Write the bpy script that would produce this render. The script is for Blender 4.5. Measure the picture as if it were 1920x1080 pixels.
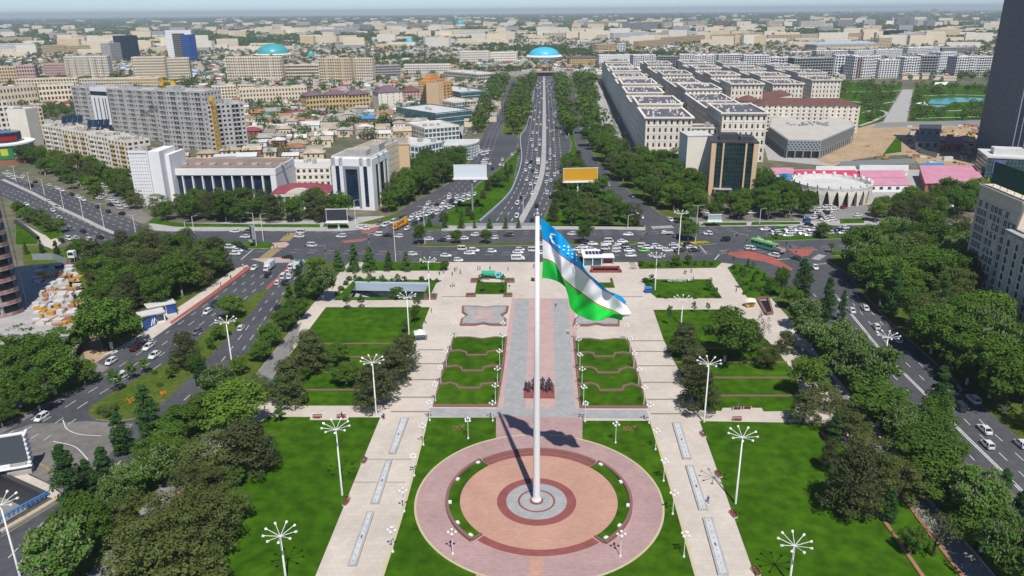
import bpy, bmesh, math, random
from mathutils import Vector, Matrix
from mathutils.geometry import tessellate_polygon
random.seed(7)
for o in list(bpy.data.objects): bpy.data.objects.remove(o)
SC = bpy.context.scene
COL = SC.collection
R = math.radians

# ---------------------------------------------------------------- camera
F_PX, CAM_H, PITCH, ROLL = 1441.0, 90.0, R(19.84), R(0.5)
_a = ROLL
FWD = Vector((0, math.cos(PITCH), -math.sin(PITCH)))
U0 = Vector((0, math.sin(PITCH), math.cos(PITCH)))
R0 = Vector((1, 0, 0))
CR = R0*math.cos(_a) - U0*math.sin(_a)
CU = R0*math.sin(_a) + U0*math.cos(_a)
EYE = Vector((0, 0, CAM_H))
cd = bpy.data.cameras.new('camera'); cam = bpy.data.objects.new('camera', cd); COL.objects.link(cam)
cd.sensor_width = 36; cd.sensor_fit = 'HORIZONTAL'; cd.lens = F_PX/1920*36
cd.clip_start = 1; cd.clip_end = 60000
m = Matrix.Identity(4)
for i, v in enumerate((CR, CU, -FWD)):
    for j in range(3): m[j][i] = v[j]
m.translation = EYE
cam.matrix_world = m
SC.camera = cam

def ray(u, v): return FWD*F_PX + CR*(u-960) + CU*(540-v)
def PZ(u, v, z=0.0):
    d = ray(u, v); t = (z-EYE.z)/d.z
    return EYE + d*t
def P(u, v): p = PZ(u, v, 0); return Vector((p.x, p.y))
def project(p):
    q = Vector(p) - EYE; d = q.dot(FWD)
    return 960 + F_PX*q.dot(CR)/d, 540 - F_PX*q.dot(CU)/d
def hpx(g, v):
    """height above ground point g (x, y) that appears at image row v"""
    lo, hi = 0.0, 400.0
    for _ in range(40):
        mid = (lo+hi)/2
        if project((g[0], g[1], mid))[1] > v: lo = mid
        else: hi = mid
    return lo
def mpx(g): # metres per photo pixel at ground point
    return (Vector((g[0], g[1], 0)) - EYE).dot(FWD)/F_PX

# ---------------------------------------------------------------- light
SUN_EL = R(58)
b_ = P(1006, 942); s_ = P(962, 838)
sd = (b_ - s_).normalized()                    # horizontal direction towards the sun
W = bpy.data.worlds.new('World'); SC.world = W; W.use_nodes = True
nt = W.node_tree; bg = nt.nodes['Background']
sky = nt.nodes.new('ShaderNodeTexSky'); sky.sky_type = 'NISHITA'; sky.sun_disc = False
sky.sun_elevation = SUN_EL; sky.sun_rotation = math.atan2(sd.x, sd.y)
sky.altitude = 400; sky.air_density = 0.55; sky.dust_density = 0.15; sky.ozone_density = 4.0
nt.links.new(sky.outputs[0], bg.inputs[0]); bg.inputs[1].default_value = 0.11
sl = bpy.data.lights.new('sun', 'SUN'); sl.energy = 4.6; sl.angle = R(0.6); sl.color = (1, 0.955, 0.89)
so = bpy.data.objects.new('sun', sl); COL.objects.link(so)
sv = Vector((sd.x*math.cos(SUN_EL), sd.y*math.cos(SUN_EL), math.sin(SUN_EL)))
so.rotation_euler = sv.to_track_quat('Z', 'Y').to_euler(); so.location = (0, -50, 200)
vs = SC.view_settings; vs.view_transform = 'Standard'; vs.look = 'None'; vs.exposure = 0.0; vs.gamma = 1; vs.use_curve_mapping = False
SC.render.engine = 'CYCLES'
SC.cycles.max_bounces = 5; SC.cycles.diffuse_bounces = 2; SC.cycles.glossy_bounces = 2; SC.cycles.transparent_max_bounces = 4; SC.cycles.volume_bounces = 0

# ---------------------------------------------------------------- materials
MATS = {}
def mat(name, col, rough=0.8, spec=0.3, metal=0.0, noise=None, var=0.0, bump=None, obj_var=0.0, col2=None, emit=0.0, coat=0.0, trans=0.0, noise2=None):
    """noise: texture scale (1/m) mixing col with col2 / a darker-lighter variation"""
    if name in MATS: return MATS[name]
    mt = bpy.data.materials.new(name); MATS[name] = mt; mt.use_nodes = True
    n = mt.node_tree.nodes; l = mt.node_tree.links; bs = n['Principled BSDF']
    bs.inputs['Roughness'].default_value = rough; bs.inputs['Metallic'].default_value = metal
    bs.inputs['Specular IOR Level'].default_value = spec; bs.inputs['Base Color'].default_value = (*col, 1)
    if coat: bs.inputs['Coat Weight'].default_value = coat
    out = None
    if noise or obj_var or trans:
        rgb = n.new('ShaderNodeRGB'); rgb.outputs[0].default_value = (*col, 1); out = rgb.outputs[0]
    if noise:
        tc = n.new('ShaderNodeTexCoord'); nz = n.new('ShaderNodeTexNoise'); nz.inputs['Scale'].default_value = noise
        nz.inputs['Detail'].default_value = 6; nz.inputs['Roughness'].default_value = 0.65
        geo = n.new('ShaderNodeNewGeometry'); l.new(geo.outputs['Position'], nz.inputs['Vector'])
        rp = n.new('ShaderNodeValToRGB'); rp.color_ramp.elements[0].position = 0.33; rp.color_ramp.elements[1].position = 0.67
        c2 = col2 if col2 else tuple(min(1, c*(1+var)) for c in col)
        c1 = col if col2 else tuple(c*(1-var) for c in col)
        rp.color_ramp.elements[0].color = (*c1, 1); rp.color_ramp.elements[1].color = (*c2, 1)
        l.new(nz.outputs['Fac'], rp.inputs[0]); out = rp.outputs[0]
        if noise2:
            nz2 = n.new('ShaderNodeTexNoise'); nz2.inputs['Scale'].default_value = noise2[0]; nz2.inputs['Detail'].default_value = 4
            l.new(geo.outputs['Position'], nz2.inputs['Vector'])
            mr = n.new('ShaderNodeMapRange'); mr.inputs[1].default_value = 0.3; mr.inputs[2].default_value = 0.7
            mr.inputs[3].default_value = 1-noise2[1]; mr.inputs[4].default_value = 1+noise2[1]; l.new(nz2.outputs['Fac'], mr.inputs[0])
            mx = n.new('ShaderNodeVectorMath'); mx.operation = 'SCALE'; l.new(out, mx.inputs[0]); l.new(mr.outputs[0], mx.inputs['Scale']); out = mx.outputs[0]
    if obj_var:
        oi = n.new('ShaderNodeObjectInfo'); mr = n.new('ShaderNodeMapRange'); mr.inputs[3].default_value = 1-obj_var; mr.inputs[4].default_value = 1+obj_var
        l.new(oi.outputs['Random'], mr.inputs[0])
        mx = n.new('ShaderNodeVectorMath'); mx.operation = 'SCALE'; l.new(out, mx.inputs[0]); l.new(mr.outputs[0], mx.inputs['Scale']); out = mx.outputs[0]
    if out: l.new(out, bs.inputs['Base Color'])
    if bump:
        nb = n.new('ShaderNodeTexNoise'); nb.inputs['Scale'].default_value = bump[0]; nb.inputs['Detail'].default_value = 5
        g2 = n.new('ShaderNodeNewGeometry'); l.new(g2.outputs['Position'], nb.inputs['Vector'])
        bp = n.new('ShaderNodeBump'); bp.inputs['Strength'].default_value = bump[1]; bp.inputs['Distance'].default_value = bump[2] if len(bump) > 2 else 0.1
        l.new(nb.outputs['Fac'], bp.inputs['Height']); l.new(bp.outputs[0], bs.inputs['Normal'])
    if trans:
        tb = n.new('ShaderNodeBsdfTranslucent'); l.new(out, tb.inputs[0]); ms = n.new('ShaderNodeMixShader'); ms.inputs[0].default_value = trans
        l.new(bs.outputs[0], ms.inputs[1]); l.new(tb.outputs[0], ms.inputs[2]); l.new(ms.outputs[0], n['Material Output'].inputs[0])
    if emit:
        bs.inputs['Emission Color'].default_value = (*col, 1); bs.inputs['Emission Strength'].default_value = emit
    return mt

def tiled(name, col, col2, sx, sy, mortar, joint=0.02, rough=0.75, rot=0.0, nscale=0.15, nvar=0.12):
    """paving: brick-texture joints and per-slab tone over a weathering noise"""
    if name in MATS: return MATS[name]
    mt = bpy.data.materials.new(name); MATS[name] = mt; mt.use_nodes = True
    n = mt.node_tree.nodes; l = mt.node_tree.links; bs = n['Principled BSDF']; bs.inputs['Roughness'].default_value = rough
    bs.inputs['Specular IOR Level'].default_value = 0.25
    geo = n.new('ShaderNodeNewGeometry'); mp = n.new('ShaderNodeMapping'); mp.inputs['Rotation'].default_value = (0, 0, rot)
    l.new(geo.outputs['Position'], mp.inputs[0])
    br = n.new('ShaderNodeTexBrick'); br.inputs['Scale'].default_value = 1; br.inputs['Brick Width'].default_value = sx; br.inputs['Row Height'].default_value = sy
    br.inputs['Mortar Size'].default_value = joint; br.inputs['Color1'].default_value = (*col, 1); br.inputs['Color2'].default_value = (*col2, 1); br.inputs['Mortar'].default_value = (*mortar, 1)
    l.new(mp.outputs[0], br.inputs['Vector'])
    nz = n.new('ShaderNodeTexNoise'); nz.inputs['Scale'].default_value = nscale; nz.inputs['Detail'].default_value = 8; nz.inputs['Roughness'].default_value = 0.7
    l.new(geo.outputs['Position'], nz.inputs['Vector'])
    mr = n.new('ShaderNodeMapRange'); mr.inputs[1].default_value = 0.3; mr.inputs[2].default_value = 0.7; mr.inputs[3].default_value = 1-nvar; mr.inputs[4].default_value = 1+nvar
    l.new(nz.outputs['Fac'], mr.inputs[0])
    mx = n.new('ShaderNodeVectorMath'); mx.operation = 'SCALE'; l.new(br.outputs[0], mx.inputs[0]); l.new(mr.outputs[0], mx.inputs['Scale'])
    l.new(mx.outputs[0], bs.inputs['Base Color'])
    return mt

M = dict(
 ground=mat('city_ground', (0.17,0.145,0.11), 0.95, noise=0.02, col2=(0.09,0.11,0.05), noise2=(0.15,0.3)),
 asphalt=mat('asphalt', (0.060,0.064,0.075), 0.8, 0.3, noise=0.035, col2=(0.095,0.097,0.106), noise2=(0.6,0.16), bump=(6,0.15,0.02)),
 asphalt_old=mat('old_asphalt', (0.14,0.135,0.13), 0.9, 0.2, noise=0.05, col2=(0.23,0.21,0.19), noise2=(0.5,0.15)),
 asphalt_light=mat('pale_asphalt', (0.2,0.2,0.2), 0.9, 0.2, noise=0.05, col2=(0.27,0.26,0.25), noise2=(0.8,0.08)),
 paint=mat('road_paint', (0.58,0.58,0.57), 0.7, noise=0.7, var=0.2),
 paint_y=mat('yellow_paint', (0.30,0.24,0.11), 0.7, noise=0.7, var=0.2),
 red_asph=mat('red_asphalt', (0.36,0.10,0.08), 0.85, noise=0.2, var=0.15),
 plaza=tiled('plaza_slabs', (0.545,0.48,0.415), (0.59,0.525,0.455), 1.2, 1.2, (0.43,0.38,0.335), 0.02, nscale=0.06, nvar=0.14),
 plaza_grey=tiled('grey_slabs', (0.33,0.335,0.335), (0.38,0.385,0.385), 1.0, 1.0, (0.26,0.26,0.26), 0.02, nscale=0.3),
 plaza_pink=tiled('pink_slabs', (0.48,0.335,0.31), (0.53,0.375,0.35), 0.8, 0.4, (0.36,0.25,0.24), 0.015, nscale=0.25),
 ring_pink=tiled('ring_brick', (0.40,0.265,0.255), (0.45,0.305,0.29), 0.8, 0.4, (0.31,0.20,0.20), 0.02, nscale=0.12, nvar=0.14),
 disc_pink=tiled('disc_brick', (0.48,0.275,0.205), (0.525,0.31,0.235), 0.8, 0.4, (0.38,0.22,0.165), 0.02, nscale=0.12, nvar=0.12),
 granite_red=mat('red_granite', (0.27,0.085,0.075), 0.55, 0.4, noise=3, var=0.12, noise2=(0.4,0.12)),
 granite_dark=mat('brown_granite', (0.23,0.12,0.105), 0.6, 0.4, noise=3, var=0.12),
 kerb=mat('kerb_stone', (0.42,0.40,0.37), 0.85, noise=0.8, var=0.15),
 kerb_red=mat('brick_kerb', (0.34,0.17,0.11), 0.85, noise=0.8, var=0.15),
 kerb_y=mat('yellow_kerb', (0.55,0.46,0.18), 0.85, noise=0.5, col2=(0.5,0.47,0.4)),
 lawn=mat('lawn_grass', (0.030,0.090,0.003), 0.95, 0.02, noise=0.04, col2=(0.056,0.130,0.006), noise2=(0.35,0.34), bump=(9,0.6,0.08)),
 lawn_dry=mat('verge_grass', (0.055,0.105,0.012), 0.95, 0.03, noise=0.12, col2=(0.11,0.135,0.028), noise2=(0.9,0.25), bump=(9,0.6,0.08)),
 soil=mat('bare_soil', (0.36,0.25,0.14), 0.95, 0.1, noise=0.06, col2=(0.46,0.36,0.25), noise2=(0.5,0.18), bump=(2,0.5,0.2)),
 concrete=mat('concrete', (0.40,0.39,0.375), 0.9, 0.2, noise=0.25, var=0.12, noise2=(1.5,0.08)),
 conc_grey=mat('raw_concrete', (0.47,0.465,0.455), 0.9, 0.2, noise=0.2, var=0.13, noise2=(1.2,0.1)),
 white=mat('white_paint', (0.78,0.78,0.77), 0.5, 0.3),
 whitewall=mat('white_wall', (0.82,0.825,0.825), 0.75, 0.2, noise=0.12, var=0.035),
 cream=mat('cream_wall', (0.78,0.67,0.50), 0.85, 0.2, noise=0.15, var=0.06, obj_var=0.08),
 cream2=mat('pale_cream_wall', (0.80,0.745,0.64), 0.85, 0.2, noise=0.15, var=0.05, obj_var=0.06),
 sand=mat('sand_wall', (0.70,0.55,0.34), 0.85, 0.2, noise=0.15, var=0.06, obj_var=0.08),
 yellow=mat('yellow_wall', (0.62,0.46,0.21), 0.85, 0.2, noise=0.15, var=0.06),
 orange=mat('orange_wall', (0.62,0.30,0.10), 0.8, 0.2, noise=0.15, var=0.06),
 peach=mat('peach_wall', (0.68,0.49,0.30), 0.85, 0.2, noise=0.1, var=0.05),
 pinkw=mat('pink_wall', (0.60,0.40,0.36), 0.85, 0.2, noise=0.15, var=0.06),
 tan=mat('tan_wall', (0.72,0.62,0.47), 0.85, 0.2, noise=0.2, var=0.07, noise2=(1.2,0.05)),
 greyw=mat('grey_wall', (0.36,0.37,0.38), 0.8, 0.25, noise=0.2, var=0.08, obj_var=0.1),
 redw=mat('red_wall', (0.42,0.14,0.12), 0.8, 0.25, noise=0.2, var=0.08),
 glass=mat('window_glass', (0.035,0.045,0.06), 0.12, 0.6, obj_var=0.3),
 glass_soft=mat('window_glass_dull', (0.05,0.05,0.055), 0.35, 0.4, noise=0.35, var=0.6),
 glass_blue=mat('blue_glass', (0.012,0.028,0.06), 0.06, 0.8, noise=0.25, var=0.35),
 glass_dark=mat('dark_green_glass', (0.012,0.036,0.036), 0.07, 0.7, noise=0.3, var=0.5),
 glass_teal=mat('teal_glass', (0.05,0.13,0.15), 0.1, 0.6, noise=0.3, var=0.4),
 glass_tower=mat('tower_glass', (0.012,0.030,0.055), 0.16, 0.4, noise=0.06, var=0.25),
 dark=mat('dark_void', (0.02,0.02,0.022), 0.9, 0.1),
 darkmetal=mat('dark_metal', (0.06,0.06,0.065), 0.5, 0.4),
 greymetal=mat('grey_metal', (0.33,0.36,0.39), 0.45, 0.4, metal=0.2),
 bluemetal=mat('pale_blue_metal', (0.42,0.5,0.6), 0.45, 0.4),
 blue=mat('blue_paint', (0.02,0.10,0.38), 0.5, 0.4),
 roof_slate=mat('slate_roof', (0.12,0.12,0.145), 0.7, 0.3, noise=0.4, var=0.2),
 roof_grey=mat('grey_sheet_roof', (0.32,0.31,0.29), 0.8, 0.25, noise=0.3, var=0.2, obj_var=0.25),
 roof_tan=mat('fibre_roof', (0.40,0.34,0.26), 0.9, 0.2, noise=0.3, var=0.2, obj_var=0.25),
 roof_rust=mat('rusty_roof', (0.33,0.17,0.095), 0.9, 0.2, noise=0.3, var=0.25, obj_var=0.2),
 roof_green=mat('green_roof', (0.06,0.20,0.14), 0.8, 0.2, noise=0.3, var=0.2),
 roof_white=mat('pale_roof', (0.60,0.60,0.585), 0.7, 0.25, noise=0.1, var=0.09, noise2=(0.8,0.06)),
 roof_flat=mat('felt_roof', (0.38,0.345,0.30), 0.95, 0.1, noise=0.12, var=0.2, noise2=(0.8,0.1), obj_var=0.1),
 roof_brown=mat('brown_roof', (0.16,0.075,0.065), 0.7, 0.3, noise=0.4, var=0.15),
 roof_wine=mat('wine_roof', (0.26,0.06,0.085), 0.6, 0.3, noise=0.4, var=0.12),
 roof_pink=mat('pink_sheet_roof', (0.60,0.27,0.36), 0.6, 0.3, noise=0.25, var=0.12),
 roof_crimson=mat('crimson_roof', (0.60,0.055,0.14), 0.6, 0.3, noise=0.25, var=0.1),
 roof_blue=mat('blue_roof', (0.05,0.24,0.5), 0.6, 0.3),
 roof_mauve=mat('mauve_roof', (0.17,0.11,0.14), 0.7, 0.3, noise=0.3, var=0.15),
 turq=mat('turquoise_tiles', (0.06,0.40,0.43), 0.35, 0.5, noise=0.2, var=0.12),
 cyan=mat('cyan_dome', (0.06,0.52,0.72), 0.4, 0.5, noise=0.2, var=0.1),
 water=mat('pool_water', (0.04,0.34,0.38), 0.1, 0.6),
 fountain=mat('fountain_floor', (0.56,0.58,0.59), 0.5, 0.4, noise=0.6, var=0.12),
 bronze=mat('dark_bronze', (0.055,0.055,0.06), 0.5, 0.5, noise=2, var=0.4),
 crane_y=mat('crane_yellow', (0.68,0.42,0.03), 0.6, 0.3),
 lamp_white=mat('lamp_white', (0.80,0.80,0.78), 0.4, 0.4),
 globe=mat('lamp_globe', (0.85,0.85,0.83), 0.2, 0.5),
 bark=mat('bark', (0.11,0.08,0.055), 0.95, 0.1, noise=4, var=0.3),
 lime=mat('whitewashed_bark', (0.62,0.61,0.57), 0.9, 0.1),
 hedge=mat('hedge_leaf', (0.03,0.075,0.012), 0.85, 0.1, noise=0.8, var=0.4),
 tyre=mat('tyre_rubber', (0.015,0.015,0.016), 0.85, 0.2), rim=mat('wheel_rim', (0.45,0.45,0.46), 0.35, 0.5, metal=0.6),
 headlight=mat('headlight_glass', (0.7,0.72,0.75), 0.1, 0.6), taillight=mat('taillight_glass', (0.35,0.01,0.01), 0.2, 0.5),
 brick=mat('brick_wall', (0.34,0.15,0.10), 0.9, 0.1, noise=0.5, var=0.2),
 wood=mat('bench_wood', (0.22,0.06,0.045), 0.7, 0.2, noise=2, var=0.2),
)

# ---------------------------------------------------------------- mesh builder
class MB:
    def __init__(s): s.v = []; s.f = []; s.mi = []
    def quad(s, a, b, c, d, mi=0):
        i = len(s.v); s.v += [tuple(a), tuple(b), tuple(c), tuple(d)]; s.f.append((i, i+1, i+2, i+3)); s.mi.append(mi)
    def tri(s, a, b, c, mi=0):
        i = len(s.v); s.v += [tuple(a), tuple(b), tuple(c)]; s.f.append((i, i+1, i+2)); s.mi.append(mi)
    def box(s, x0, x1, y0, y1, z0, z1, mi=0):
        i = len(s.v)
        s.v += [(x0,y0,z0),(x1,y0,z0),(x1,y1,z0),(x0,y1,z0),(x0,y0,z1),(x1,y0,z1),(x1,y1,z1),(x0,y1,z1)]
        for f in ((0,3,2,1),(4,5,6,7),(0,1,5,4),(1,2,6,5),(2,3,7,6),(3,0,4,7)):
            s.f.append(tuple(i+k for k in f)); s.mi.append(mi)
    def bar(s, a, b, r, n=6, r2=None, mi=0, cap=True):
        a = Vector(a); b = Vector(b); d = (b-a)
        if d.length < 1e-6: return
        r2 = r if r2 is None else r2
        d.normalize(); up = Vector((0,0,1)) if abs(d.z) < 0.95 else Vector((1,0,0))
        x = d.cross(up).normalized(); y = d.cross(x).normalized(); i = len(s.v)
        for k in range(n):
            t = 2*math.pi*k/n; o = x*math.cos(t)+y*math.sin(t); s.v += [tuple(a+o*r), tuple(b+o*r2)]
        for k in range(n):
            j = (k+1) % n; s.f.append((i+2*k, i+2*j, i+2*j+1, i+2*k+1)); s.mi.append(mi)
        if cap:
            s.f.append(tuple(i+2*k+1 for k in range(n))); s.mi.append(mi)
            s.f.append(tuple(i+2*k for k in reversed(range(n)))); s.mi.append(mi)
    def beam(s, a, b, w, h, mi=0):
        """horizontal-ish rectangular bar"""
        a = Vector(a); b = Vector(b); d = (b-a).normalized(); up = Vector((0,0,1))
        if abs(d.z) > 0.95: up = Vector((0,1,0))
        x = d.cross(up).normalized()*w/2; y = x.cross(d).normalized()*h/2; i = len(s.v)
        for p in (a, b):
            for q in (-x-y, x-y, x+y, -x+y): s.v.append(tuple(p+q))
        for f in ((0,1,2,3),(7,6,5,4),(0,4,5,1),(1,5,6,2),(2,6,7,3),(3,7,4,0)):
            s.f.append(tuple(i+k for k in f)); s.mi.append(mi)
    def lathe(s, prof, n=16, c=(0,0), mi=0):
        i = len(s.v)
        for r, z in prof:
            for k in range(n):
                t = 2*math.pi*k/n; s.v.append((c[0]+r*math.cos(t), c[1]+r*math.sin(t), z))
        for j in range(len(prof)-1):
            for k in range(n):
                k2 = (k+1) % n; s.f.append((i+j*n+k, i+j*n+k2, i+(j+1)*n+k2, i+(j+1)*n+k)); s.mi.append(mi)
        if prof[-1][0] > 0.001: s.f.append(tuple(i+(len(prof)-1)*n+k for k in range(n))); s.mi.append(mi)
    def prism(s, poly, z0, z1, mi=0, top=True, mi_side=None):
        """poly: list of (x, y); concave allowed"""
        n = len(poly); ar = sum(poly[k][0]*poly[(k+1)%n][1]-poly[(k+1)%n][0]*poly[k][1] for k in range(n))
        if ar < 0: poly = list(reversed(poly))
        i = len(s.v)
        for x, y in poly: s.v.append((x, y, z0))
        for x, y in poly: s.v.append((x, y, z1))
        for k in range(n):
            j = (k+1) % n; s.f.append((i+k, i+j, i+n+j, i+n+k)); s.mi.append(mi if mi_side is None else mi_side)
        if top:
            for t in tessellate_polygon([[Vector((x, y, 0)) for x, y in poly]]):
                a, b, c = t
                pa, pb, pc = poly[a], poly[b], poly[c]
                if (pb[0]-pa[0])*(pc[1]-pa[1])-(pb[1]-pa[1])*(pc[0]-pa[0]) < 0: b, c = c, b
                s.f.append((i+n+a, i+n+b, i+n+c)); s.mi.append(mi)
    def ring(s, c, r0, r1, z0, z1, t0=0, t1=2*math.pi, n=96, mi=0):
        full = abs(t1-t0) > 6.28
        pts = [(math.cos(t0+(t1-t0)*k/n), math.sin(t0+(t1-t0)*k/n)) for k in range(n+1)]
        for k in range(n):
            (ca, sa), (cb, sb) = pts[k], pts[k+1]
            def q(r, co, si, z): return (c[0]+r*co, c[1]+r*si, z)
            s.quad(q(r0,ca,sa,z1), q(r1,ca,sa,z1), q(r1,cb,sb,z1), q(r0,cb,sb,z1), mi)
            s.quad(q(r1,ca,sa,z0), q(r1,cb,sb,z0), q(r1,cb,sb,z1), q(r1,ca,sa,z1), mi)
            if r0 > 0.01: s.quad(q(r0,cb,sb,z0), q(r0,ca,sa,z0), q(r0,ca,sa,z1), q(r0,cb,sb,z1), mi)
        if not full:
            for (co, si), fl in ((pts[0], 0), (pts[-1], 1)):
                s.quad(q2(c,r0,co,si,z0), q2(c,r1,co,si,z0), q2(c,r1,co,si,z1), q2(c,r0,co,si,z1), mi)
    def mesh(s, name, mats):
        me = bpy.data.meshes.new(name); me.from_pydata(s.v, [], s.f)
        mats = mats if isinstance(mats, (list, tuple)) else [mats]
        for mt in mats: me.materials.append(mt)
        if len(mats) > 1: me.polygons.foreach_set('material_index', s.mi)
        return me
    def build(s, name, mats, parent=None, smooth=False, **kw):
        me = s.mesh(name, mats)
        if smooth: me.polygons.foreach_set('use_smooth', [True]*len(me.polygons))
        return link(name, me, parent, **kw)
def q2(c, r, co, si, z): return (c[0]+r*co, c[1]+r*si, z)
def link(name, me, parent=None, loc=None, rz=None, **kw):
    o = bpy.data.objects.new(name, me); COL.objects.link(o)
    if parent: o.parent = parent
    if loc: o.location = loc
    if rz is not None: o.rotation_euler = (0, 0, rz)
    tag(o, **kw); return o
def tag(o, label=None, cat=None, group=None, kind=None):
    if label: o['label'] = label
    if cat: o['category'] = cat
    if group: o['group'] = group
    if kind: o['kind'] = kind
    return o
def empty(name, loc=(0,0,0), rz=0, label=None, cat=None, group=None):
    o = bpy.data.objects.new(name, None); COL.objects.link(o); o.empty_display_size = 0.5
    o.location = (loc[0], loc[1], loc[2] if len(loc) > 2 else 0); o.rotation_euler = (0, 0, rz)
    return tag(o, label, cat, group)
KIDS = {}
def proto(tree_root, kids): KIDS[tree_root.name] = kids
def copy_thing(parts, name, loc, rz, scale=(1,1,1), label=None, cat=None, group=None):
    """parts: list of (name, mesh, [subparts (name, mesh)], kind?, materials override)"""
    e = empty(name, loc, rz, label, cat, group); e.scale = scale
    for p in parts:
        o = bpy.data.objects.new(p[0], p[1]); o.parent = e; COL.objects.link(o)
        if len(p) > 3 and p[3] is not None:
            o.material_slots[0].link = 'OBJECT'; o.material_slots[0].material = p[3]
        if len(p) > 4 and p[4]: o['kind'] = p[4]
        for sn, sm in (p[2] if len(p) > 2 and p[2] else ()):
            q = bpy.data.objects.new(sn, sm); q.parent = o; COL.objects.link(q)
    return e
def PP(pts): return [tuple(P(u, v)) for u, v in pts]
def slab(name, pts, z0, z1, mt, px=True, side=None, kind='structure', **kw):
    mb = MB(); mb.prism(PP(pts) if px else pts, z0, z1, 0, mi_side=1 if side else None)
    return mb.build(name, [mt, side] if side else mt, None, kind=kind, **kw)
def smooth_line(pts, n=8):
    """Catmull-Rom through world points"""
    pts = [Vector((p[0], p[1])) for p in pts]; out = []
    q = [2*pts[0]-pts[1]] + pts + [2*pts[-1]-pts[-2]]
    for i in range(1, len(q)-2):
        for k in range(n):
            t = k/n; a, b, c, d = q[i-1], q[i], q[i+1], q[i+2]
            out.append(0.5*((2*b)+(c-a)*t+(2*a-5*b+4*c-d)*t*t+(3*b-a-3*c+d)*t**3))
    out.append(pts[-1]); return out
def normals(line):
    ns = []
    for i in range(len(line)):
        d = (line[min(i+1, len(line)-1)]-line[max(i-1, 0)]).normalized(); ns.append(Vector((-d.y, d.x)))
    return ns
def strip(mb, line, off, w, z0, z1, mi=0):
    ns = normals(line)
    for i in range(len(line)-1):
        a0 = line[i]+ns[i]*(off-w/2); a1 = line[i]+ns[i]*(off+w/2); b0 = line[i+1]+ns[i+1]*(off-w/2); b1 = line[i+1]+ns[i+1]*(off+w/2)
        mb.quad((*a0, z1), (*b0, z1), (*b1, z1), (*a1, z1), mi)
        if z0 < z1-0.05:
            mb.quad((*a0, z0), (*b0, z0), (*b0, z1), (*a0, z1), mi); mb.quad((*b1, z0), (*a1, z0), (*a1, z1), (*b1, z1), mi)
def dashes(mb, line, off, w, dash, gap, z):
    ns = normals(line); acc = 0.0
    for i in range(len(line)-1):
        L = (line[i+1]-line[i]).length; k = max(1, int(L/0.8))
        for j in range(k):
            t = j/k; t2 = (j+1)/k
            if (acc % (dash+gap)) < dash:
                a = line[i].lerp(line[i+1], t); b = line[i].lerp(line[i+1], t2); n = ns[i]
                mb.quad((*(a+n*(off-w/2)), z), (*(b+n*(off-w/2)), z), (*(b+n*(off+w/2)), z), (*(a+n*(off+w/2)), z))
            acc += L/k
def px_line(pts, n=8): return smooth_line([P(u, v) for u, v in pts], n)
ORD = ['first','second','third','fourth','fifth','sixth','seventh','eighth','ninth','tenth','eleventh','twelfth','thirteenth','fourteenth','fifteenth','sixteenth','seventeenth','eighteenth','nineteenth','twentieth','twenty-first','twenty-second','twenty-third','twenty-fourth','twenty-fifth']
# ================================================================ ground, roads, plaza
SUNK = [(667,534),(803,536),(790,560),(653,558)]           # sunken mall entrance
METRO = [(1108,502),(1161,502),(1166,512),(1106,512)]      # metro stair pit
TUNL = [(-60,880),(0,893),(90,934),(0,986),(-60,1020)]      # car tunnel mouth, bottom left
def holed(name, outer, holes, z, mt):
    loops = [[Vector((x, y, 0)) for x, y in outer]] + [[Vector((x, y, 0)) for x, y in h] for h in holes]
    flat = [p for lp in loops for p in lp]; mb = MB(); mb.v = [(p.x, p.y, z) for p in flat]
    for a, b, c in tessellate_polygon(loops):
        A, B, Cc = flat[a], flat[b], flat[c]
        if (B.x-A.x)*(Cc.y-A.y)-(B.y-A.y)*(Cc.x-A.x) < 0: b, c = c, b
        mb.f.append((a, b, c)); mb.mi.append(0)
    return mb
hs, hm, ht = PP(SUNK), PP(METRO), PP(TUNL)
ow = [(-26000,-3000),(26000,-3000),(26000,26000),(-26000,26000)]
holed('ground', ow, [hs, hm, ht], 0, M['ground']).build('ground', M['ground'], kind='structure')
# pits
def pit(name, poly, depth, mt, floor_mt):
    mb = MB(); n = len(poly)
    for k in range(n):
        a, b = poly[k], poly[(k+1) % n]
        mb.quad((*a, 0.2), (*b, 0.2), (*b, -depth), (*a, -depth), 0)
    i = len(mb.v); mb.v += [(x, y, -depth) for x, y in poly]
    mb.f.append(tuple(range(i, i+n))); mb.mi.append(1)
    return mb.build(name, [mt, floor_mt], kind='structure')
pit('sunken_court', hs, 5, M['glass_dark'], M['plaza_grey'])  # wall colour set dark to stand in for the shade inside the court
fa = MB(); strip(fa, [Vector(hs[0]), Vector(hs[1])], -.35, .5, -1.9, .14); fa.build('court_fascia', M['bluemetal'], kind='structure')
rp = MB(); c0, c1 = Vector(hs[0]).lerp(Vector(hs[3]),.15), Vector(hs[3]).lerp(Vector(hs[2]),.28); rp.quad((c0.x+.5,c0.y-.6,-2.2),(c0.x+9,c0.y-.6,-4.9),(c1.x,c1.y+.4,-4.9),(hs[3][0]+.5,hs[3][1]+.4,-2.2)); rp.build('court_ramp', M['concrete'], kind='structure')
pit('stair_pit', hm, 2.6, M['granite_red'], M['granite_dark'])
pit('tunnel_ramp', ht, 5.5, M['darkmetal'], M['asphalt_light'])

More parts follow.
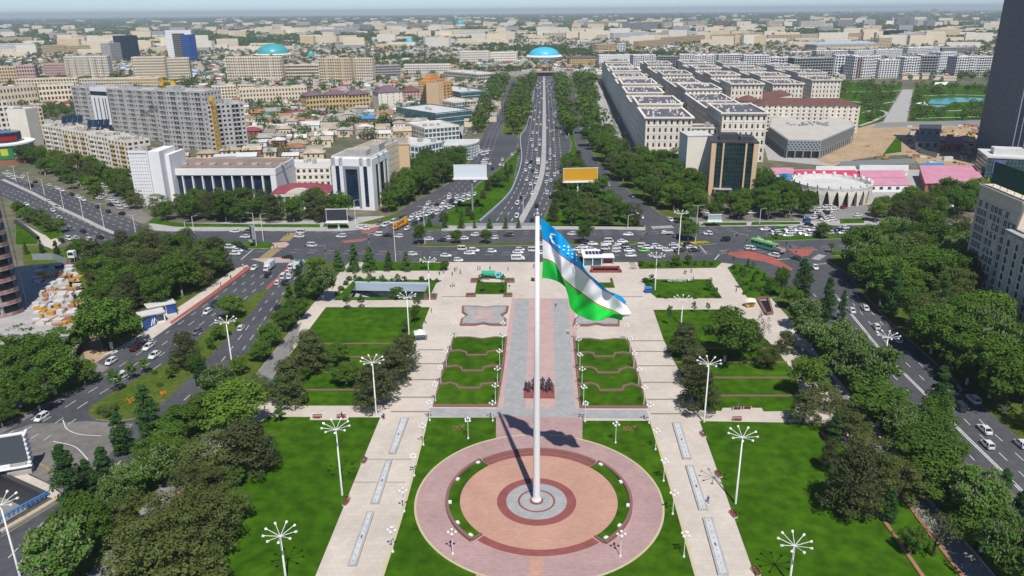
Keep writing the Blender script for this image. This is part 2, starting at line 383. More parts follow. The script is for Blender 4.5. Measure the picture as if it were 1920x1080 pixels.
# roads
RD = dict(
 avenue=[(-160,262),(-40,312),(10,332),(105,354),(160,377),(212,400),(270,422),(320,431),(480,431),(640,433),(690,428),(740,421),(800,430),(960,429),(1140,428),(1240,425),(1320,424),(1640,421),(1760,420),(2050,412),
         (2050,455),(1700,463),(1562,470),(1548,487),(1480,560),(1424,503),(1360,493),(1340,497),(640,497),(560,505),(440,520),(380,492),(250,480),(165,465),(125,440),(22,376),(-160,300)],
 left=[(467,500),(400,553),(287,634),(205,662),(130,700),(0,797),(-140,880),(-140,1120),(70,1130),(70,1080),(175,945),(250,880),(340,790),(420,710),(490,627),(535,545),(580,500),(600,470),(470,470)],
 right=[(1500,470),(1560,468),(1587,513),(1612,546),(1665,602),(1752,682),(1845,765),(1897,810),(2010,905),(2010,1150),(1960,1090),(1850,975),(1710,810),(1602,682),(1520,600),(1470,552),(1424,500)],
 highway=[(1003,144),(1039,144),(1046,190),(1053,237),(1071,268),(1062,300),(1046,345),(1022,400),(1010,428),(890,428),(897,417),(945,372),(962,345),(975,300),(972,262),(986,235),(995,190)],
 slip=[(958,150),(968,150),(950,205),(938,250),(968,255),(972,262),(965,282),(930,320),(895,345),(862,378),(825,408),(828,432),(700,434),(735,405),(790,372),(850,340),(885,300),(915,235),(938,190)],
 slip2=[(1060,146),(1070,146),(1090,230),(1100,270),(1125,310),(1190,370),(1250,408),(1290,432),(1215,432),(1160,395),(1105,330),(1080,270),(1070,200)])
ROADL = dict(avenue='avenue', left='left_road', right='right_road', highway='highway', slip='slip_road', slip2='slip_road')
for k, (nm, pts) in enumerate(RD.items()):
    loop = PP(pts)
    if nm == 'left':
        holed('left_road', loop, [PP([(-60,880),(0,893),(90,934),(0,986),(-60,1020)])], 0.03, M['asphalt']).build('left_road', M['asphalt'], kind='structure')
    else:
        slab(ROADL[nm], loop, 0, 0.02+0.005*k, M['asphalt'], px=False)
# side lanes, car parks, yards
slab('side_lane', [(-60,800),(0,752),(100,715),(165,672),(205,690),(130,740),(0,815),(-60,850)], 0, 0.045, M['asphalt_old'])
slab('turning_area', [(0,815),(60,795),(165,790),(250,795),(200,860),(125,930),(90,905),(40,880),(-30,868),(-60,860)], 0, 0.05, M['asphalt_old'])
slab('car_park', [(120,318),(175,320),(250,385),(290,410),(268,420),(205,392),(195,372),(150,345)], 0, 0.05, M['asphalt_old'])
slab('car_park', [(1480,385),(1625,385),(1640,418),(1490,418)], 0, 0.05, M['asphalt_light'])
slab('car_park', [(1240,395),(1470,398),(1470,416),(1260,416)], 0, 0.045, M['asphalt_old'])
slab('frontage_yard', [(860,240),(905,215),(945,165),(950,150),(938,150),(905,200),(870,235),(862,300),(886,300)], 0, 0.06, M['concrete'])
slab('street', [(1128,150),(1140,150),(1175,210),(1240,300),(1200,300),(1150,235)], 0, 0.05, M['asphalt_old'])
slab('pavement', [(1112,150),(1126,150),(1150,235),(1198,300),(1170,310),(1130,235)], 0, 0.12, M['concrete'])
slab('pavement', [(280,432),(325,434),(480,433),(640,434),(690,429),(735,419),(720,405),(560,412),(400,418),(280,420)], 0, 0.14, M['concrete'], side=M['kerb'])
slab('pavement', [(828,433),(960,431),(1140,430),(1210,432),(1210,424),(1140,422),(960,423),(828,424)], 0, 0.15, M['concrete'], side=M['kerb'])
slab('pavement', [(1300,425),(1760,421),(1760,414),(1310,416)], 0, 0.14, M['concrete'], side=M['kerb'])
slab('pavement', [(468,502),(463,497),(440,505),(390,540),(300,600),(245,640),(190,668),(205,664),(287,635),(400,554)], 0, 0.14, M['plaza'], side=M['kerb'])
slab('cycle_path', [(470,503),(462,500),(440,518),(395,551),(318,605),(322,608),(398,556),(450,518)], 0.1, 0.152, M['red_asph'])
slab('site_track', [(122,500),(165,500),(180,560),(192,640),(205,664),(165,690),(150,640),(138,560)], 0, 0.07, M['soil'])
slab('construction_ground', [(1590,245),(1640,228),(1840,228),(1850,320),(1740,318),(1700,290),(1650,292),(1600,300),(1560,310),(1530,300)], 0, 0.06, M['soil'])
slab('forecourt', [(1425,250),(1440,300),(1560,312),(1600,300),(1620,262),(1600,250)], 0, 0.05, M['concrete'])
slab('market_yard', [(1425,318),(1850,318),(1850,372),(1640,385),(1430,372)], 0, 0.05, M['concrete'])
slab('park_walk', [(1692,168),(1712,168),(1700,228),(1655,230)], 0, 0.12, M['concrete'])
slab('forecourt', [(-60,870),(0,878),(40,885),(90,908),(118,930),(100,935),(88,932),(0,890),(-60,876)], 0.02, 0.14, M['plaza'], side=M['kerb_y'])

# verges and islands
def lawn(pts, z=0.16, mt='lawn', name='lawn', side='kerb', **kw): return slab(name, pts, 0, z, M[mt], side=M[side])
lawn([(581,497),(640,492),(640,508),(552,612),(480,702),(345,857),(165,1080),(100,1160),(20,1160),(72,1082),(178,945),(252,882),(342,792),(422,712),(492,628),(538,546)], 0.15, 'lawn_dry', 'verge')
lawn([(1378,494),(1424,504),(1452,526),(1490,572),(1520,602),(1602,684),(1710,812),(1850,977),(1960,1100),(1900,1130),(1870,1085),(1740,930),(1620,770),(1530,660),(1475,590),(1420,530)], 0.15, 'lawn_dry', 'verge')
lawn([(499,543),(475,553),(312,682),(222,730),(172,762),(165,775),(180,787),(215,791),(250,786),(305,757),(367,697),(480,577),(504,543)], 0.17, 'lawn_dry', 'island')
slab('island', [(543,497),(498,541),(503,543),(549,498)], 0, 0.14, M['red_asph'], side=M['kerb'])
lawn([(400,455),(500,455),(515,459),(505,466),(400,467)], 0.16, 'lawn', 'island')
slab('island', [(511,456),(536,454),(543,458),(536,464),(508,466)], 0, 0.15, M['plaza_pink'], side=M['kerb'])
slab('island', [(470,486),(540,482),(545,490),(500,494)], 0, 0.15, M['plaza_pink'], side=M['kerb'])
slab('island', [(640,452),(690,447),(680,452),(645,455)], 0, 0.14, M['red_asph'], side=M['kerb'])
slab('island', [(675,433),(712,425),(705,433),(680,438)], 0, 0.14, M['red_asph'], side=M['kerb'])
lawn([(785,458),(960,456),(1200,453),(1210,456),(1180,459),(960,461),(800,463),(780,462)], 0.16, 'lawn_dry', 'median')
lawn([(1240,459),(1330,454),(1345,457),(1300,461),(1250,463)], 0.16, 'lawn_dry', 'median')
lawn([(1410,448),(1470,443),(1640,440),(1760,438),(1900,436),(1900,441),(1640,446),(1450,452)], 0.16, 'lawn', 'median')
slab('island', [(1356,474),(1405,471),(1450,483),(1486,504),(1484,508),(1430,490),(1380,482)], 0, 0.14, M['red_asph'], side=M['kerb'])
slab('island', [(1475,468),(1528,466),(1518,478),(1503,481),(1490,476)], 0, 0.14, M['red_asph'], side=M['kerb'])
lawn([(1558,472),(1620,468),(1620,478),(1560,480)], 0.15, 'lawn', 'verge')
lawn([(1562,482),(1700,470),(1900,466),(2050,520),(2050,900),(2008,903),(1897,808),(1845,763),(1752,680),(1665,600),(1612,544),(1588,512),(1550,488)], 0.15, 'lawn_dry', 'verge')
# billboard island and its neighbours
lawn([(972,283),(962,345),(945,372),(896,418),(858,424),(830,422),(828,408),(866,378),(898,346),(932,321)], 0.16, 'lawn', 'island')
lawn([(828,426),(800,421),(780,430),(800,432),(828,431)], 0.16, 'lawn', 'island')
lawn([(1000,152),(996,190),(987,233),(970,256),(942,250),(952,205),(968,160)], 0.15, 'lawn_dry', 'verge')
lawn([(1041,150),(1058,150),(1068,200),(1078,270),(1102,330),(1158,397),(1210,426),(1016,424),(1026,400),(1050,345),(1066,300),(1074,268),(1055,237),(1047,190)], 0.15, 'lawn', 'verge')
lawn([(1072,146),(1110,146),(1128,235),(1168,312),(1290,330),(1300,370),(1290,416),(1250,405),(1192,368),(1127,308),(1102,270),(1092,230)], 0.14, 'lawn_dry', 'verge')
lawn([(735,400),(790,368),(850,338),(880,300),(850,300),(790,330),(740,345),(725,395)], 0.14, 'lawn_dry', 'verge')
lawn([(905,245),(935,190),(955,150),(930,150),(900,200),(880,240)], 0.13, 'lawn_dry', 'verge')
lawn([(275,418),(330,426),(600,427),(600,421),(470,421),(330,419),(290,408)], 0.2, 'lawn', 'verge')
lawn([(605,426),(655,427),(650,420),(608,420)], 0.2, 'lawn', 'verge')
lawn([(670,420),(730,405),(760,398),(755,404),(735,413),(700,421)], 0.2, 'lawn_dry', 'verge')
lawn([(30,380),(110,425),(122,442),(95,450),(60,420),(30,400)], 0.14, 'lawn', 'verge')
lawn([(30,418),(75,445),(70,458),(30,460)], 0.14, 'lawn', 'verge')
lawn([(40,460),(170,468),(250,482),(380,494),(440,505),(385,540),(300,598),(245,638),(195,655),(160,560),(140,500),(45,500)], 0.1, 'lawn_dry', 'verge')
lawn([(0,795),(130,700),(197,704),(180,712),(0,800)], 0.15, 'lawn_dry', 'verge')
lawn([(1310,424),(1400,423),(1400,418),(1320,418)], 0.2, 'lawn', 'verge')
lawn([(1408,423),(1500,421),(1500,417),(1410,417)], 0.2, 'lawn', 'verge')
lawn([(1575,420),(1620,419),(1620,410),(1575,411)], 0.2, 'lawn', 'verge')
lawn([(150,320),(10,296),(20,285),(120,300),(240,345),(245,375),(180,345)], 0.06, 'lawn_dry', 'verge')
# park at the right
lawn([(1500,150),(1692,160),(1655,228),(1610,240),(1600,190),(1500,178)], 0.08, 'lawn', 'park')
lawn([(1716,160),(1870,160),(1870,228),(1704,228)], 0.08, 'lawn', 'park')
slab('pond', [(1745,186),(1790,183),(1850,184),(1850,190),(1785,192),(1778,196),(1740,194)], 0.08, 0.13, M['water'], side=M['kerb'])
slab('pond', [(1742,197),(1775,198),(1770,202),(1740,200)], 0.08, 0.13, M['water'], side=M['kerb'])
slab('green_strip', [(1655,290),(1690,285),(1690,262),(1680,258)], 0.05, 0.1, M['lawn'])

# road markings
mk = MB(); my = MB(); ZM = 0.062
L_av = px_line([(-40,327),(60,362),(160,408),(230,436),(300,450)])
L_ew = px_line([(300,447),(480,449),(740,454),(960,455),(1240,455),(1500,446),(1760,438),(2000,432)])
L_r = px_line([(1565,552),(1610,606),(1652,657),(1722,727),(1767,772),(1803,810),(1912,917),(1990,1000)])
L_l1 = px_line([(485,515),(430,560),(350,620),(270,680),(180,735),(60,812),(-60,885)])
L_l2 = px_line([(545,520),(505,570),(455,640),(395,715),(330,775),(240,865),(150,955),(50,1060)])
L_l3 = px_line([(165,930),(110,985),(20,1080)])
L_hw = px_line([(1020,144),(1020.5,200),(1020,270),(1017,320),(1003,365),(985,400),(972,424)])
L_sl = px_line([(962,152),(945,205),(925,250),(905,300),(870,345),(830,378),(780,405),(735,428)])
L_sr = px_line([(1065,148),(1076,205),(1092,270),(1120,322),(1175,378),(1250,426)])
for off in (-10.5,-7,-3.6,3.6,7,10.5): dashes(mk, L_av, off, 0.22, 3, 4, ZM)
for off in (-17,-13.5,13,16.5,20): dashes(mk, L_ew, off, 0.2, 3, 4, ZM)
for off in (-0.25, 0.25): strip(mk, L_r, off, 0.3, ZM, ZM)
for off in (-6.8,-3.4,3.4,6.8): dashes(mk, L_r, off, 0.2, 3, 4.5, ZM)
for off in (-5,-1.6,1.8,5.2): dashes(mk, L_l1, off, 0.2, 3, 4.5, ZM)
for off in (-1.6,1.9): dashes(mk, L_l2, off, 0.2, 3, 4.5, ZM)
for off in (-3.4,0,3.4): dashes(mk, L_l3, off, 0.2, 3, 4.5, ZM)
for off in (-11.2,-7.8,-4.4,4.4,7.8,11.2): dashes(mk, L_hw, off, 0.3, 5, 6, ZM)
for off in (-3,0.4,3.8): dashes(mk, L_sl, off, 0.2, 3, 5, ZM)
strip(mk, px_line([(205,664),(250,645),(287,636)]), -0.6, 0.5, ZM, ZM)
strip(mk, px_line([(118,788),(126,805),(150,815),(190,818)]), 0, 0.25, ZM+0.03, ZM+0.03)
strip(mk, px_line([(100,828),(140,838),(165,862)]), 0, 0.25, ZM+0.03, ZM+0.03)
strip(mk, px_line([(20,818),(60,800)]), 0, 0.25, ZM+0.03, ZM+0.03)
def zebra(a, b, w, n):
    a = P(*a); b = P(*b); d = (b-a); L = d.length; d.normalize(); nn = Vector((-d.y, d.x))
    for k in range(n):
        c = a + d*(L*(k+.5)/n); h = L/n*0.27
        mk.quad((*(c-d*h-nn*w/2), ZM), (*(c+d*h-nn*w/2), ZM), (*(c+d*h+nn*w/2), ZM), (*(c-d*h+nn*w/2), ZM))
zebra((516,491),(582,489), 3.2, 16); zebra((1528,487),(1542,478), 3, 7); zebra((1222,427),(1262,425), 4, 9)
for a, b in (((452,487),(474,468)),((1312,461),(1324,475)),((1420,443),(1436,452)),((1340,487),(1349,477)),((1455,487),(1483,485)),((1522,497),(1550,494))):
    strip(mk, [P(*a), P(*b)], 0, 0.4, ZM, ZM)
mk.build('road_markings', M['paint'], kind='structure')
zb = MB()
for a, b in (((533,452),(548,437)),((496,484),(519,466))): strip(zb, [P(*a), P(*b)], 0, 4.5, ZM, ZM)
strip(zb, px_line([(62,864),(90,880),(118,905)]), 0, 0.5, 0.16, 0.16)
strip(zb, px_line([(0,1006),(60,970),(118,934)]), -0.3, 0.3, ZM, ZM)
zb.build('yellow_markings', M['paint_y'], kind='structure')
# medians and barriers
md = MB(); strip(md, px_line([(5,337),(60,362),(100,383),(112,388)]), 0, 2.2, 0, 0.25); strip(md, px_line([(102,386),(150,408),(200,432),(252,452)]), 0, 2.2, 0, 0.25)
md.build('median', M['concrete'], kind='structure')
md = MB(); strip(md, L_hw, 0, 3.0, 0, 0.35); md.build('median', M['concrete'], kind='structure')
fb = MB()
strip(fb, px_line([(1005,146),(998,190),(988,236),(976,258),(978,300),(965,345),(948,372),(899,417)]), 0, 0.5, 0, 0.9)
strip(fb, px_line([(1038,146),(1045,190),(1052,238),(1064,262)]), 0, 0.4, 0, 0.7)
fb.build('guard_wall', M['bluemetal'], kind='structure')
pw = MB(); strip(pw, px_line([(868,425),(960,424.5),(1012,424)]), 0, 0.5, 0, 1.5); pw.build('bridge_parapet', M['greymetal'], kind='structure')
tn = MB(); a, b = P(1003,143), P(1040,143); tn.box(a.x-6, b.x+6, a.y, a.y+3, 0, 7); tn.build('tunnel_portal', M['concrete'], kind='structure')
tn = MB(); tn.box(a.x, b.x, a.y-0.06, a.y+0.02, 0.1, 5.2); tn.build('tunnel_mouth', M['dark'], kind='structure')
sl_ = MB(); sl_.box(a.x-60, b.x+60, a.y+3, a.y+9, 0, 6.5); sl_.build('overpass_deck', M['concrete'], kind='structure')

# ---------------------------------------------------------------- plaza
base = [(655,492),(1345,492),(1378,496),(1420,532),(1475,592),(1530,662),(1620,772),(1740,932),(1872,1087),(1960,1200),(90,1200),(163,1080),(343,858),(478,703),(550,613),(608,546),(638,509)]
pb = holed('plaza', PP(base), [hs, hm], 0.12, M['plaza'])
lp = PP(base)
for k in range(len(lp)):
    a, b = lp[k], lp[(k+1) % len(lp)]; pb.quad((*a, 0), (*b, 0), (*b, 0.12), (*a, 0.12))
pb.build('plaza_paving', M['plaza'], kind='structure')
slab('promenade', [(342,860),(480,703),(552,613),(566,604),(545,665),(500,735),(437,800),(342,920),(222,1077),(150,1180),(60,1180),(163,1081)], 0.1, 0.135, M['asphalt_light'])
slab('promenade', [(1480,640),(1527,667),(1612,772),(1730,930),(1862,1080),(1940,1180),(1890,1180),(1802,1080),(1705,950),(1570,757)], 0.1, 0.135, M['asphalt_light'])
slab('red_path', [(1573,740),(1600,768),(1640,822),(1632,828),(1590,775),(1565,745)], 0.12, 0.145, M['granite_dark'])
# lawns of the plaza
lawn([(690,492),(843,494),(836,509),(680,509)], 0.3)
l2 = holed('lawn', PP([(668,523),(829,527),(818,532),(803,563),(626,564)]), [hs], 0.3, M['lawn']); l2.build('lawn', M['lawn'], kind='structure')
lawn([(894,530),(951,531),(950,553),(890,553)], 0.3)
lawn([(1122,531),(1150,531),(1153,541),(1124,541)], 0.3)
lawn([(611,577),(806,577),(788,622),(707,762),(535,762),(500,735),(515,705),(545,665),(581,617)], 0.22, side='kerb')
lawn([(530,783),(713,784),(592,1080),(560,1160),(180,1160),(222,1077),(342,920),(430,850),(500,783)], 0.22)
lawn([(803,784),(930,784),(930,1000),(893,1056),(893,1160),(692,1160),(718,1080),(797,810)], 0.18, side='kerb_y')
lawn([(1092,790),(1219,790),(1304,1080),(1328,1160),(1112,1160),(1112,1060),(1092,1000)], 0.18, side='kerb_y')
lawn([(1225,582),(1370,581),(1397,606),(1440,640),(1490,700),(1500,740),(1490,772),(1432,773),(1428,766),(1355,766),(1352,772),(1310,770),(1245,640)], 0.22)
lawn([(1312,791),(1545,795),(1620,880),(1705,950),(1802,1080),(1850,1160),(1440,1160),(1415,1080)], 0.22)
lawn([(1195,491),(1357,490),(1342,503),(1199,505)], 0.3, side='granite_dark')
lawn([(1205,525),(1330,525),(1354,560),(1232,560),(1214,545)], 0.3, side='granite_dark')
lawn([(1364,503),(1380,495),(1424,504),(1452,526),(1470,556),(1430,562),(1401,559)], 0.3)
slab('bench_bay', [(582,783),(655,783),(652,789),(581,789)], 0.1, 0.25, M['plaza'])
slab('sunken_rim', [(664,532),(806,534),(803,537.2),(667,535)], 0, 0.9, M['bluemetal'])
# terrace walls of the side lawns and kerb lines
tw = MB()
for v, u0, u1 in ((646,560,757),(671,535,744),(700,520,728),(733,503,716)): strip(tw, [P(u0,v), P(u1,v)], 0, 0.6, 0.1, 0.42)
for v, u0, u1 in ((655,1250,1450),(681,1265,1475),(710,1280,1492),(744,1296,1498)): strip(tw, [P(u0,v), P(u1,v)], 0, 0.6, 0.1, 0.42)
tw.build('terrace_wall', M['granite_dark'], kind='structure')
kb = MB()
for pts in ([(342,921),(280,1000),(221,1078),(180,1140)], [(442,866),(420,902),(390,940)], [(1540,812),(1655,976),(1727,1080),(1770,1140)], [(1570,757),(1705,951),(1802,1081),(1840,1135)], [(1485,678),(1530,730)]):
    strip(kb, px_line(pts), 0, 0.7, 0.1, 0.45)
kb.build('brick_kerb', M['kerb_red'], kind='structure')
ky = MB()
for pts in ([(797,805),(757,955),(718,1080),(700,1140)], [(1221,795),(1262,930),(1305,1082),(1322,1140)]): strip(ky, px_line(pts), 0, 0.5, 0.1, 0.26)
ky.build('flower_edging', M['kerb_y'], kind='structure')
# step lines across the two walks
M['kerb_grey'] = mat('grey_step', (0.27,0.225,0.20), .8, noise=1, var=.1)
st = MB()
for v in (657,683,713,746,773): strip(st, [P(806-(v-576)*0.43+12, v), P(848-(v-640)*0.30, v)], 0, 0.45, 0.1, 0.24)
for v in (640,660,687,718,750,777): strip(st, [P(1184+(v-640)*0.27, v), P(1246+(v-640)*0.44, v)], 0, 0.45, 0.1, 0.24)
strip(st, [P(828,557), P(875,557)], 0, 0.5, 0.1, 0.2); strip(st, [P(1155,557), P(1205,557)], 0, 0.5, 0.1, 0.2)
for v, a, b in ((862,686,771),(905,664,760)): strip(st, [P(a,v), P(b,v)], 0, 0.25, 0.1, 0.14)
st.build('step', M['kerb_grey'], kind='structure')
# central strip
def band(u0t, u1t, u0b, u1b, vt, vb, z, mt, name='central_walk'):
    slab(name, [(u0t,vt),(u1t,vt),(u1b,vb),(u0b,vb)], 0.1, z, M[mt])
band(960,1075,930,1096,560,770,0.14,'plaza_pink')
band(967,992,943,985,562,768,0.15,'plaza_grey'); band(1036,1065,1042,1078,562,768,0.15,'plaza_grey')
slab('cross_walk', [(805,766),(1212,770),(1218,786),(800,782)], 0.1, 0.148, M['plaza_grey'])
slab('ring_approach', [(928,781),(1094,784),(1108,830),(915,830)], 0.1, 0.165, M['ring_pink'])
slab('ring_exit', [(893,1050),(1112,1056),(1114,1160),(890,1160)], 0.1, 0.2, M['ring_pink'])
slab('ring_exit_band', [(994,1036),(1018,1036),(1020,1160),(992,1160)], 0.1, 0.235, M['disc_pink'])
# flag circle
PC = P(1006, 941); RO = (P(1241,936)-P(780,936)).length/2
RCX = ((P(1241,936)+P(780,936))/2); CC = Vector((RCX.x, RCX.y))
AX = math.atan2(2.5, 57)
cz = MB(); cz.ring(CC, 0, RO, 0.1, 0.22); cz.build('flag_circle', M['ring_pink'], kind='structure')
cz = MB(); cz.ring(CC, RO-0.25, RO+0.15, 0.1, 0.27); cz.build('flag_circle_edge', M['kerb_y'], kind='structure')
r_in = (P(1152,930)-P(861,930)).length/2
cz = MB(); cz.ring(CC, 0, r_in, 0.2, 0.235); cz.build('inner_disc', M['disc_pink'], kind='structure')
def ang(deg): return R(90-deg) - AX      # clockwise from plaza north
for k in range(4):   # curved steps on the far side
    cz = MB(); cz.ring(CC, r_in+0.05+k*0.62, r_in+0.05+(k+1)*0.62, 0.2, 0.27+0.13*k, ang(42), ang(-42), 40); cz.build('curved_step', M['granite_red'] if k % 2 == 0 else M['granite_dark'], kind='structure')
cz = MB(); cz.ring(CC, r_in+0.05, r_in+1.7, 0.2, 0.29, ang(140), ang(220), 40); cz.build('curved_step', M['granite_red'], kind='structure')
for t0, t1 in ((44, 138), (222, 316)):
    cz = MB(); cz.ring(CC, r_in+0.1, r_in+2.3, 0.2, 0.4, ang(t0), ang(t1), 40); cz.build('curved_lawn', M['lawn'], kind='structure')
    cz = MB(); cz.ring(CC, r_in+2.3, r_in+2.9, 0.2, 0.85, ang(t0), ang(t1), 40); cz.build('curved_wall', M['granite_dark'], kind='structure')
    for t in (t0, t1):
        cz = MB(); cz.ring(CC, r_in+0.05, r_in+2.3, 0.2, 0.6, ang(t-0.6), ang(t+0.6), 3); cz.build('curved_wall_end', M['granite_dark'], kind='structure')
for r0, r1, z, mt in ((5.9, 7.7, 0.262, 'granite_red'), (0, 5.9, 0.255, 'plaza_grey'), (3.25, 3.65, 0.268, 'granite_red'), (0, 1.3, 0.5, 'granite_red')):
    cz = MB(); cz.ring(PC, r0, r1, 0.2, z, n=64); cz.build('flag_dial', M[mt], kind='structure')
# garden beds with zigzag terraces
def bed(outline, zig, ox, oy):
    w = PP([(ox+a/4, oy+b/4) for a, b in outline]); c = Vector((sum(p[0] for p in w)/len(w), sum(p[1] for p in w)/len(w)))
    slab('garden_border', w, 0.1, 0.5, M['granite_dark'], px=False)
    inner = [tuple(c+(Vector(p)-c)*0.0+(Vector(p)-c)*(1-0.9/(Vector(p)-c).length)) for p in w]
    slab('lawn', inner, 0.4, 0.54, M['lawn'], px=False)
    mbz = MB()
    for z in zig: strip(mbz, [P(ox+a/4, oy+b/4) for a, b in z], 0, 0.75, 0.5, 0.86)
    mbz.build('terrace_wall', M['granite_dark'], kind='structure')
bed([(1478,375),(1600,373),(1700,386),(1790,373),(1885,374),(1862,600),(1812,897),(1325,897),(1400,600)],
    [[(1445,492),(1520,483),(1575,498),(1582,520),(1728,520),(1738,494),(1820,486),(1868,492)],[(1405,612),(1500,600),(1540,617),(1547,637),(1703,637),(1713,610),(1800,600),(1855,606)],[(1370,742),(1460,728),(1505,745),(1517,768),(1680,768),(1690,740),(1790,730),(1835,736)]], 480, 540)
bed([(458,388),(580,384),(670,397),(770,386),(872,388),(930,560),(1018,907),(508,907),(480,620)],
    [[(478,505),(570,498),(608,508),(617,530),(763,530),(772,506),(830,500),(905,512)],[(486,618),(580,610),(628,628),(640,652),(800,652),(807,630),(865,612),(940,630)],[(500,745),(590,730),(643,753),(655,785),(828,785),(838,753),(893,738),(975,765)]], 960, 540)
# star-shaped basins
def star(cx, cy, sx, sy, n):
    def pt(x, y, k=1.0): return (cx+x*sx*k+y*k*sy*0.0 - (y*sy*k)*0.12, cy+y*sy*k)
    o = [(-1,-1),(-.35,-1),(0,-.86),(.35,-1),(1,-1),(.97,-.4),(.74,0),(.97,.4),(1,1),(.35,1),(0,.84),(-.35,1),(-1,1),(-.97,.4),(-.74,0),(-.97,-.4)]
    slab('basin_rim', [pt(x, y) for x, y in o], 0.1, 0.75, M['granite_dark'])
    slab('basin_floor', [pt(x, y, 0.9) for x, y in o], 0.7, 0.765, M['plaza_grey'])
    i = [(-.46,-.5),(-.2,-.5),(0,-.36),(.2,-.5),(.46,-.5),(.36,-.2),(.28,0),(.36,.2),(.48,.5),(.2,.5),(0,.36),(-.2,.5),(-.48,.5),(-.36,.2),(-.28,0),(-.36,-.2)]
    slab('basin_centre', [pt(x, y) for x, y in i], 0.7, 0.9, M['plaza_pink'])
    for x, y in ((-.72,-.72),(.72,-.72),(-.72,.72),(.72,.72),(0,0)):
        c = P(*pt(x, y)); r = MB(); r.ring(c, 0.75, 1.05, 0.7, 0.95, n=16); r.build('fountain_ring', M['kerb'], kind='structure')
star(908, 594.5, 44, 17.5, 0); star(1120, 594.5, 44, 18.5, 1)
# long fountain channels on the walks
def channel(a, b, c, d):
    q = PP([a, b, c, d]); cc = sum((Vector(p) for p in q), Vector((0, 0)))/4
    slab('fountain_kerb', q, 0.1, 0.5, M['concrete'], px=False)
    def inset(w):
        out = []
        for k in range(4):
            p = Vector(q[k]); e1 = (Vector(q[(k+1)%4])-p).normalized(); e0 = (Vector(q[k-1])-p).normalized(); out.append(tuple(p+(e1+e0)*w))
        return out
    slab('fountain_floor', inset(0.4), 0.45, 0.51, M['fountain'], px=False)
    A = (Vector(q[0])+Vector(q[1]))/2; B = (Vector(q[2])+Vector(q[3]))/2
    nz = MB()
    for k in range(9):
        p = A.lerp(B, (k+.6)/9.2); nz.bar((*p, 0.5), (*p, 0.62), 0.07, 6); 
    p = A.lerp(B, 0.5); nz.box(p.x-0.12, p.x+0.12, p.y-0.4, p.y+0.4, 0.5, 0.58)
    nz.build('fountain_nozzle', M['darkmetal'], kind='structure')
channel((751,786),(767,786),(742,853),(728,853)); channel((723,866),(736,866),(711,947),(694,947)); channel((688,962),(702,962),(669,1064),(651,1064))
channel((1260,795),(1276,795),(1297,863),(1280,863)); channel((1285,876),(1300,876),(1328,959),(1310,959)); channel((1317,974),(1336,974),(1367,1081),(1346,1081))
# ================================================================ buildings
FOOT = []      # oriented footprints (origin, ux, uy, w, d)
def in_foot(x, y, mrg=2.0):
    for o, ux, uy, w, d in FOOT:
        q = Vector((x, y))-o; s = q.dot(ux); t = q.dot(uy)
        if -mrg < s < w+mrg and -mrg < t < d+mrg: return True
    return False
def facade(wall, glass, o, ux, w, z0, h, nb, nf, ww=0.5, wh=0.5, sill=0.25, rec=0.2, arch=False, skip=None, frame=None):
    """wall with recessed window openings; o = corner (x, y), ux = unit direction with the outside on its right"""
    nx, ny = ux[1], -ux[0]; cw = w/nb; fh = h/nf
    def pt(s, z, d=0.0): return (o[0]+ux[0]*s-nx*d, o[1]+ux[1]*s-ny*d, z)
    for f in range(nf):
        zb = z0+f*fh; za = zb+fh*sill; zc = za+fh*wh; zt = zb+fh
        wall.quad(pt(0,zb), pt(w,zb), pt(w,za), pt(0,za)); wall.quad(pt(0,zc), pt(w,zc), pt(w,zt), pt(0,zt))
        s = 0.0
        for b in range(nb):
            if skip and skip(f, b): continue
            x0 = b*cw+cw*(1-ww)/2; x1 = x0+cw*ww
            wall.quad(pt(s,za), pt(x0,za), pt(x0,zc), pt(s,zc)); s = x1
            wall.quad(pt(x0,za), pt(x1,za), pt(x1,za,rec), pt(x0,za,rec)); wall.quad(pt(x0,zc,rec), pt(x1,zc,rec), pt(x1,zc), pt(x0,zc))
            wall.quad(pt(x0,za), pt(x0,za,rec), pt(x0,zc,rec), pt(x0,zc)); wall.quad(pt(x1,za,rec), pt(x1,za), pt(x1,zc), pt(x1,zc,rec))
            glass.quad(pt(x0,za,rec), pt(x1,za,rec), pt(x1,zc,rec), pt(x0,zc,rec))
            if arch:
                c = (x0+x1)/2; k = min((x1-x0)/2, fh*0.12)
                wall.tri(pt(x0,zc-k,rec*0.3), pt(x0+k*0.9,zc,rec*0.3), pt(x0,zc,rec*0.3)); wall.tri(pt(x1,zc,rec*0.3), pt(x1-k*0.9,zc,rec*0.3), pt(x1,zc-k,rec*0.3))
        wall.quad(pt(s,za), pt(w,za), pt(w,zc), pt(s,zc))
def hip(mb, x0, x1, y0, y1, z, rise, mi=0, ov=0.6):
    x0 -= ov; x1 += ov; y0 -= ov; y1 += ov; k = min(x1-x0, y1-y0)/2
    if x1-x0 >= y1-y0: a, b = (x0+k, (y0+y1)/2, z+rise), (x1-k, (y0+y1)/2, z+rise); mb.quad((x0,y0,z),(x1,y0,z),b,a,mi); mb.quad((x1,y1,z),(x0,y1,z),a,b,mi); mb.tri((x1,y0,z),(x1,y1,z),b,mi); mb.tri((x0,y1,z),(x0,y0,z),a,mi)
    else: a, b = ((x0+x1)/2, y0+k, z+rise), ((x0+x1)/2, y1-k, z+rise); mb.tri((x0,y0,z),(x1,y0,z),a,mi); mb.quad((x1,y0,z),(x1,y1,z),b,a,mi); mb.tri((x1,y1,z),(x0,y1,z),b,mi); mb.quad((x0,y1,z),(x0,y0,z),a,b,mi)
    mb.quad((x0,y0,z-0.02),(x0,y1,z-0.02),(x1,y1,z-0.02),(x1,y0,z-0.02),mi)
RNG = random.Random(11)
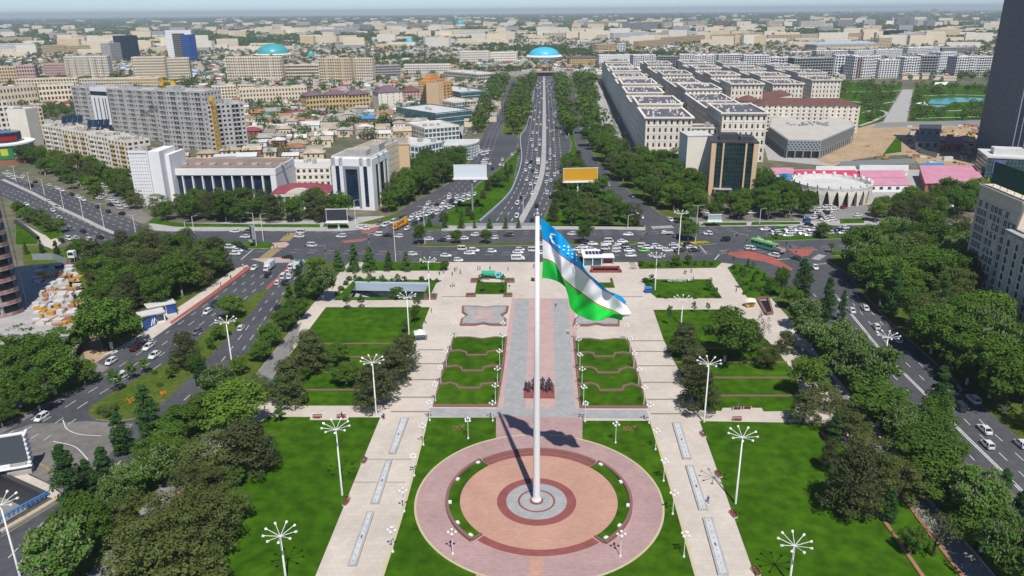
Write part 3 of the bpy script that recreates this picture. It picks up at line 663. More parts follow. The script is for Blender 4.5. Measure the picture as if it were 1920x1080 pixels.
def block(name, label, cat, a, b, depth, h, nf, bay=3.2, wall='cream', roof='roof_flat', glass='glass_soft', ww=0.48, wh=0.5, sill=0.28, rec=0.2,
          balc=0, arch=False, hiproof=None, parapet=0.8, clutter=4, side=True, group=None, balc_mat=None, band=None, z0=0.0, dish=0, cornice=0.0, solid_left=False, winpart=None, piers=None):
    a = Vector((a[0], a[1])); b = Vector((b[0], b[1])); w = (b-a).length; ux = (b-a)/w; rz = math.atan2(ux.y, ux.x)
    FOOT.append((a, ux, Vector((-ux.y, ux.x)), w, depth))
    e = empty(name, (a.x, a.y, z0), rz, label, cat, group)
    W_ = MB(); G = MB(); nb = max(1, round(w/bay)); nd = max(1, round(depth/bay))
    facade(W_, G, (0,0), (1,0), w, 0, h, nb, nf, ww, wh, sill, rec, arch)
    if side:
        facade(W_, G, (w,0), (0,1), depth, 0, h, nd, nf, ww, wh, sill, rec, arch)
        if solid_left: W_.quad((0,depth,0),(0,0,0),(0,0,h),(0,depth,h))
        else: facade(W_, G, (0,depth), (0,-1), depth, 0, h, nd, nf, ww, wh, sill, rec, arch)
    else:
        W_.quad((w,0,0),(w,depth,0),(w,depth,h),(w,0,h)); W_.quad((0,depth,0),(0,0,0),(0,0,h),(0,depth,h))
    W_.quad((w,depth,0),(0,depth,0),(0,depth,h),(w,depth,h))
    W_.build('wall', M[wall], e)
    G.build('window', M[glass], e, kind='stuff')
    if hiproof:
        Rf = MB(); hip(Rf, 0, w, 0, depth, h, hiproof); Rf.build('roof', M[roof], e)
    else:
        Rf = MB(); Rf.quad((0,0,h-0.05),(w,0,h-0.05),(w,depth,h-0.05),(0,depth,h-0.05)); Rf.build('roof', M[roof], e)
        if parapet:
            Pp = MB(); t = 0.35; o = cornice
            Pp.box(-o,w+o,-o,t,h,h+parapet); Pp.box(-o,w+o,depth-t,depth+o,h,h+parapet); Pp.box(-o,t,t,depth-t,h,h+parapet); Pp.box(w-t,w+o,t,depth-t,h,h+parapet)
            Pp.build('parapet', M[wall], e)
        if clutter:
            Cl = MB()
            for k in range(clutter):
                x = RNG.uniform(2, max(2.1, w-4)); y = RNG.uniform(1.5, max(1.6, depth-4)); sx = RNG.uniform(1.2, 3.5); sy = RNG.uniform(1.2, 3); Cl.box(x, min(x+sx, w-.5), y, min(y+sy, depth-.5), h-0.04, h+RNG.uniform(0.8, 2.4))
            Cl.build('roof_unit', M['concrete'], e, kind='stuff')
    if balc:
        Bc = MB(); fh = h/nf; cw = w/nb
        for bb in range(nb):
            if bb % balc == 0: continue
            if bb % balc > balc-2 and balc > 2: continue
            for f in range(nf if nf < 3 else nf):
                if f == 0: continue
                z = f*fh
                Bc.box(bb*cw+0.15, (bb+1)*cw-0.15, -1.2, -0.002, z-0.08, z+1.0)
        if Bc.v: Bc.build('balcony', M[balc_mat or wall], e, kind='stuff')
    if band:
        Bn = MB(); fh = h/nf
        for f in range(1, nf+1): Bn.box(-0.12, w+0.12, -0.14, -0.003, f*fh-0.18, f*fh+0.14)
        Bn.build('floor_band', M[band], e)
    if piers:
        Pi = MB(); np_ = max(2, round(w/piers[0]))
        for k in range(np_+1):
            x = min(max(k*w/np_, 0.3), w-0.3); Pi.box(x-0.3, x+0.3, -0.35, -0.004, 0, h+0.3)
        Pi.build('pier', M[piers[1]], e, kind='stuff')
    if dish:
        Ds = MB()
        for k in range(dish):
            x = RNG.uniform(1, w-1); y = RNG.uniform(0.8, depth-0.8); Ds.bar((x,y,h), (x,y,h+1.2), 0.06, 4); Ds.bar((x,y,h+1.2), (x-0.1,y-0.35,h+1.45), 0.2, 8, 0.95)
        Ds.build('satellite_dish', M['roof_white'], e, kind='stuff')
    return e
def BK(u0, v0, u1, v1, vt, depth, nf, label, name='apartment_block', cat='apartment block', **kw):
    a = P(u0, v0); b = P(u1, v1); h = hpx(a, vt)
    if nf >= 4 and name == 'apartment_block': kw.setdefault('ww', .6); kw.setdefault('wh', .56)
    return block(name, label, cat, a, b, depth, h, nf, **kw)

# ---- distant and middle-distance blocks on the left
BK(128,152,208,151,107,13,9,'nine storey cream slab block left of the dark wood', wall='cream2', balc=3, balc_mat='sand', piers=(12,'whitewall'))
BK(253,154,315,153,108,13,9,'nine storey cream slab block right of the dark wood', wall='cream', balc=3, balc_mat='cream2')
BK(319,158,360,157,110,13,9,'narrow nine storey cream block below the white tower', wall='cream', balc=3, balc_mat='cream2')
BK(428,157,532,156,108,13,9,'wide nine storey cream slab block below the turquoise dome', wall='cream', balc=3, balc_mat='cream2', piers=(16,'cream2'))
BK(600,158,660,158,110,13,9,'nine storey yellowish slab block in the middle of the far left', wall='sand', balc=3, balc_mat='cream2', piers=(10,'cream2'))
BK(662,156,700,156,110,13,9,'nine storey pale slab joined to the yellowish slab block', wall='cream', balc=3, balc_mat='cream2', piers=(10,'cream2'))
BK(533,153,600,152,123,13,5,'five storey brownish block with long balcony bands', wall='tan', ww=0.85, band='cream2')
BK(701,149,752,147,124,13,5,'five storey grey block right of the pale slabs', wall='greyw', ww=0.8, band='cream2')
BK(758,145,845,144,122,13,5,'long white five storey block behind the orange tower', wall='cream2', balc=2, balc_mat='whitewall')
BK(862,123,918,122,97,16,6,'cream six storey office block left of the far circus', wall='cream2', roof='roof_white', name='office_block', cat='office block')
BK(919,122,970,121,99,16,5,'cream five storey office wing beside the avenue', wall='cream2', roof='roof_white', name='office_block', cat='office block')
BK(0,163,36,162,127,13,6,'cream six storey block at the left edge of the far city', wall='sand')
BK(37,164,72,163,124,13,6,'pink and cream six storey block at the far left', wall='pinkw', ww=0.6)
BK(86,150,130,149,121,13,6,'pinkish six storey block left of the cream slab', wall='pinkw', ww=0.62)
BK(35,176,150,172,150,14,4,'long four storey cream block behind the grey shell buildings', wall='cream')
BK(152,172,300,170,149,14,4,'very long low cream block behind the grey shell', wall='cream')
BK(-20,205,75,196,168,16,3,'cream block with long grey roof at the left edge', wall='cream', roof='roof_grey')
BK(78,200,146,196,162,16,4,'low peach block left of the grey shell building', wall='cream')
BK(-10,262,28,258,193,13,7,'white seven storey block at the left edge', wall='cream2')
BK(27,276,62,276,207,13,8,'white blank-sided tower block behind the round advert building', wall='cream2', ww=0.02, wh=0.02)
BK(62,262,90,258,205,13,7,'peach end wall block behind the satellite dish roof', wall='cream')
BK(386,216,402,214,168,12,7,'narrow peach block behind the right grey shell', wall='peach', ww=0.3)
BK(401,192,446,190,163,13,5,'peach five storey block right of the yellow crane', wall='cream')
BK(449,192,482,192,160,13,5,'peach five storey block left of the long yellow school', wall='cream')
BK(452,200,578,194,168,14,4,'long yellow four storey school block', wall='cream', name='school_block', cat='school', clutter=8)
BK(577,216,612,213,180,14,4,'yellow four storey block with mauve hip roof, left wing', wall='yellow', roof='roof_mauve', hiproof=4)
BK(613,213,655,211,178,16,4,'yellow four storey block with mauve hip roof, middle wing', wall='yellow', roof='roof_mauve', hiproof=4)
BK(656,211,694,208,178,14,4,'yellow four storey block with mauve hip roof, right wing', wall='yellow', roof='roof_mauve', hiproof=4)
BK(711,206,756,203,174,18,5,'cream house with dark mauve hip roof and blank front', wall='cream2', roof='roof_mauve', hiproof=6, ww=0.12, bay=6, name='house', cat='house')
BK(757,196,788,195,172,16,5,'pink five storey house with brown hip roof', wall='pinkw', roof='roof_brown', hiproof=6, name='house', cat='house')
BK(801,209,824,210,157,9,9,'tall orange and yellow tower with blank peach panel', name='tower_block', wall='peach', ww=0.05, wh=0.05)
TW = BK(824,205,848,200,156,22,9,'tall orange and yellow tower, windowed wing with orange crown', name='tower_block', wall='yellow', balc=2, balc_mat='orange', roof='orange')
c = MB(); g = P(824,206); hh = hpx(g,157); c.box(-14,15,2,14,hh,hh+3); c.box(-9,10,4,12,hh+3,hh+6); c.box(-4,5,5,11,hh+6,hh+8.5)
c.build('stepped_crown', M['orange'], TW, loc=(0,0,0))
e = BK(318,119,366,118,58,22,14,'white high tower with dark open grid front', name='high_rise', cat='tower', wall='whitewall', ww=0.3, wh=0.3)
g = MB(); w_ = (P(366,118)-P(318,119)).length; H_ = hpx(P(318,119),58)
g.box(w_*.26,w_*.74,-0.35,-0.01,4,H_-5); g.build('front_grid', M['dark'], e)
g = MB()
for k in range(15): g.box(w_*.26,w_*.74,-0.6,-0.36,4+k*(H_-9)/14,4.5+k*(H_-9)/14)
for k in range(8): g.box(w_*(.26+.48*k/7)-.2,w_*(.26+.48*k/7)+.2,-0.7,-0.61,4,H_-5)
g.box(w_*.2,w_*.8,3,14,H_+.8,H_+6); g.build('front_lattice', M['concrete'], e)
BK(361,119,373,118,66,20,13,'slim blue clad tower against the white high tower', name='high_rise', cat='tower', wall='blue', glass='glass_blue')
BK(233,119,265,117,68,24,14,'dark blue glass tower on the far left', name='high_rise', cat='tower', wall='glass_blue', glass='glass_blue', ww=0.8, wh=0.7, rec=0.1)
BK(212,121,232,119,82,20,10,'unfinished grey tower beside the dark blue glass tower', name='high_rise', cat='tower', wall='conc_grey', glass='dark')
BK(103,81,166,80,66,16,7,'long red block far at the left', wall='redw', ww=0.4, wh=0.7)
BK(0,104,68,102,83,14,7,'long bluish white block far at the left edge', wall='whitewall')
BK(0,83,62,82,71,14,6,'long orange-brown block far at the left edge', wall='peach')
BK(88,105,125,103,86,14,6,'pale yellow block far at the left', wall='sand')
BK(133,105,172,103,87,14,6,'yellow-grey block with a turquoise end wall, far left', wall='sand')
FAR = [(245,300,50,46,60,'peach'),(178,236,64,60,57,'cream'),(300,360,62,58,50,'cream'),(140,178,62,58,56,'whitewall'),(360,402,62,59,54,'cream'),(20,60,52,50,45,'cream'),
 (70,130,50,48,43,'cream2'),(550,590,59,58,48,'greyw'),(592,660,60,58,50,'cream'),(662,676,59,58,46,'whitewall'),(678,695,59,59,46,'greyw'),(697,735,55,54,48,'cream'),(735,765,54,54,46,'whitewall'),(768,800,55,54,45,'pinkw'),(803,815,55,55,43,'tan'),
 (420,470,58,56,50,'cream'),(470,540,60,58,53,'cream2'),(1100,1165,55,52,42,'sand'),(1085,1100,52,51,39,'whitewall'),(1172,1200,62,60,44,'greyw'),(1202,1232,62,60,42,'greyw'),(1245,1285,54,52,42,'cream'),(1285,1315,52,50,41,'sand'),(1342,1365,50,50,40,'redw'),
 (1020,1075,75,74,62,'cream'),(1090,1150,78,76,66,'cream2'),(1150,1215,77,74,62,'whitewall'),(1215,1260,74,72,62,'cream2'),(1260,1330,72,70,60,'whitewall'),(1330,1385,66,64,55,'greyw'),(1352,1378,66,65,57,'cream2'),
 (1197,1246,95,90,78,'peach'),(1247,1320,88,81,71,'peach'),(1321,1390,81,76,67,'sand'),(1392,1430,78,76,63,'cream'),(1440,1500,82,80,66,'sand'),(1501,1539,80,79,65,'cream'),(1540,1628,79,78,63,'sand'),(1501,1543,57,56,40,'cream2'),
 (1570,1600,54,53,38,'greyw'),(1619,1640,50,50,37,'whitewall'),(1680,1702,54,53,34,'greyw'),(1703,1718,54,53,37,'greyw'),(1719,1735,54,53,37,'cream2'),(1736,1752,54,53,39,'greyw'),(1645,1670,93,92,72,'sand'),(1661,1691,84,83,58,'glass_blue'),(1692,1714,84,82,63,'cream2'),(1715,1763,80,74,61,'cream'),
 (1600,1625,68,66,54,'cream'),(1650,1660,76,76,60,'whitewall'),(1475,1500,46,46,40,'greyw'),(1710,1722,32,32,20,'greyw'),(1745,1756,30,30,17,'cream2'),(1440,1470,52,51,39,'cream'),(1120,1160,104,102,96,'cream'),(1157,1172,102,102,82,'whitewall'),(1118,1156,101,99,84,'peach')]
CN = dict(peach='peach', cream='cream', cream2='pale cream', whitewall='white', greyw='grey', pinkw='pink', tan='tan', sand='sandy yellow', redw='red', glass_blue='blue glass')
seen = {}
for u0, u1, v0, v1, vt, wl in FAR:
    side = 'left' if u0 < 960 else 'right'; key = (side, wl); seen[key] = seen.get(key, 0)+1
    BK(u0, v0, u1, v1, vt, 14, max(3, round(hpx(P(u0,v0),vt)/3.1)), '%s slab block far on the %s of the skyline, %s of its colour' % (CN[wl], side, ORD[seen[key]-1]), wall=wl, bay=5, ww=.7, wh=.6, glass='dark', rec=.4, clutter=2, group='far slab blocks')
# ---- grey unfinished shell blocks
def shell(u0, v0, u1, v1, vt, nf, label, core):
    a = P(u0,v0); b = P(u1,v1); h = hpx(a, vt)
    e = block('unfinished_block', label, 'construction', a, b, 16, h, nf, bay=3.0, wall='conc_grey', glass='dark', ww=0.5, wh=0.5, rec=1.2, clutter=3, roof='conc_grey', solid_left=True)
    w = (b-a).length; fh = h/nf; mb = MB(); n = max(2, round(w/10))
    for k in range(n):        # open balcony bays: projecting slabs and side fins
        x = (k+.5)*w/n
        for f in range(1, nf+1): mb.box(x-2.2, x+2.2, -1.5, -0.01, f*fh-0.2, f*fh)
        for sx in (-2.3, 0, 2.3): mb.box(x+sx-0.1, x+sx+0.1, -1.45, -0.012, 0.4, h-0.3)
    mb.build('balcony_frame', M['conc_grey'], e, kind='stuff')
    mb = MB()
    for k in core: mb.box(w*k-3, w*k+3, 0.5, 8, h, h+3.5)
    if core: mb.build('stair_head', M['conc_grey'], e)
    return e
e = shell(150,252,306,266,163,11,'long grey unfinished concrete block, left of the first yellow crane', (0.17,0.62))
w_ = (P(306,266)-P(150,252)).length; H_ = hpx(P(150,252),163); mb = MB()
mb.box(w_*.26,w_*.46,-1.9,-1.52,8,H_+1); mb.build('white_cladding', M['whitewall'], e)
mb = MB()
for x in (.30,.35,.40,.43): mb.box(w_*x-.5,w_*x+.5,-1.98,-1.92,12,H_-7)
mb.box(w_*.26,w_*.46,-2.0,-1.95,H_-5,H_-2); mb.box(w_*.26,w_*.46,-2.0,-1.95,7,10); mb.build('cladding_stripe', M['glass_blue'], e)
shell(308,278,398,284,170,12,'tall grey unfinished concrete block between the two yellow cranes', (0.3,))
shell(399,284,467,278,198,10,'lower grey unfinished concrete block at the right of the group', (0.6,))
def crane(u, v, vt, jib, label):
    g = P(u, v); h = hpx(g, vt); e = empty('tower_crane', (g.x, g.y, 0), 0, label, 'crane'); mb = MB(); s = 1.1
    for x in (-s, s):
        for y in (-s, s): mb.beam((x,y,0), (x,y,h), 0.3, 0.3)
    n = int(h/3); 
    for k in range(n):
        z = k*h/n; z2 = (k+1)*h/n
        mb.beam((-s,-s,z), (s,-s,z2), 0.2, 0.2); mb.beam((s,s,z), (-s,s,z2), 0.2, 0.2); mb.beam((-s,s,z), (-s,-s,z2), 0.2, 0.2); mb.beam((s,-s,z), (s,s,z2), 0.2, 0.2)
        mb.beam((-s,-s,z2), (s,-s,z2), 0.2, 0.2)
    mb.build('mast', M['crane_y'], e)
    if jib:
        mb = MB(); L = jib; dx, dy = (-1, 0.25)
        for (p, q, z) in ((0,0,h-1),(0.9,0,h-1),(0.45,0,h+0.8)): mb.beam((p*0, q, z), (dx*L, dy*L+p, z), 0.22, 0.22)
        for k in range(int(L/2.5)):
            t = k*2.5; mb.beam((dx*t, dy*t, h-1), (dx*(t+1.2), dy*(t+1.2)+0.45, h+0.8), 0.15, 0.15); mb.beam((dx*(t+1.2), dy*(t+1.2)+.45, h+.8), (dx*(t+2.5), dy*(t+2.5), h-1), 0.15, 0.15)
        mb.beam((0,0,h), (9,-2,h), 1.2, 0.6); mb.beam((0,0,h), (0,0,h+5), 0.5, 0.5); mb.beam((0,0,h+5), (dx*L*.7, dy*L*.7, h+.8), 0.12, 0.12); mb.beam((0,0,h+5), (9,-2,h), 0.12, 0.12); mb.box(7,10,-3.2,-1,h-2.4,h-.3)
        mb.build('jib', M['crane_y'], e)
    mb = MB(); mb.box(-1.2,1.2,-2.4,-1.2,h-3,h-0.8); mb.build('cab', M['crane_y'], e)
crane(323,272,152,28,'yellow lattice tower crane with jib before the grey shells'); crane(411,284,180,0,'yellow lattice crane mast between the grey shell blocks')
# ---- long cream apartment block with dishes, four sections
sec = [((93,304),(128,311),236),((129,312),(176,321),243),((177,322),(213,329),253),((214,330),(250,337),262)]
for k, (q, r, vt) in enumerate(sec):
    BK(q[0],q[1],r[0],r[1],vt,14,8,'cream apartment block with roof dishes behind the street trees, %s section from the left' % ORD[k], wall='cream2', balc=3, balc_mat='yellow' if k in (1,3) else 'cream2', dish=12, group='sections of the long cream block', clutter=3)
for u, v in ((137,232),(186,240)):
    g = PZ(u, v, 24); e = empty('solar_array', (g.x, g.y, 24.4), 0.3, 'tilted dark %s on the cream apartment roof' % ('solar array, left one' if u < 150 else 'solar array, right one'), 'solar panel')
    for k in range(4):
        mb = MB(); x = -6+k*3.05; a_, b_, c_, d_ = (x,-2.5,0.6),(x+2.9,-2.5,0.6),(x+2.9,2.5,4.4),(x,2.5,4.4); mb.quad(a_,b_,c_,d_); o2 = 0.12
        mb.quad(*[(p[0],p[1]+.05,p[2]-o2) for p in (d_,c_,b_,a_)]); mb.build('panel', M['glass_blue'], e)
    mb = MB(); [mb.bar((x,2.3,-.4),(x,2.3,4.1),0.08,4) for x in (-5.5,0,5.5)]; [mb.bar((x,-2.3,-.4),(x,-2.3,.6),0.08,4) for x in (-5.5,0,5.5)]; mb.build('stand', M['greymetal'], e)
# ---- round advert building at the left edge
g = P(18,302); e = empty('round_building', (g.x, g.y, 0), 0, 'round white shopping building with posters at the left edge', 'building')
h1 = hpx(g, 268); r1 = 45*mpx(g)
mb = MB(); mb.lathe([(r1,0),(r1,h1*.3)], 40); mb.build('base_wall', M['brick'], e)
mb = MB(); mb.lathe([(r1+.1,h1*.3),(r1+.1,h1),(r1+1.2,h1+.1),(r1+1.2,h1+1),(r1*.62,h1+1)], 40); mb.build('drum_wall', M['whitewall'], e)
mb = MB(); mb.lathe([(r1*.62,h1+1),(r1*.62,h1+7),(r1*.6,h1+7.3)], 32); mb.build('upper_drum', M['glass_blue'], e)
mb = MB(); mb.ring((0,0), r1*.62+.2, r1*.62+.5, h1+2.5, h1+5, R(-70), R(-15), 12); mb.build('red_lettering', M['taillight'], e)
def poster(t0, t1, m_, n): mb = MB(); mb.ring((0,0), r1+.15, r1+.4, h1*.33, h1*.95, R(t0), R(t1), 10); mb.build(n, m_, e)
poster(-112,-80,MATS['white_wall'],'poster'); poster(-78,-45,mat('poster_green',(0.02,0.25,0.08),0.6),'poster')
mb = MB(); mb.ring((0,0), r1+.42, r1+.5, h1*.5, h1*.85, R(-70), R(-56), 6); mb.build('poster_emblem', mat('poster_yellow',(0.6,0.6,0.05),0.6), e)
# ---- white tower with triangular lattice
a = P(259,387); b = P(291,387); c_ = P(330,362); h = hpx(a, 287)
e = empty('lattice_tower', (a.x, a.y, 0), math.atan2(b.y-a.y, b.x-a.x), 'white tower with triangular lattice front beside the glass hall', 'office building')
w = (b-a).length; dp = 16; FOOT.append((a, (b-a)/w, Vector((-(b-a).y, (b-a).x))/w, w+16, dp))
mb = MB(); mb.box(0.3,w-.3,0.35,dp,0,h); mb.build('core_wall', M['concrete'], e)
fr = MB(); nr, nc = 16, 7
for i in range(nr):
    for j in range(nc):
        x0 = j*w/nc; x1 = (j+1)*w/nc; z0 = i*h/nr; z1 = (i+1)*h/nr; xm = (x0+x1)/2; zz = z0+(z1-z0)*.25; zt = z0+(z1-z0)*.72; k = (x1-x0)*.3
        T = [(xm-k,-.02,zt),(xm+k,-.02,zt),(xm,-.02,zz)]; A,B,C_,D = (x0,-.02,z0),(x1,-.02,z0),(x1,-.02,z1),(x0,-.02,z1)
        fr.quad(D,T[0],T[1],C_); fr.quad(A,T[2],T[0],D); fr.quad(B,C_,T[1],T[2]); fr.tri(A,B,T[2])
        for p, q in ((T[0],T[1]),(T[1],T[2]),(T[2],T[0])): fr.quad(p,q,(q[0],.34,q[2]),(p[0],.34,p[2]))
fr.box(-.3,0,-.2,dp,0,h+1); fr.box(w,w+.4,-.2,.3,0,h+1); fr.box(-.3,w+.4,-.25,-.03,h,h+1.2)
fr.build('lattice_screen', M['whitewall'], e)
mb = MB(); mb.box(w+.4,w+6,.5,dp+2,0,h+.6); mb.box(w+6,w+8,6,dp+8,0,h-2); mb.build('side_wall', M['whitewall'], e)
mb = MB(); mb.quad((0,0,h+.05),(w,0,h+.05),(w,dp,h+.05),(0,dp,h+.05)); mb.box(4,7,5,9,h,h+2.5); mb.build('roof', M['roof_flat'], e)
# ---- glass hall
a = P(314,377); b = P(522,377); h = hpx(a, 316); w = (b-a).length; rz = math.atan2(b.y-a.y, b.x-a.x)
e = empty('glass_hall', (a.x, a.y, 0), rz, 'low white hall with tall dark glass bays behind the trees', 'hall'); FOOT.append((a, (b-a)/w, Vector((-(b-a).y, (b-a).x))/w, w, 30))
mb = MB(); mb.box(-.8,w+.6,-1.2,30,h-3.2,h); mb.box(-.8,w*.9,-.6,0,0,1.4); mb.build('roof_beam', M['whitewall'], e)
mb = MB(); mb.box(0,w-.2,.55,29,0,h-3.2); mb.build('hall_wall', M['whitewall'], e)
mb = MB(); mb.quad((0,0,h+.02),(w,0,h+.02),(w,29,h+.02),(0,29,h+.02)); mb.build('roof', mat('brown_felt',(0.27,0.20,0.165),.9,noise=.2,var=.2), e)
nbay = 10; gx = w*.88/nbay; pane = MB(); pane.box(.25,gx-.45,.3,.5,1.45,h-3.25); pm = pane.mesh('glass_bay', M['glass_blue']); fin = MB(); fin.box(-.3,.3,-.9,.52,0,h-3.2); fm = fin.mesh('fin', M['whitewall'])
for k in range(nbay):
    link('glass_bay', pm, e, (k*gx+.15,0,0)); link('fin', fm, e, (k*gx,0,0))
mb = MB(); mb.box(w*.88,w*.885+.5,-1,.5,0,h-3.2); mb.box(w*.96,w+.5,-1.1,29.5,0,h-3.2); mb.build('end_wall', M['whitewall'], e)
mb = MB(); mb.box(w*.89,w*.955,.2,.5,0,h-3.25); mb.build('end_glass', M['glass_dark'], e)
mb = MB(); [mb.box(RNG.uniform(8,w-8),0,0,0,0,0) for k in range(0)]; [mb.box(6+k*7.3,9+k*7.3,8,11,h,h+.9) for k in range(8)]; mb.build('roof_unit', M['concrete'], e)
# grey link building behind, wine roofed pavilion, white office tower
BK(524,352,622,350,316,22,3,'low grey flat roofed wing between the glass hall and white office', name='wing', cat='building', wall='cream2', roof='roof_white', band='whitewall')
a = P(512,395); b = P(620,393); h = hpx(a, 365); w = (b-a).length
e = empty('pavilion', (a.x, a.y, 0), math.atan2(b.y-a.y, b.x-a.x), 'low cream pavilion with wine red roof and curved pediment', 'pavilion'); FOOT.append((a, (b-a)/w, Vector((0,1)), w, 16))
mb = MB(); mb.box(0,w,0,16,0,h); mb.box(-.4,w+.4,-.5,-.01,h-1,h+.4); [mb.box(k*w/9-.35,k*w/9+.35,-.45,-.012,0,h-1) for k in range(10)]; mb.build('wall', M['cream2'], e)
mb = MB(); [mb.box(k*w/9+.5,(k+1)*w/9-.5,-.12,-.015,.5,h-1.6) for k in range(9)]; mb.build('window', M['glass_teal'], e)
mb = MB(); hip(mb,0,w,0,16,h+.41,3.4); mb.build('roof', M['roof_wine'], e)
mb = MB(); 
for k in range(14):
    t0, t1 = k/14, (k+1)/14; f = lambda t: h+.4+2.6*math.sin(math.pi*t)**.8
    x0, x1 = w*.25+w*.5*t0, w*.25+w*.5*t1; mb.quad((x0,-.6,h+.3),(x1,-.6,h+.3),(x1,-.6,f(t1)),(x0,-.6,f(t0))); mb.quad((x0,-.6,f(t0)),(x1,-.6,f(t1)),(x1,.6,f(t1)),(x0,.6,f(t0)))
mb.build('pediment', M['cream2'], e)
a = P(628,392); b = P(702,394); h = hpx(a, 297); w = (b-a).length
e = empty('white_office', (a.x, a.y, 0), math.atan2(b.y-a.y, b.x-a.x)-R(2), 'white office tower with three dark glass strips on its front', 'office building'); FOOT.append((a, (b-a)/w, Vector((-(b-a).y, (b-a).x))/w, w, 24)); dp = 24
mb = MB(); t = .8
for x0, x1 in ((0,w*.1),(w*.2,w*.29),(w*.71,w*.8),(w*.9,w)): mb.box(x0,x1,0,t,0,h)
mb.box(0,w,0,t-.003,h*.86,h); mb.box(w*.1,w*.9,.1,t-.01,0,1.5)
mb.box(.01,w-.01,t,dp,0,h-.3); mb.box(0,w,t,t+.5,h,h+.9); mb.box(0,.5,t+.5,dp,h,h+.9); mb.box(w-.5,w,t+.5,dp,h,h+.9)
for y0, y1 in ((0,5),(9,11),(17,19),(22,24)): mb.box(w,w+.6,y0,y1,0,h)
mb.box(w,w+.6,5,22,h*.86,h); mb.build('wall', M['whitewall'], e)
mb = MB(); mb.box(w*.29,w*.35,-.1,.4,1,h*.86); mb.box(w*.65,w*.71,-.1,.4,1,h*.86); mb.box(w*.35,w*.65,-.1,.4,h*.8,h*.86); mb.build('portal_frame', M['greymetal'], e)
for x0, x1, ht in ((w*.1,w*.2,h*.86),(w*.35,w*.65,h*.8),(w*.8,w*.9,h*.86)):
    nn = 10
    for k in range(nn):
        z0 = 1.5+(ht-1.5)*k/nn; z1 = 1.5+(ht-1.5)*(k+1)/nn-.15; mb = MB(); mb.box(x0,x1,.3,.45,z0,z1); mb.build('glass_panel', M['glass_blue'], e)
mb = MB(); mb.box(w+.02,w+.3,5,22,1,h*.86); mb.build('side_glass', M['glass_dark'], e)
mb = MB(); mb.quad((0,t,h+.03),(w,t,h+.03),(w,dp,h+.03),(0,dp,h+.03)); mb.build('roof', M['roof_flat'], e)
mb = MB(); mb.box(w*.45,w*.75,dp*.35,dp*.6,h,h+2.6); mb.box(w*.72,w*.97,dp*.6,dp*.95,h,h+4.5); mb.box(w*.1,w*.4,dp*.6,dp*.9,h,h+1.6); mb.build('roof_house', M['concrete'], e)
mb = MB(); mb.bar((w*.84,dp*.8,h+4.5),(w*.84,dp*.8,h+13),.12,5); mb.build('mast', M['greymetal'], e)
BK(716,372,752,352,281,14,8,'cream office wing with small windows behind the white office', name='office_wing', cat='office building', wall='cream', ww=0.35, wh=0.35)
g0 = P(733,352); hh = hpx(g0, 272); e = empty('end_wall_block', (g0.x, g0.y, 0), 0.12, 'tall blank peach end wall behind the white office', 'building'); mb = MB(); mb.box(0,11,0,22,0,hh); mb.box(-.3,11.3,-.3,22.3,hh,hh+.5); mb.build('wall', M['peach'], e)
mb = MB(); mb.box(.5,10.5,.5,21.5,hh+.5,hh+.7); mb.build('roof', M['roof_flat'], e); FOOT.append((g0, Vector((1,0)), Vector((0,1)), 11, 22))
# ---- row of commercial buildings along the left slip road
def comm(u0,v0,u1,v1,vt,dp,label,wall='glass_teal',roof='roof_white',nf=3,**kw):
    return BK(u0,v0,u1,v1,vt,dp,nf,label,name='shop_building',cat='shop building',wall=wall,roof=roof,glass='glass_teal',ww=.8,wh=.7,sill=.15,band='whitewall',rec=.1,clutter=3,**kw)
comm(786,310,830,300,275,30,'white and teal glass shop building with tall framed panel','whitewall')
a = P(832,300); e = empty('curved_shop', (a.x, a.y, 0), 0, 'curved teal glass shop front on the slip road', 'shop building'); hh = hpx(a, 274); FOOT.append((a, Vector((1,0)), Vector((0,1)), 24, 24))
mb = MB(); poly = [(0,0),(6,-.5),(12,.5),(17,3.5),(20.5,8),(22,14),(22,24),(0,24)]; mb.prism(poly,.01,hh); mb.build('glass_wall', M['glass_teal'], e)
mb = MB()
for z in [hh*k/5 for k in range(1,6)]: mb.prism([(x*1.012,y*1.012-.05) for x, y in poly], z-.22, z)
for k in range(5):
    for s in range(4):
        p = Vector(poly[k]).lerp(Vector(poly[k+1]), s/4); mb.beam((p.x,p.y-.05,0),(p.x,p.y-.05,hh),.22,.22)
mb.build('mullion', M['whitewall'], e)
mb = MB(); mb.prism([(x*1.02,y*1.02-.1) for x, y in poly], hh, hh+.6); mb.build('roof', M['roof_white'], e)
comm(797,268,862,262,242,34,'white roofed shop building with blue pyramid skylight','cream2')
comm(818,240,884,232,214,60,'long pale grey roofed glass shop building')
comm(850,212,893,208,193,45,'pale roofed shop building in the middle of the row','tan')
comm(863,195,913,191,174,70,'long pale roofed shop building nearest the circus','glass_teal')
comm(896,158,935,155,140,80,'pale low shop building far up the slip road','tan')
comm(845,148,900,146,136,26,'long low pale building beyond the orange tower','cream2')
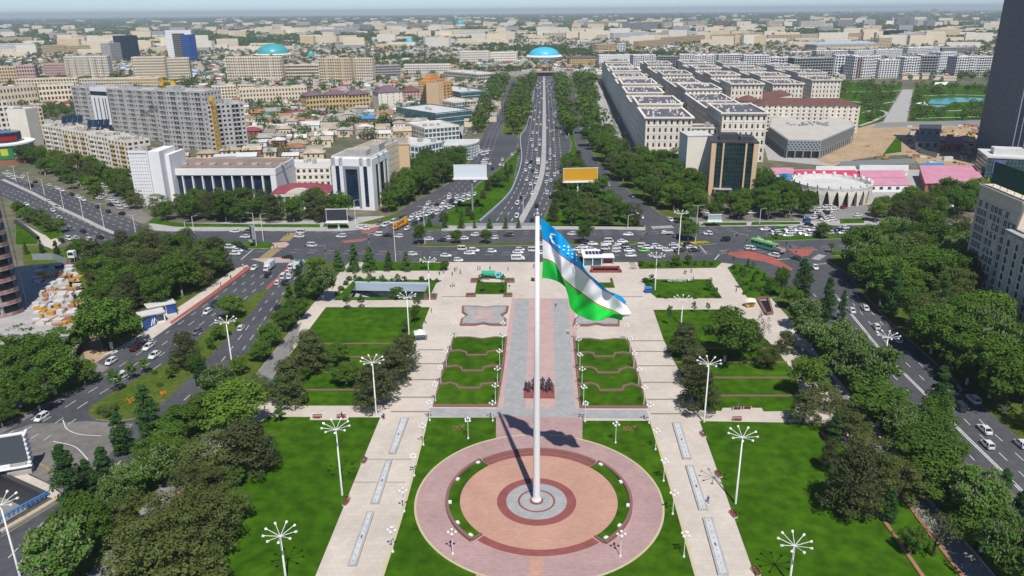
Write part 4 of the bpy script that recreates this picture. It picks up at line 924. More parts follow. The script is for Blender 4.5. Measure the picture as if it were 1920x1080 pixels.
# ---- domes
def dome(u, v, wpx, vtop, vdrum, label, mt, drum, n=40, ribs=None):
    g = P(u, v); r = wpx/2*mpx(g); ht = hpx(g, vtop); hd = hpx(g, vdrum)
    e = empty('domed_hall', (g.x, g.y, 0), 0, label, 'domed building'); FOOT.append((g-Vector((r,r)), Vector((1,0)), Vector((0,1)), 2*r, 2*r))
    mb = MB(); mb.lathe([(r*.8,0),(r*.8,hd*.5),(r*1.0,hd*.62),(r*1.03,hd*.8),(r*.98,hd),(r*.7,hd)], n); mb.build('drum', M[drum], e)
    mb = MB(); k = 12; mb.lathe([(r*.86*math.cos(math.pi/2*i/k), hd+(ht-hd)*math.sin(math.pi/2*i/k)) for i in range(k)]+[(0.01,ht)], n); mb.build('dome', M[mt], e, smooth=True)
    mb = MB(); 
    for i in range(n//2):
        t = 2*math.pi*i/(n//2); mb.beam((r*.92*math.cos(t), r*.92*math.sin(t), hd*.1), (r*1.04*math.cos(t), r*1.04*math.sin(t), hd*.8), 1.0, 1.0)
    mb.build('rib', M['whitewall'], e, kind='stuff')
    if ribs:
        mb = MB()
        for i in range(ribs):
            t = 2*math.pi*i/ribs
            for j in range(8):
                q = lambda jj: (r*.87*math.cos(math.pi/2*jj/9)*math.cos(t), r*.87*math.cos(math.pi/2*jj/9)*math.sin(t), hd+(ht-hd)*math.sin(math.pi/2*jj/9)+.15)
                mb.beam(q(j), q(j+1), .5, .4)
        mb.build('dome_rib', MATS['turquoise_tiles'], e, kind='stuff')
dome(1020,116,66,88,103,'circus hall with bright blue dome at the end of the avenue','cyan','whitewall')
dome(513,108,66,82,100,'market hall with large ribbed turquoise dome','turq','cream2',ribs=36)
dome(863,54,18,36,46,'far mosque with a turquoise dome on the skyline','turq','cream2',24)
dome(768,84,16,71,79,'small blue dome on a pale hall in the far left','cyan','cream2',20)
dome(543,168,16,152,160,'small green domed mosque before the long yellow school','roof_green','cream2',20)
dome(584,112,14,95,106,'small blue market dome beside the turquoise dome','turq','cream2',20)
BK(825,73,910,72,57,40,4,'wide cream mosque hall with arches on the far skyline',name='mosque_hall',cat='mosque',wall='cream2',arch=True,ww=.4,wh=.7)
# ---- classical cream quarter
def quarter(line, n, dx, dp, htf, ptn, tagname, widths=None):
    A, B = line; d = (B-A); L = d.length; d.normalize(); nx = Vector((d.y, -d.x))
    for k in range(n):
        p = A + d*(L*k/n); ln = L/n-1.2; h = htf(k)
        a = p; b = p+nx*dx
        e = block('residence', 'cream classical residence with slate roof, %s from the plaza in the %s row' % (ORD[k], tagname), 'apartment block', a, b, ln, h, 6, bay=3.4, wall='cream2', roof='roof_slate', glass='glass_soft', ww=.36, wh=.56, sill=.2, rec=.3, arch=True, cornice=1.2, parapet=.9, clutter=0, band='cream2' if k < 3 else None, group='classical residences', piers=(6.8,'cream2') if k < 4 else None)
        mb = MB(); 
        for q in range(24): x = RNG.uniform(1.5, dx-2.5); y = RNG.uniform(1.5, ln-3); mb.box(x, x+RNG.uniform(.7,1.3), y, y+RNG.uniform(.7,1.6), h, h+RNG.uniform(.8,2.0))
        mb.build('chimney', M['cream2'], e, kind='stuff')
        mb = MB(); hip(mb, 2.6, dx-2.6, 2.6, ln-2.6, h+.02, 1.2, ov=0); mb.build('roof_ridge', M['roof_slate'], e)
q0 = P(1207,306); q1 = P(1128,150); QD = (q1-q0).normalized(); QN = Vector((QD.y, -QD.x))
hq = hpx(q0, 222)
quarter((q0,q1), 12, 28, 0, lambda k: hq+(2.5 if k % 3 == 1 else (-2.5 if k % 3 == 2 else 0)), 0, 'street side')
r0 = q0+QN*47+QD*6; quarter((r0, r0+QD*560), 11, 27, 0, lambda k: hq+(2.0 if k % 3 == 0 else -1.5), 0, 'second')
r0 = q0+QN*94+QD*215; quarter((r0, r0+QD*340), 7, 27, 0, lambda k: hq-1+(2.0 if k % 2 == 0 else -1.5), 0, 'third')
r0 = q0+QN*141+QD*260; quarter((r0, r0+QD*290), 6, 27, 0, lambda k: hq-2+(2.0 if k % 2 == 1 else -1), 0, 'fourth')
r0 = q0+QN*188+QD*300; quarter((r0, r0+QD*240), 5, 27, 0, lambda k: hq-2+(2.0 if k % 2 == 1 else -1), 0, 'fifth')
for j, (s, t, wd) in enumerate(((28.6,12,17.8),(28.6,150,17.8),(28.6,290,17.8),(28.6,430,17.8),(75.2,240,18),(75.2,400,18),(122,300,18),(169,340,18))):
    a = q0+QN*s+QD*t
    block('link_wing', 'low cream wing closing a courtyard between residences, %s from the plaza' % ORD[j], 'wing', a, a+QN*wd, 15, hq*.72, 4, bay=3.4, wall='cream2', roof='roof_slate', glass='glass_soft', ww=.4, wh=.55, arch=True, cornice=.6, clutter=4, side=False, group='courtyard wings')
a = q0+QD*(-.6); w = 28
e = empty('shop_arcade', (a.x, a.y, 0), math.atan2(QN.y, QN.x), 'shop windows with blue blinds at the foot of the first residence', 'arcade')
mb = MB(); mb.box(-.3,w+.3,-1.6,-.5,0,7.6); mb.build('arcade_wall', M['cream'], e)
mb = MB(); [mb.box(1.5+k*5.2,5.3+k*5.2,-1.75,-1.62,.6,4.6) for k in range(5)]; mb.build('shop_window', M['glass_teal'], e)
for k in range(5): mb = MB(); mb.box(1.3+k*5.2,5.5+k*5.2,-2.4,-1.78,4.6,6.4); mb.build('blind', M['blue'], e)
# ---- new white-grey complex
NEWC = [(1187,133,1228,132,104),(1229,132,1270,133,106),(1273,134,1300,134,103),(1301,133,1345,132,104),(1346,133,1392,132,103),(1393,134,1440,134,104),(1440,148,1484,149,108),(1486,152,1560,150,110),(1562,146,1596,146,104),(1598,149,1622,148,106),(1623,148,1645,146,106),(1646,147,1690,146,113),(1691,147,1720,146,108),(1722,146,1754,146,105),(1757,140,1787,138,99),(1789,145,1826,144,107),(1827,144,1862,143,107),
        (1640,112,1690,110,94),(1700,108,1760,106,90),(1765,106,1830,104,90),(1600,113,1636,112,96),(1480,110,1520,109,98),(1530,111,1590,110,96)]
for k, (u0,v0,u1,v1,vt) in enumerate(NEWC):
    fr = k % 3
    BK(u0,v0,u1,v1,vt,18,8 if k < 17 else 6,'white framed new apartment block behind the park, %s from left, %s row' % (ORD[k] if k < 17 else ORD[k-17], 'front' if k < 17 else 'back'), wall=('whitewall','greyw','whitewall')[fr] if k%2 else 'whitewall', glass=('glass_soft','dark','glass_dark')[fr], roof='roof_white', ww=(.78,.86,.72)[fr], wh=.72, sill=.1, rec=1.0, bay=3.8, group='new apartment blocks', balc=4 if fr == 0 else 0, balc_mat='brick' if k % 4 == 1 else 'whitewall', clutter=5)
BK(1068,129,1121,128,109,20,5,'yellow block with mauve roof right of the circus', wall='yellow', roof='roof_mauve', hiproof=3)
BK(1123,130,1186,129,104,18,7,'white block with two tall dark arches right of the circus', wall='whitewall', ww=.35)
BK(1530,99,1646,96,84,40,2,'wide hangar with bluish sheet roof behind the new blocks', name='hangar', cat='hangar', wall='tan', roof='bluemetal', hiproof=5)
# ---- hotel with brown roof
e = BK(1412,246,1606,249,197,24,7,'long white hotel with arched windows and brown mansard roof', name='hotel', cat='hotel', wall='cream2', roof='roof_brown', hiproof=4.5, ww=.3, wh=.5, bay=4.2, arch=True, rec=.35, band='cream2', piers=(8.4,'cream2'))
BK(1400,225,1500,205,190,14,6,'side wing of the white hotel running back with brown roof', name='hotel_wing', cat='hotel', wall='cream2', roof='roof_brown', hiproof=4, ww=.35)
# ---- perforated grey building
ft = [(1438,268),(1474,297),(1536,298),(1598,268),(1592,255),(1560,247),(1520,262),(1470,246),(1442,250)]; fw = PP(ft); h = hpx(P(1500,298), 264); cpx = Vector(fw[1])
e = empty('perforated_building', (cpx.x, cpx.y, 0), 0, 'low grey V-shaped building with perforated metal screen', 'building')
lw = [(x-cpx.x, y-cpx.y) for x, y in fw]; cen = Vector((sum(p[0] for p in lw)/9, sum(p[1] for p in lw)/9)); FOOT.append((Vector((min(p[0] for p in fw), min(p[1] for p in fw))), Vector((1,0)), Vector((0,1)), max(p[0] for p in fw)-min(p[0] for p in fw), max(p[1] for p in fw)-min(p[1] for p in fw)))
mb = MB(); mb.prism([tuple(cen+(Vector(p)-cen)*.95) for p in lw], 0, h-.6); mb.build('glass_wall', M['glass_dark'], e)
mb = MB(); mb.prism(lw, h*.42, h); mb.build('screen', M['greymetal'], e)
mb = MB(); mb.prism([tuple(cen+(Vector(p)-cen)*.97) for p in lw], h, h+.25); mb.build('roof', mat('pale_beige_roof',(0.52,0.49,0.44),.85,noise=.15,var=.08), e)
mb = MB(); dm = MB()
for k in (0,1,2):
    p = Vector(lw[k]); q = Vector(lw[k+1]); L = (q-p).length; d = (q-p)/L; n = Vector((d.y,-d.x))
    for i in range(int(L/2.2)):
        for j in range(4):
            c0 = p+d*(2.2*i+1.1+(.55 if j%2 else -.55))+n*.06; z = h*.52+j*h*.125; dm.quad((*(c0-d*.62),z),(*c0,z-.62),(*(c0+d*.62),z),(*c0,z+.62))
    for i in range(int(L/5)+1): 
        c0 = p+d*min(5*i,L-.3); mb.beam((c0.x,c0.y,0),(c0.x,c0.y,h*.42),.5,.5)
dm.build('perforation', M['dark'], e, kind='stuff'); mb.build('column', M['greymetal'], e, kind='stuff')
rc = MB(); [rc.box(cen.x+RNG.uniform(-14,14),cen.x+RNG.uniform(15,17)*0+RNG.uniform(-14,14),0,0,0,0) for k in range(0)]
for k in range(26):
    x = cen.x+RNG.uniform(-16,16); y = cen.y+RNG.uniform(-9,3); rc.box(x,x+RNG.uniform(.8,2.4),y,y+RNG.uniform(.8,2),h+.2,h+RNG.uniform(.8,1.8))
rc.build('roof_unit', M['greymetal'], e, kind='stuff')
# ---- dark glass office on the right
a = P(1327,366); b = P(1413,368); h = hpx(a, 268); w = (b-a).length; dp = 26
e = empty('dark_glass_office', (a.x, a.y, 0), math.atan2(b.y-a.y, b.x-a.x), 'dark green glass office with peach corner piers', 'office building'); FOOT.append((a, (b-a)/w, Vector((-(b-a).y, (b-a).x))/w, w, dp))
mb = MB(); mb.box(.4,w-.4,.5,dp,0,h-.5); mb.build('core', M['greymetal'], e)
mb = MB(); mb.box(0,w*.1,-.3,2,0,h); mb.box(w*.9,w,-.3,dp,0,h-.02); mb.box(w*.24,w*.275,-.5,.4,0,h); mb.box(w*.725,w*.76,-.5,.4,0,h); mb.build('pier', M['peach'], e)
pn = MB(); pw_ = w*.14/2; nf = 12; fh = h/nf
for x0, x1, nn in ((w*.1,w*.24,2),(w*.275,w*.725,7),(w*.76,w*.9,2)):
    for i in range(nn):
        for f in range(nf): pn.box(x0+(x1-x0)*i/nn+.1, x0+(x1-x0)*(i+1)/nn-.1, .1,.49, f*fh+.12, (f+1)*fh-.12)
pn.build('glass_pane', M['glass_dark'], e, kind='stuff')
mb = MB(); nf2 = 10
facade(mb, pn2 := MB(), (.39,dp), (0,-1), dp*.55, 0, h*.86, 8, 9, .7, .6, .2, .25); mb.build('side_wall', M['greyw'], e); pn2.build('side_window', M['glass'], e, kind='stuff')
mb = MB(); [mb.box(.1,.38,k*1.5+.4,k*1.5+.7,0,h) for k in range(8)]; mb.build('side_fin', M['greymetal'], e)
mb = MB(); mb.box(-.2,w+.2,-.4,dp,h,h+.7); mb.box(w*.2,w*.6,6,14,h+.7,h+3.5); mb.box(w*.62,w*.9,4,12,h+.7,h+2.6); mb.build('roof', M['darkmetal'], e)
mb = MB(); mb.box(w*.1,w*.5,-3.5,-.32,3.6,4.0); mb.box(w*.12,w*.14,-3.3,-3,0,3.6); mb.box(w*.46,w*.48,-3.3,-3,0,3.6); mb.build('canopy', M['concrete'], e)
g0 = P(1283,352); e = empty('cream_annex', (g0.x, g0.y, 0), .05, 'blank cream annex left of the dark glass office', 'building'); mb = MB(); hh = hpx(g0, 256); mb.box(0,13,0,16,0,hh); mb.build('wall', M['cream2'], e); mb = MB(); mb.box(-.2,13.2,-.2,16.2,hh,hh+.5); mb.build('roof', M['roof_white'], e); FOOT.append((g0, Vector((1,0)), Vector((0,1)), 13, 16))
# ---- round market hall with V columns
g = P(1556,372); e = empty('round_hall', (g.x, g.y, 0), 0, 'round beige hall with pointed arcade and flat grey roof', 'market hall'); r = 70*mpx(g); h = hpx(P(1556,386), 356); FOOT.append((g-Vector((r,r)), Vector((1,0)), Vector((0,1)), 2*r, 2*r))
mb = MB(); mb.lathe([(r*.88,0),(r*.88,h*.82)], 48); mb.build('inner_wall', M['glass_soft'], e)
n = 26; mb = MB()
for k in range(n):
    t0, t1 = 2*math.pi*k/n, 2*math.pi*(k+1)/n; tm = (t0+t1)/2
    q = lambda t, rr, z: (rr*math.cos(t), rr*math.sin(t), z)
    s = (t1-t0); mb.quad(q(t0-s*.1,r*.97,0), q(t0+s*.1,r*.97,0), q(t0+s*.33,r,h*.7), q(t0-s*.33,r,h*.7)); mb.quad(q(t0-s*.33,r,h*.7), q(t0+s*.33,r,h*.7), q(t0+s*.5,r,h), q(t0-s*.5,r,h))
    mb.quad(q(t0+s*.1,r*.97,0), q(t0+s*.1,r*.9,0), q(t0+s*.33,r*.9,h*.7), q(t0+s*.33,r,h*.7)); mb.quad(q(t0-s*.1,r*.9,0), q(t0-s*.1,r*.97,0), q(t0-s*.33,r,h*.7), q(t0-s*.33,r*.9,h*.7))
mb.build('arcade', M['cream2'], e)
mb = MB(); mb.lathe([(r*.86,h*.8),(r*1.0,h),(r*1.0,h+1.0),(r*.95,h+1.0),(r*.93,h*.9),(r*.3,h*.9),(.1,h*.92)], 52); mb.build('roof', M['roof_white'], e)
mb = MB(); [mb.beam((r*.97*math.cos(t), r*.97*math.sin(t), h+1), (r*.97*math.cos(t), r*.97*math.sin(t), h+2.2), 1.3, 1.3) for t in [2*math.pi*k/22 for k in range(22)]]; mb.build('merlon', M['cream2'], e)
# ---- market sheds
def shed(pts, vt, label, roof, wall='whitewall', rise=1.2):
    w = PP(pts); a = Vector(w[0]); h = hpx(a, vt); e = empty('market_shed', (a.x, a.y, 0), 0, label, 'shed'); l = [(x-a.x, y-a.y) for x, y in w]
    mb = MB(); mb.prism(l, 0, h, top=False); mb.build('wall', M[wall], e)
    c = Vector((sum(p[0] for p in l)/4, sum(p[1] for p in l)/4)); o = [tuple(c+(Vector(p)-c)*1.04) for p in l]; mb = MB()
    mb.quad((*o[0],h),(*o[1],h),(*o[2],h+rise),(*o[3],h+rise)); mb.quad((*o[3],h-.15),(*o[2],h-.15),(*o[1],h-.15),(*o[0],h-.15))
    for i in range(4): p, q = o[i], o[(i+1)%4]; zp = h if i in (0,1) else h+rise; zq = h if (i+1)%4 in (0,1) else h+rise; mb.quad((*p,h-.15),(*q,h-.15),(*q,zq),(*p,zp))
    mb.build('roof', M[roof], e); mb = MB(); p, q = Vector(l[0]), Vector(l[1]); d = (q-p); n = max(2, int(d.length/4)); dn = d.normalized(); nn = Vector((dn.y,-dn.x))
    for k in range(n):
        s = p+d*((k+.3)/n)+nn*.05; t = s+dn*1.8; mb.quad((*s,h*.35),(*t,h*.35),(*t,h*.75),(*s,h*.75))
    mb.build('window', M['glass_soft'], e, kind='stuff')
shed([(1493,341),(1612,341),(1600,333),(1490,333)], 331, 'long shed with bright crimson roof behind the round hall', 'roof_crimson')
shed([(1613,344),(1695,344),(1690,335),(1612,335)], 332, 'pink roofed shed right of the crimson roof', 'roof_pink')
shed([(1628,360),(1705,360),(1695,350),(1625,350)], 347, 'pink roofed shed with ribbon windows, nearer one', 'roof_pink')
shed([(1733,362),(1845,362),(1820,333),(1722,333)], 343, 'largest pink roofed market shed', 'roof_pink', 'brick', 1.5)
shed([(1445,335),(1488,335),(1485,327),(1445,327)], 326, 'pale shed at the left end of the market', 'roof_pink')
shed([(1462,345),(1485,345),(1482,338),(1460,338)], 336, 'small blue and red roofed kiosk shed', 'roof_blue')
shed([(1530,330),(1605,330),(1600,324),(1530,324)], 321, 'white roofed shed behind the crimson roof', 'roof_white')
shed([(1612,330),(1700,330),(1700,322),(1612,322)], 321, 'grey-white shed before the site fence', 'roof_white')
shed([(1760,390),(1815,385),(1815,372),(1755,375)], 372, 'white sheet hall behind the trees', 'roof_white')
shed([(1726,318),(1768,318),(1768,313),(1726,313)], 311, 'blue container cabin by the site gate', 'roof_blue', 'roof_blue', .2)
shed([(1722,258),(1762,258),(1762,250),(1722,250)], 244, 'dark site hut in the construction yard', 'darkmetal', 'greyw')
shed([(1716,282),(1760,282),(1755,272),(1718,272)], 264, 'dark grey site hut nearer the fence', 'darkmetal', 'greyw')
shed([(1770,285),(1805,285),(1800,275),(1770,275)], 270, 'red-brown site cabin in the construction yard', 'roof_wine', 'brick')
sf = MB(); strip(sf, px_line([(1575,312),(1640,309),(1716,306)]), 0, .2, 0, 3); strip(sf, px_line([(1640,240),(1720,238),(1845,234)]), 0, .2, 0, 4); strip(sf, px_line([(1712,262),(1722,285),(1755,296)]), 0, .2, 0, 3)
sf.build('site_fence', M['greymetal'], label='grey sheet fence around the construction yard', cat='fence')
for k, (u, v, s) in enumerate(((1725,262,9),(1790,250,11),(1750,240,7),(1810,262,8),(1640,275,6))):
    g = P(u, v); mb = MB(); mb.lathe([(s,0),(s*.75,s*.16),(s*.4,s*.3),(.05,s*.38)], 12)
    mb.v = [(x*RNG.uniform(.85,1.15), y*RNG.uniform(.85,1.15), z) for x, y, z in mb.v]
    mb.build('soil_heap', M['soil'], None, loc=(g.x, g.y, .05), label='heap of brown soil in the construction yard, %s from the left' % ORD[[4,0,2,3,1].index(k)] if False else ['soil heap beside the dark site huts','largest soil heap in the construction yard','soil heap by the park fence','soil heap next to the glass skyscraper','low soil heap left of the green strip'][k], cat='soil heap')
# ---- glass skyscraper and its podium
a = P(1888,322); bk = P(1828,286); d = (bk-a).normalized(); n = Vector((d.y,-d.x)); rz = math.atan2(n.y, n.x); L = (bk-a).length
e = empty('skyscraper', (a.x, a.y, 0), rz, 'tall blue-grey glass skyscraper cut by the right edge', 'skyscraper'); HT = 128; Wd = 46; FOOT.append((a, n, d, Wd, L))
mb = MB(); mb.box(0,Wd,0,L,0,HT); mb.build('glass_wall', M['glass_tower'], e)
mb = MB(); nn = 26
for k in range(nn+1): y = L*k/nn; mb.box(-.35,-.003,y-.2,y+.2,0,HT)
for k in range(18): x = Wd*k/17; mb.box(x-.2,x+.2,-.35,-.003,0,HT)
mb.build('mullion', M['greymetal'], e, kind='stuff')
mb = MB(); 
for k in range(1,34): z = HT*k/34; mb.box(-.12,-.002,0,L,z-.12,z+.12); mb.box(0,Wd,-.12,-.002,z-.12,z+.12)
mb.build('floor_band', M['darkmetal'], e, kind='stuff')
a = P(1842,346); b = P(1950,352); h = hpx(a, 296); w = (b-a).length
e = empty('tower_podium', (a.x, a.y, 0), math.atan2(b.y-a.y, b.x-a.x), 'dark glass podium building with screen at the skyscraper foot', 'building'); FOOT.append((a, (b-a)/w, Vector((0,1)), w, 26))
mb = MB(); mb.box(0,w,0,26,4,h); mb.build('glass_wall', M['glass_teal'], e)
mb = MB(); [mb.box(-.15,w+.1,-.2,-.003,4+(h-4)*k/5-.2,4+(h-4)*k/5+.15) for k in range(6)]; [mb.box(w*k/16-.1,w*k/16+.1,-.3,-.21,4,h) for k in range(17)]; [mb.box(-.2,-.004,0,26,4+(h-4)*k/5-.2,4+(h-4)*k/5+.15) for k in range(6)]; mb.build('mullion', M['darkmetal'], e)
mb = MB(); mb.box(-.3,w,-.3,26,h,h+.8); mb.box(4,18,8,16,h+.8,h+4); mb.box(22,30,6,12,h+.8,h+3); mb.build('roof', M['roof_white'], e)
mb = MB(); mb.box(.5,w,1,26,0,4); mb.build('ground_floor', M['glass_dark'], e); mb = MB(); [mb.box(2+k*5,2.6+k*5,-.2,.4,0,4) for k in range(8)]; mb.build('column', M['crane_y'], e)
mb = MB(); mb.box(3.0,8.5,-.55,-.31,h*.45,h*.95); mb.build('screen', mat('screen_violet',(0.12,0.10,0.22),.3,emit=.25), e)
mb = MB(); mb.lathe([(.01,0),(1,0)],20); mb.v = [(5.7+x*1.5,-.58,h*.7+y*2.6) for x, y, z in mb.v]; mb.build('screen_logo', mat('screen_blue',(0.08,0.25,0.8),.3,emit=.5), e)
gf = MB(); strip(gf, [P(1805,318),P(1842,342),P(1842,352)], 0, .2, 0, 3.2); gf.build('green_fence', M['roof_green'], label='green sheet fence at the foot of the glass podium', cat='fence')
# ---- tan block on the right with individual windows
rd = (P(1767,772)-P(1610,606)).normalized(); a = P(1799,548); h = hpx(a, 352); nrm = Vector((-rd.y, rd.x))
rz = math.atan2(rd.y, rd.x); w1 = 24.0; dp = 22
e = empty('tan_apartment_block', (a.x, a.y, 0), rz, 'tall tan apartment block at the right edge below the green sign', 'apartment block'); FOOT.append((a, rd, nrm, w1+60, dp))
mb = MB(); mb.box(0,w1,0,dp,0,h); mb.build('wall', M['tan'], e)
mb = MB(); mb.box(-.4,w1+.4,-.4,dp+.4,h,h+1.2); mb.box(-.25,w1+.25,-.25,-.005,h-3.2,h-2.9); mb.build('cornice', M['tan'], e)
mb = MB(); [mb.box(x-.25,x+.25,-.3,-.006,0,h-3.2) for x in (0.3,7.6,15.6,w1-.3)]; mb.build('pilaster', M['tan'], e)
wn = MB(); wn.box(-.75,.75,-.12,.0,-.85,.85); wnm = wn.mesh('window', M['glass_soft']); wf = MB(); wf.box(-.9,.9,-.17,-.02,.85,1.0); wf.box(-.9,.9,-.3,-.02,-1.0,-.85); wf.box(-.9,-.75,-.17,-.02,-.85,.85); wf.box(.75,.9,-.17,-.02,-.85,.85); wf.box(-.05,.05,-.16,-.12,-.85,.85); wfm = wf.mesh('frame', M['cream2'])
aw = MB(); pts = [(-.75,-.9),(.75,-.9),(.75,.35),(.45,.8),(0,1.1),(-.45,.8),(-.75,.35)]
i0 = len(aw.v); aw.v += [(x,-.06,z) for x, z in pts]; aw.f.append(tuple(range(len(pts)))); aw.mi.append(0); awm = aw.mesh('window', M['glass_soft'])
af = MB()
for k in range(len(pts)): p, q = pts[k], pts[(k+1)%len(pts)]; af.beam((p[0],-.14,p[1]),(q[0],-.14,q[1]),.28,.22)
afm = af.mesh('frame', M['cream2'])
nf = 12; fh = (h-4)/nf
for f in range(nf):
    for b_, x in enumerate((2.2,4.0,5.8,9.4,11.6,13.8,17.6,20.0,22.2)):
        if RNG.random() < .12: continue
        ar = b_ in (3,5) and f % 2 == 0
        o = link('window', awm if ar else wnm, e, (x,0,2.2+f*fh)); o.scale = (1.15,1.2,1.2); link('frame', afm if ar else wfm, o)
mb = MB(); 
for k in range(26): x = RNG.choice((3.1,8.6,12.7,16.6,21.1)); z = 2+RNG.randrange(nf)*fh+RNG.uniform(-.3,.8); mb.box(x-.4,x+.4,-.5,-.02,z,z+.6)
mb.build('air_conditioner', M['white'], e, kind='stuff')
mb = MB(); mb.box(w1-.01,w1+.25,2,dp-1,2,h-4); mb.build('blank_panel', M['cream'], e)
# green roof sign
mb = MB(); mb.box(3,25,1.2,1.5,h+2.4,h+9); mb.build('sign_face', mat('sign_green',(0.012,0.08,0.05),.6), sg := empty('roof_sign', (a.x, a.y, 0), rz, 'dark green sign board standing on the tan block roof', 'sign'))
mb = MB(); mb.box(25.02,38,1.2,1.5,h+2.4,h+9); mb.build('sign_face', mat('sign_violet',(0.06,0.06,0.3),.6), sg)
mb = MB(); [mb.bar((x,1.6,h+1.2),(x,1.6,h+8.8),.12,5) for x in range(4,25,4)]; [mb.bar((x,5,h+1.2),(x,1.7,h+7),.1,5) for x in range(4,25,4)]; mb.build('sign_frame', M['greymetal'], sg)
# lower wing
b2 = a+rd*(w1+.0); h2 = hpx(a+rd*w1, 436); w2 = 58
e = empty('tan_lower_wing', (b2.x, b2.y, 0), rz, 'lower tan wing with arched windows at the right edge', 'apartment block')
mb = MB(); mb.box(.02,w2,-3,dp,0,h2); mb.build('wall', M['tan'], e)
mb = MB(); mb.box(-.3,w2,-3.4,dp,h2,h2+1); mb.build('cornice', M['concrete'], e); mb = MB(); [mb.box(x-.25,x+.25,-3.35,-3.006,0,h2) for x in [4.4*k+.4 for k in range(13)]]; mb.build('pilaster', M['tan'], e)
nf = 10; fh = (h2-2)/nf
for f in range(nf):
    for k in range(13):
        o = link('window', awm, e, (2.6+k*4.4,-3,2+f*fh)); o.scale = (1.4,1.2,1.3); link('frame', afm, o)
mb = MB(); mb.box(2,w2-2,4,dp-3,h2+1,h2+1.2); [mb.box(6+k*9,9+k*9,6,9,h2+1.2,h2+2.8) for k in range(5)]; mb.build('roof', M['roof_flat'], e)
for (u, v, hh, ww_) in ((1800,560,6,12),):
    g = P(u, v); e = empty('entrance_annex', (g.x, g.y, 0), rz, 'grey low annex at the foot of the tan block', 'annex'); mb = MB(); mb.box(-10,4,-8,-.5,0,hh); mb.box(-10.4,4.4,-8.4,-.3,hh,hh+.5); mb.build('wall', M['greyw'], e); mb = MB(); mb.box(-8,1,-8.1,-8.01,1,4); mb.build('window', M['glass'], e)
# ---- unfinished tower at the left edge, floor by floor
g = P(-8,632); e = empty('unfinished_tower', (g.x, g.y, 0), R(-8), 'unfinished concrete tower with curved balconies at the left edge', 'construction'); FOOT.append((g+Vector((-30,-6)), Vector((1,0)), Vector((0,1)), 50, 34))
xr = (P(57,625)-g).length-1.0; nf = 19; fh = 3.45
def plan(s=1.0, o=0.0):
    pts = [(-30,-2-o),(-8,-3.2-o),(xr-9,-3.4-o)]
    for k in range(7): t = math.pi/2*k/6; pts.append((xr-7+(7+o)*math.sin(t), 3.6-(7+o)*math.cos(t)))
    return pts+[(xr-5.5+o,10),(xr-11+o,16),(-30,16)]
sm = MB(); sm.prism(plan(), 0, .35); smm = sm.mesh('floor_slab', M['concrete'])
pmb = MB(); pl = plan(0, .06)
for k in range(len(pl)-2):
    p, q = pl[k], pl[k+1]
    if k >= 9: continue
    pmb.quad((*p,.35),(*q,.35),(*q,1.25),(*p,1.25)); pmb.quad((*q,.35),(*p,.35),(*p,1.25),(*q,1.25))
net = mat('red_netting', (0.5,0.17,0.12), .9, noise=.5, col2=(0.55,0.5,0.46)); pmm = pmb.mesh('parapet', net)
cm = MB()
for x in (-14,-7,0,xr-8,xr-3): cm.box(x-.35,x+.35,-1.2,-.5,.35,fh)
for y in (6,11): cm.box(xr-2.9-y*.78,xr-2.2-y*.78,y-.35,y+.35,.35,fh)
cmm = cm.mesh('column', M['conc_grey'])
wm = MB(); wm.box(-30,xr-12,4.5,15.5,.35,fh); wmm = wm.mesh('inner_wall', M['concrete'])
sw = MB(); s0, s1 = Vector((xr-2.6,5)), Vector((xr-11.4,15.6))
for k in range(6):
    p, q = s0.lerp(s1,k/6), s0.lerp(s1,(k+.55)/6); sw.quad((*p,.35),(*q,.35),(*q,fh),(*p,fh))
    p2 = s0.lerp(s1,(k+1)/6); sw.quad((*q,.35),(*p2,.35),(*p2,1.4),(*q,1.4))
swm = sw.mesh('side_wall', M['concrete'])
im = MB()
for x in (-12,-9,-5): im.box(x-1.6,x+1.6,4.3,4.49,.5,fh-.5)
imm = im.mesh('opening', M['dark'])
for f in range(nf):
    z = 7+f*fh; link('floor_slab', smm, e, (0,0,z)); link('parapet', pmm, e, (0,0,z)); link('column', cmm, e, (0,0,z)); link('inner_wall', wmm, e, (0,0,z)); link('opening', imm, e, (0,0,z)); link('side_wall', swm, e, (0,0,z))
sc = MB()
sx_ = lambda y: xr-5.5-(y-10)*.9+1.2
for y in (9,11,13.5,16): sc.bar((sx_(y),y,3),(sx_(y),y,7+nf*fh),.12,4)
for f in range(nf*2): sc.bar((sx_(9),9,5+f*fh/2),(sx_(16),16,5+f*fh/2),.07,4)
sc.build('scaffold', M['greymetal'], e)
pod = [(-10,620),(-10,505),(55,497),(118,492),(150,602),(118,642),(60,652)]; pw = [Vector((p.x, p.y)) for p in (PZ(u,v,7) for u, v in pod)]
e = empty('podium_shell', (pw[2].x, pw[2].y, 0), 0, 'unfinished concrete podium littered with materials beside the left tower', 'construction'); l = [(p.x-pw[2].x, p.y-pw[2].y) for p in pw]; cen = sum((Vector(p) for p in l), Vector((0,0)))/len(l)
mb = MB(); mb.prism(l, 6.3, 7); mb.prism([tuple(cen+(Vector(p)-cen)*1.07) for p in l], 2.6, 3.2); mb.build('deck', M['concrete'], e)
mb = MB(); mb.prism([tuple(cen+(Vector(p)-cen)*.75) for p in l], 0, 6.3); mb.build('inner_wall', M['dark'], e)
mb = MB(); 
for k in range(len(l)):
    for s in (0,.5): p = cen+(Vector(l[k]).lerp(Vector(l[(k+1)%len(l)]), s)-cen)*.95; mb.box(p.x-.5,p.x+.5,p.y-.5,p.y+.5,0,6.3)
mb.build('column', M['conc_grey'], e)
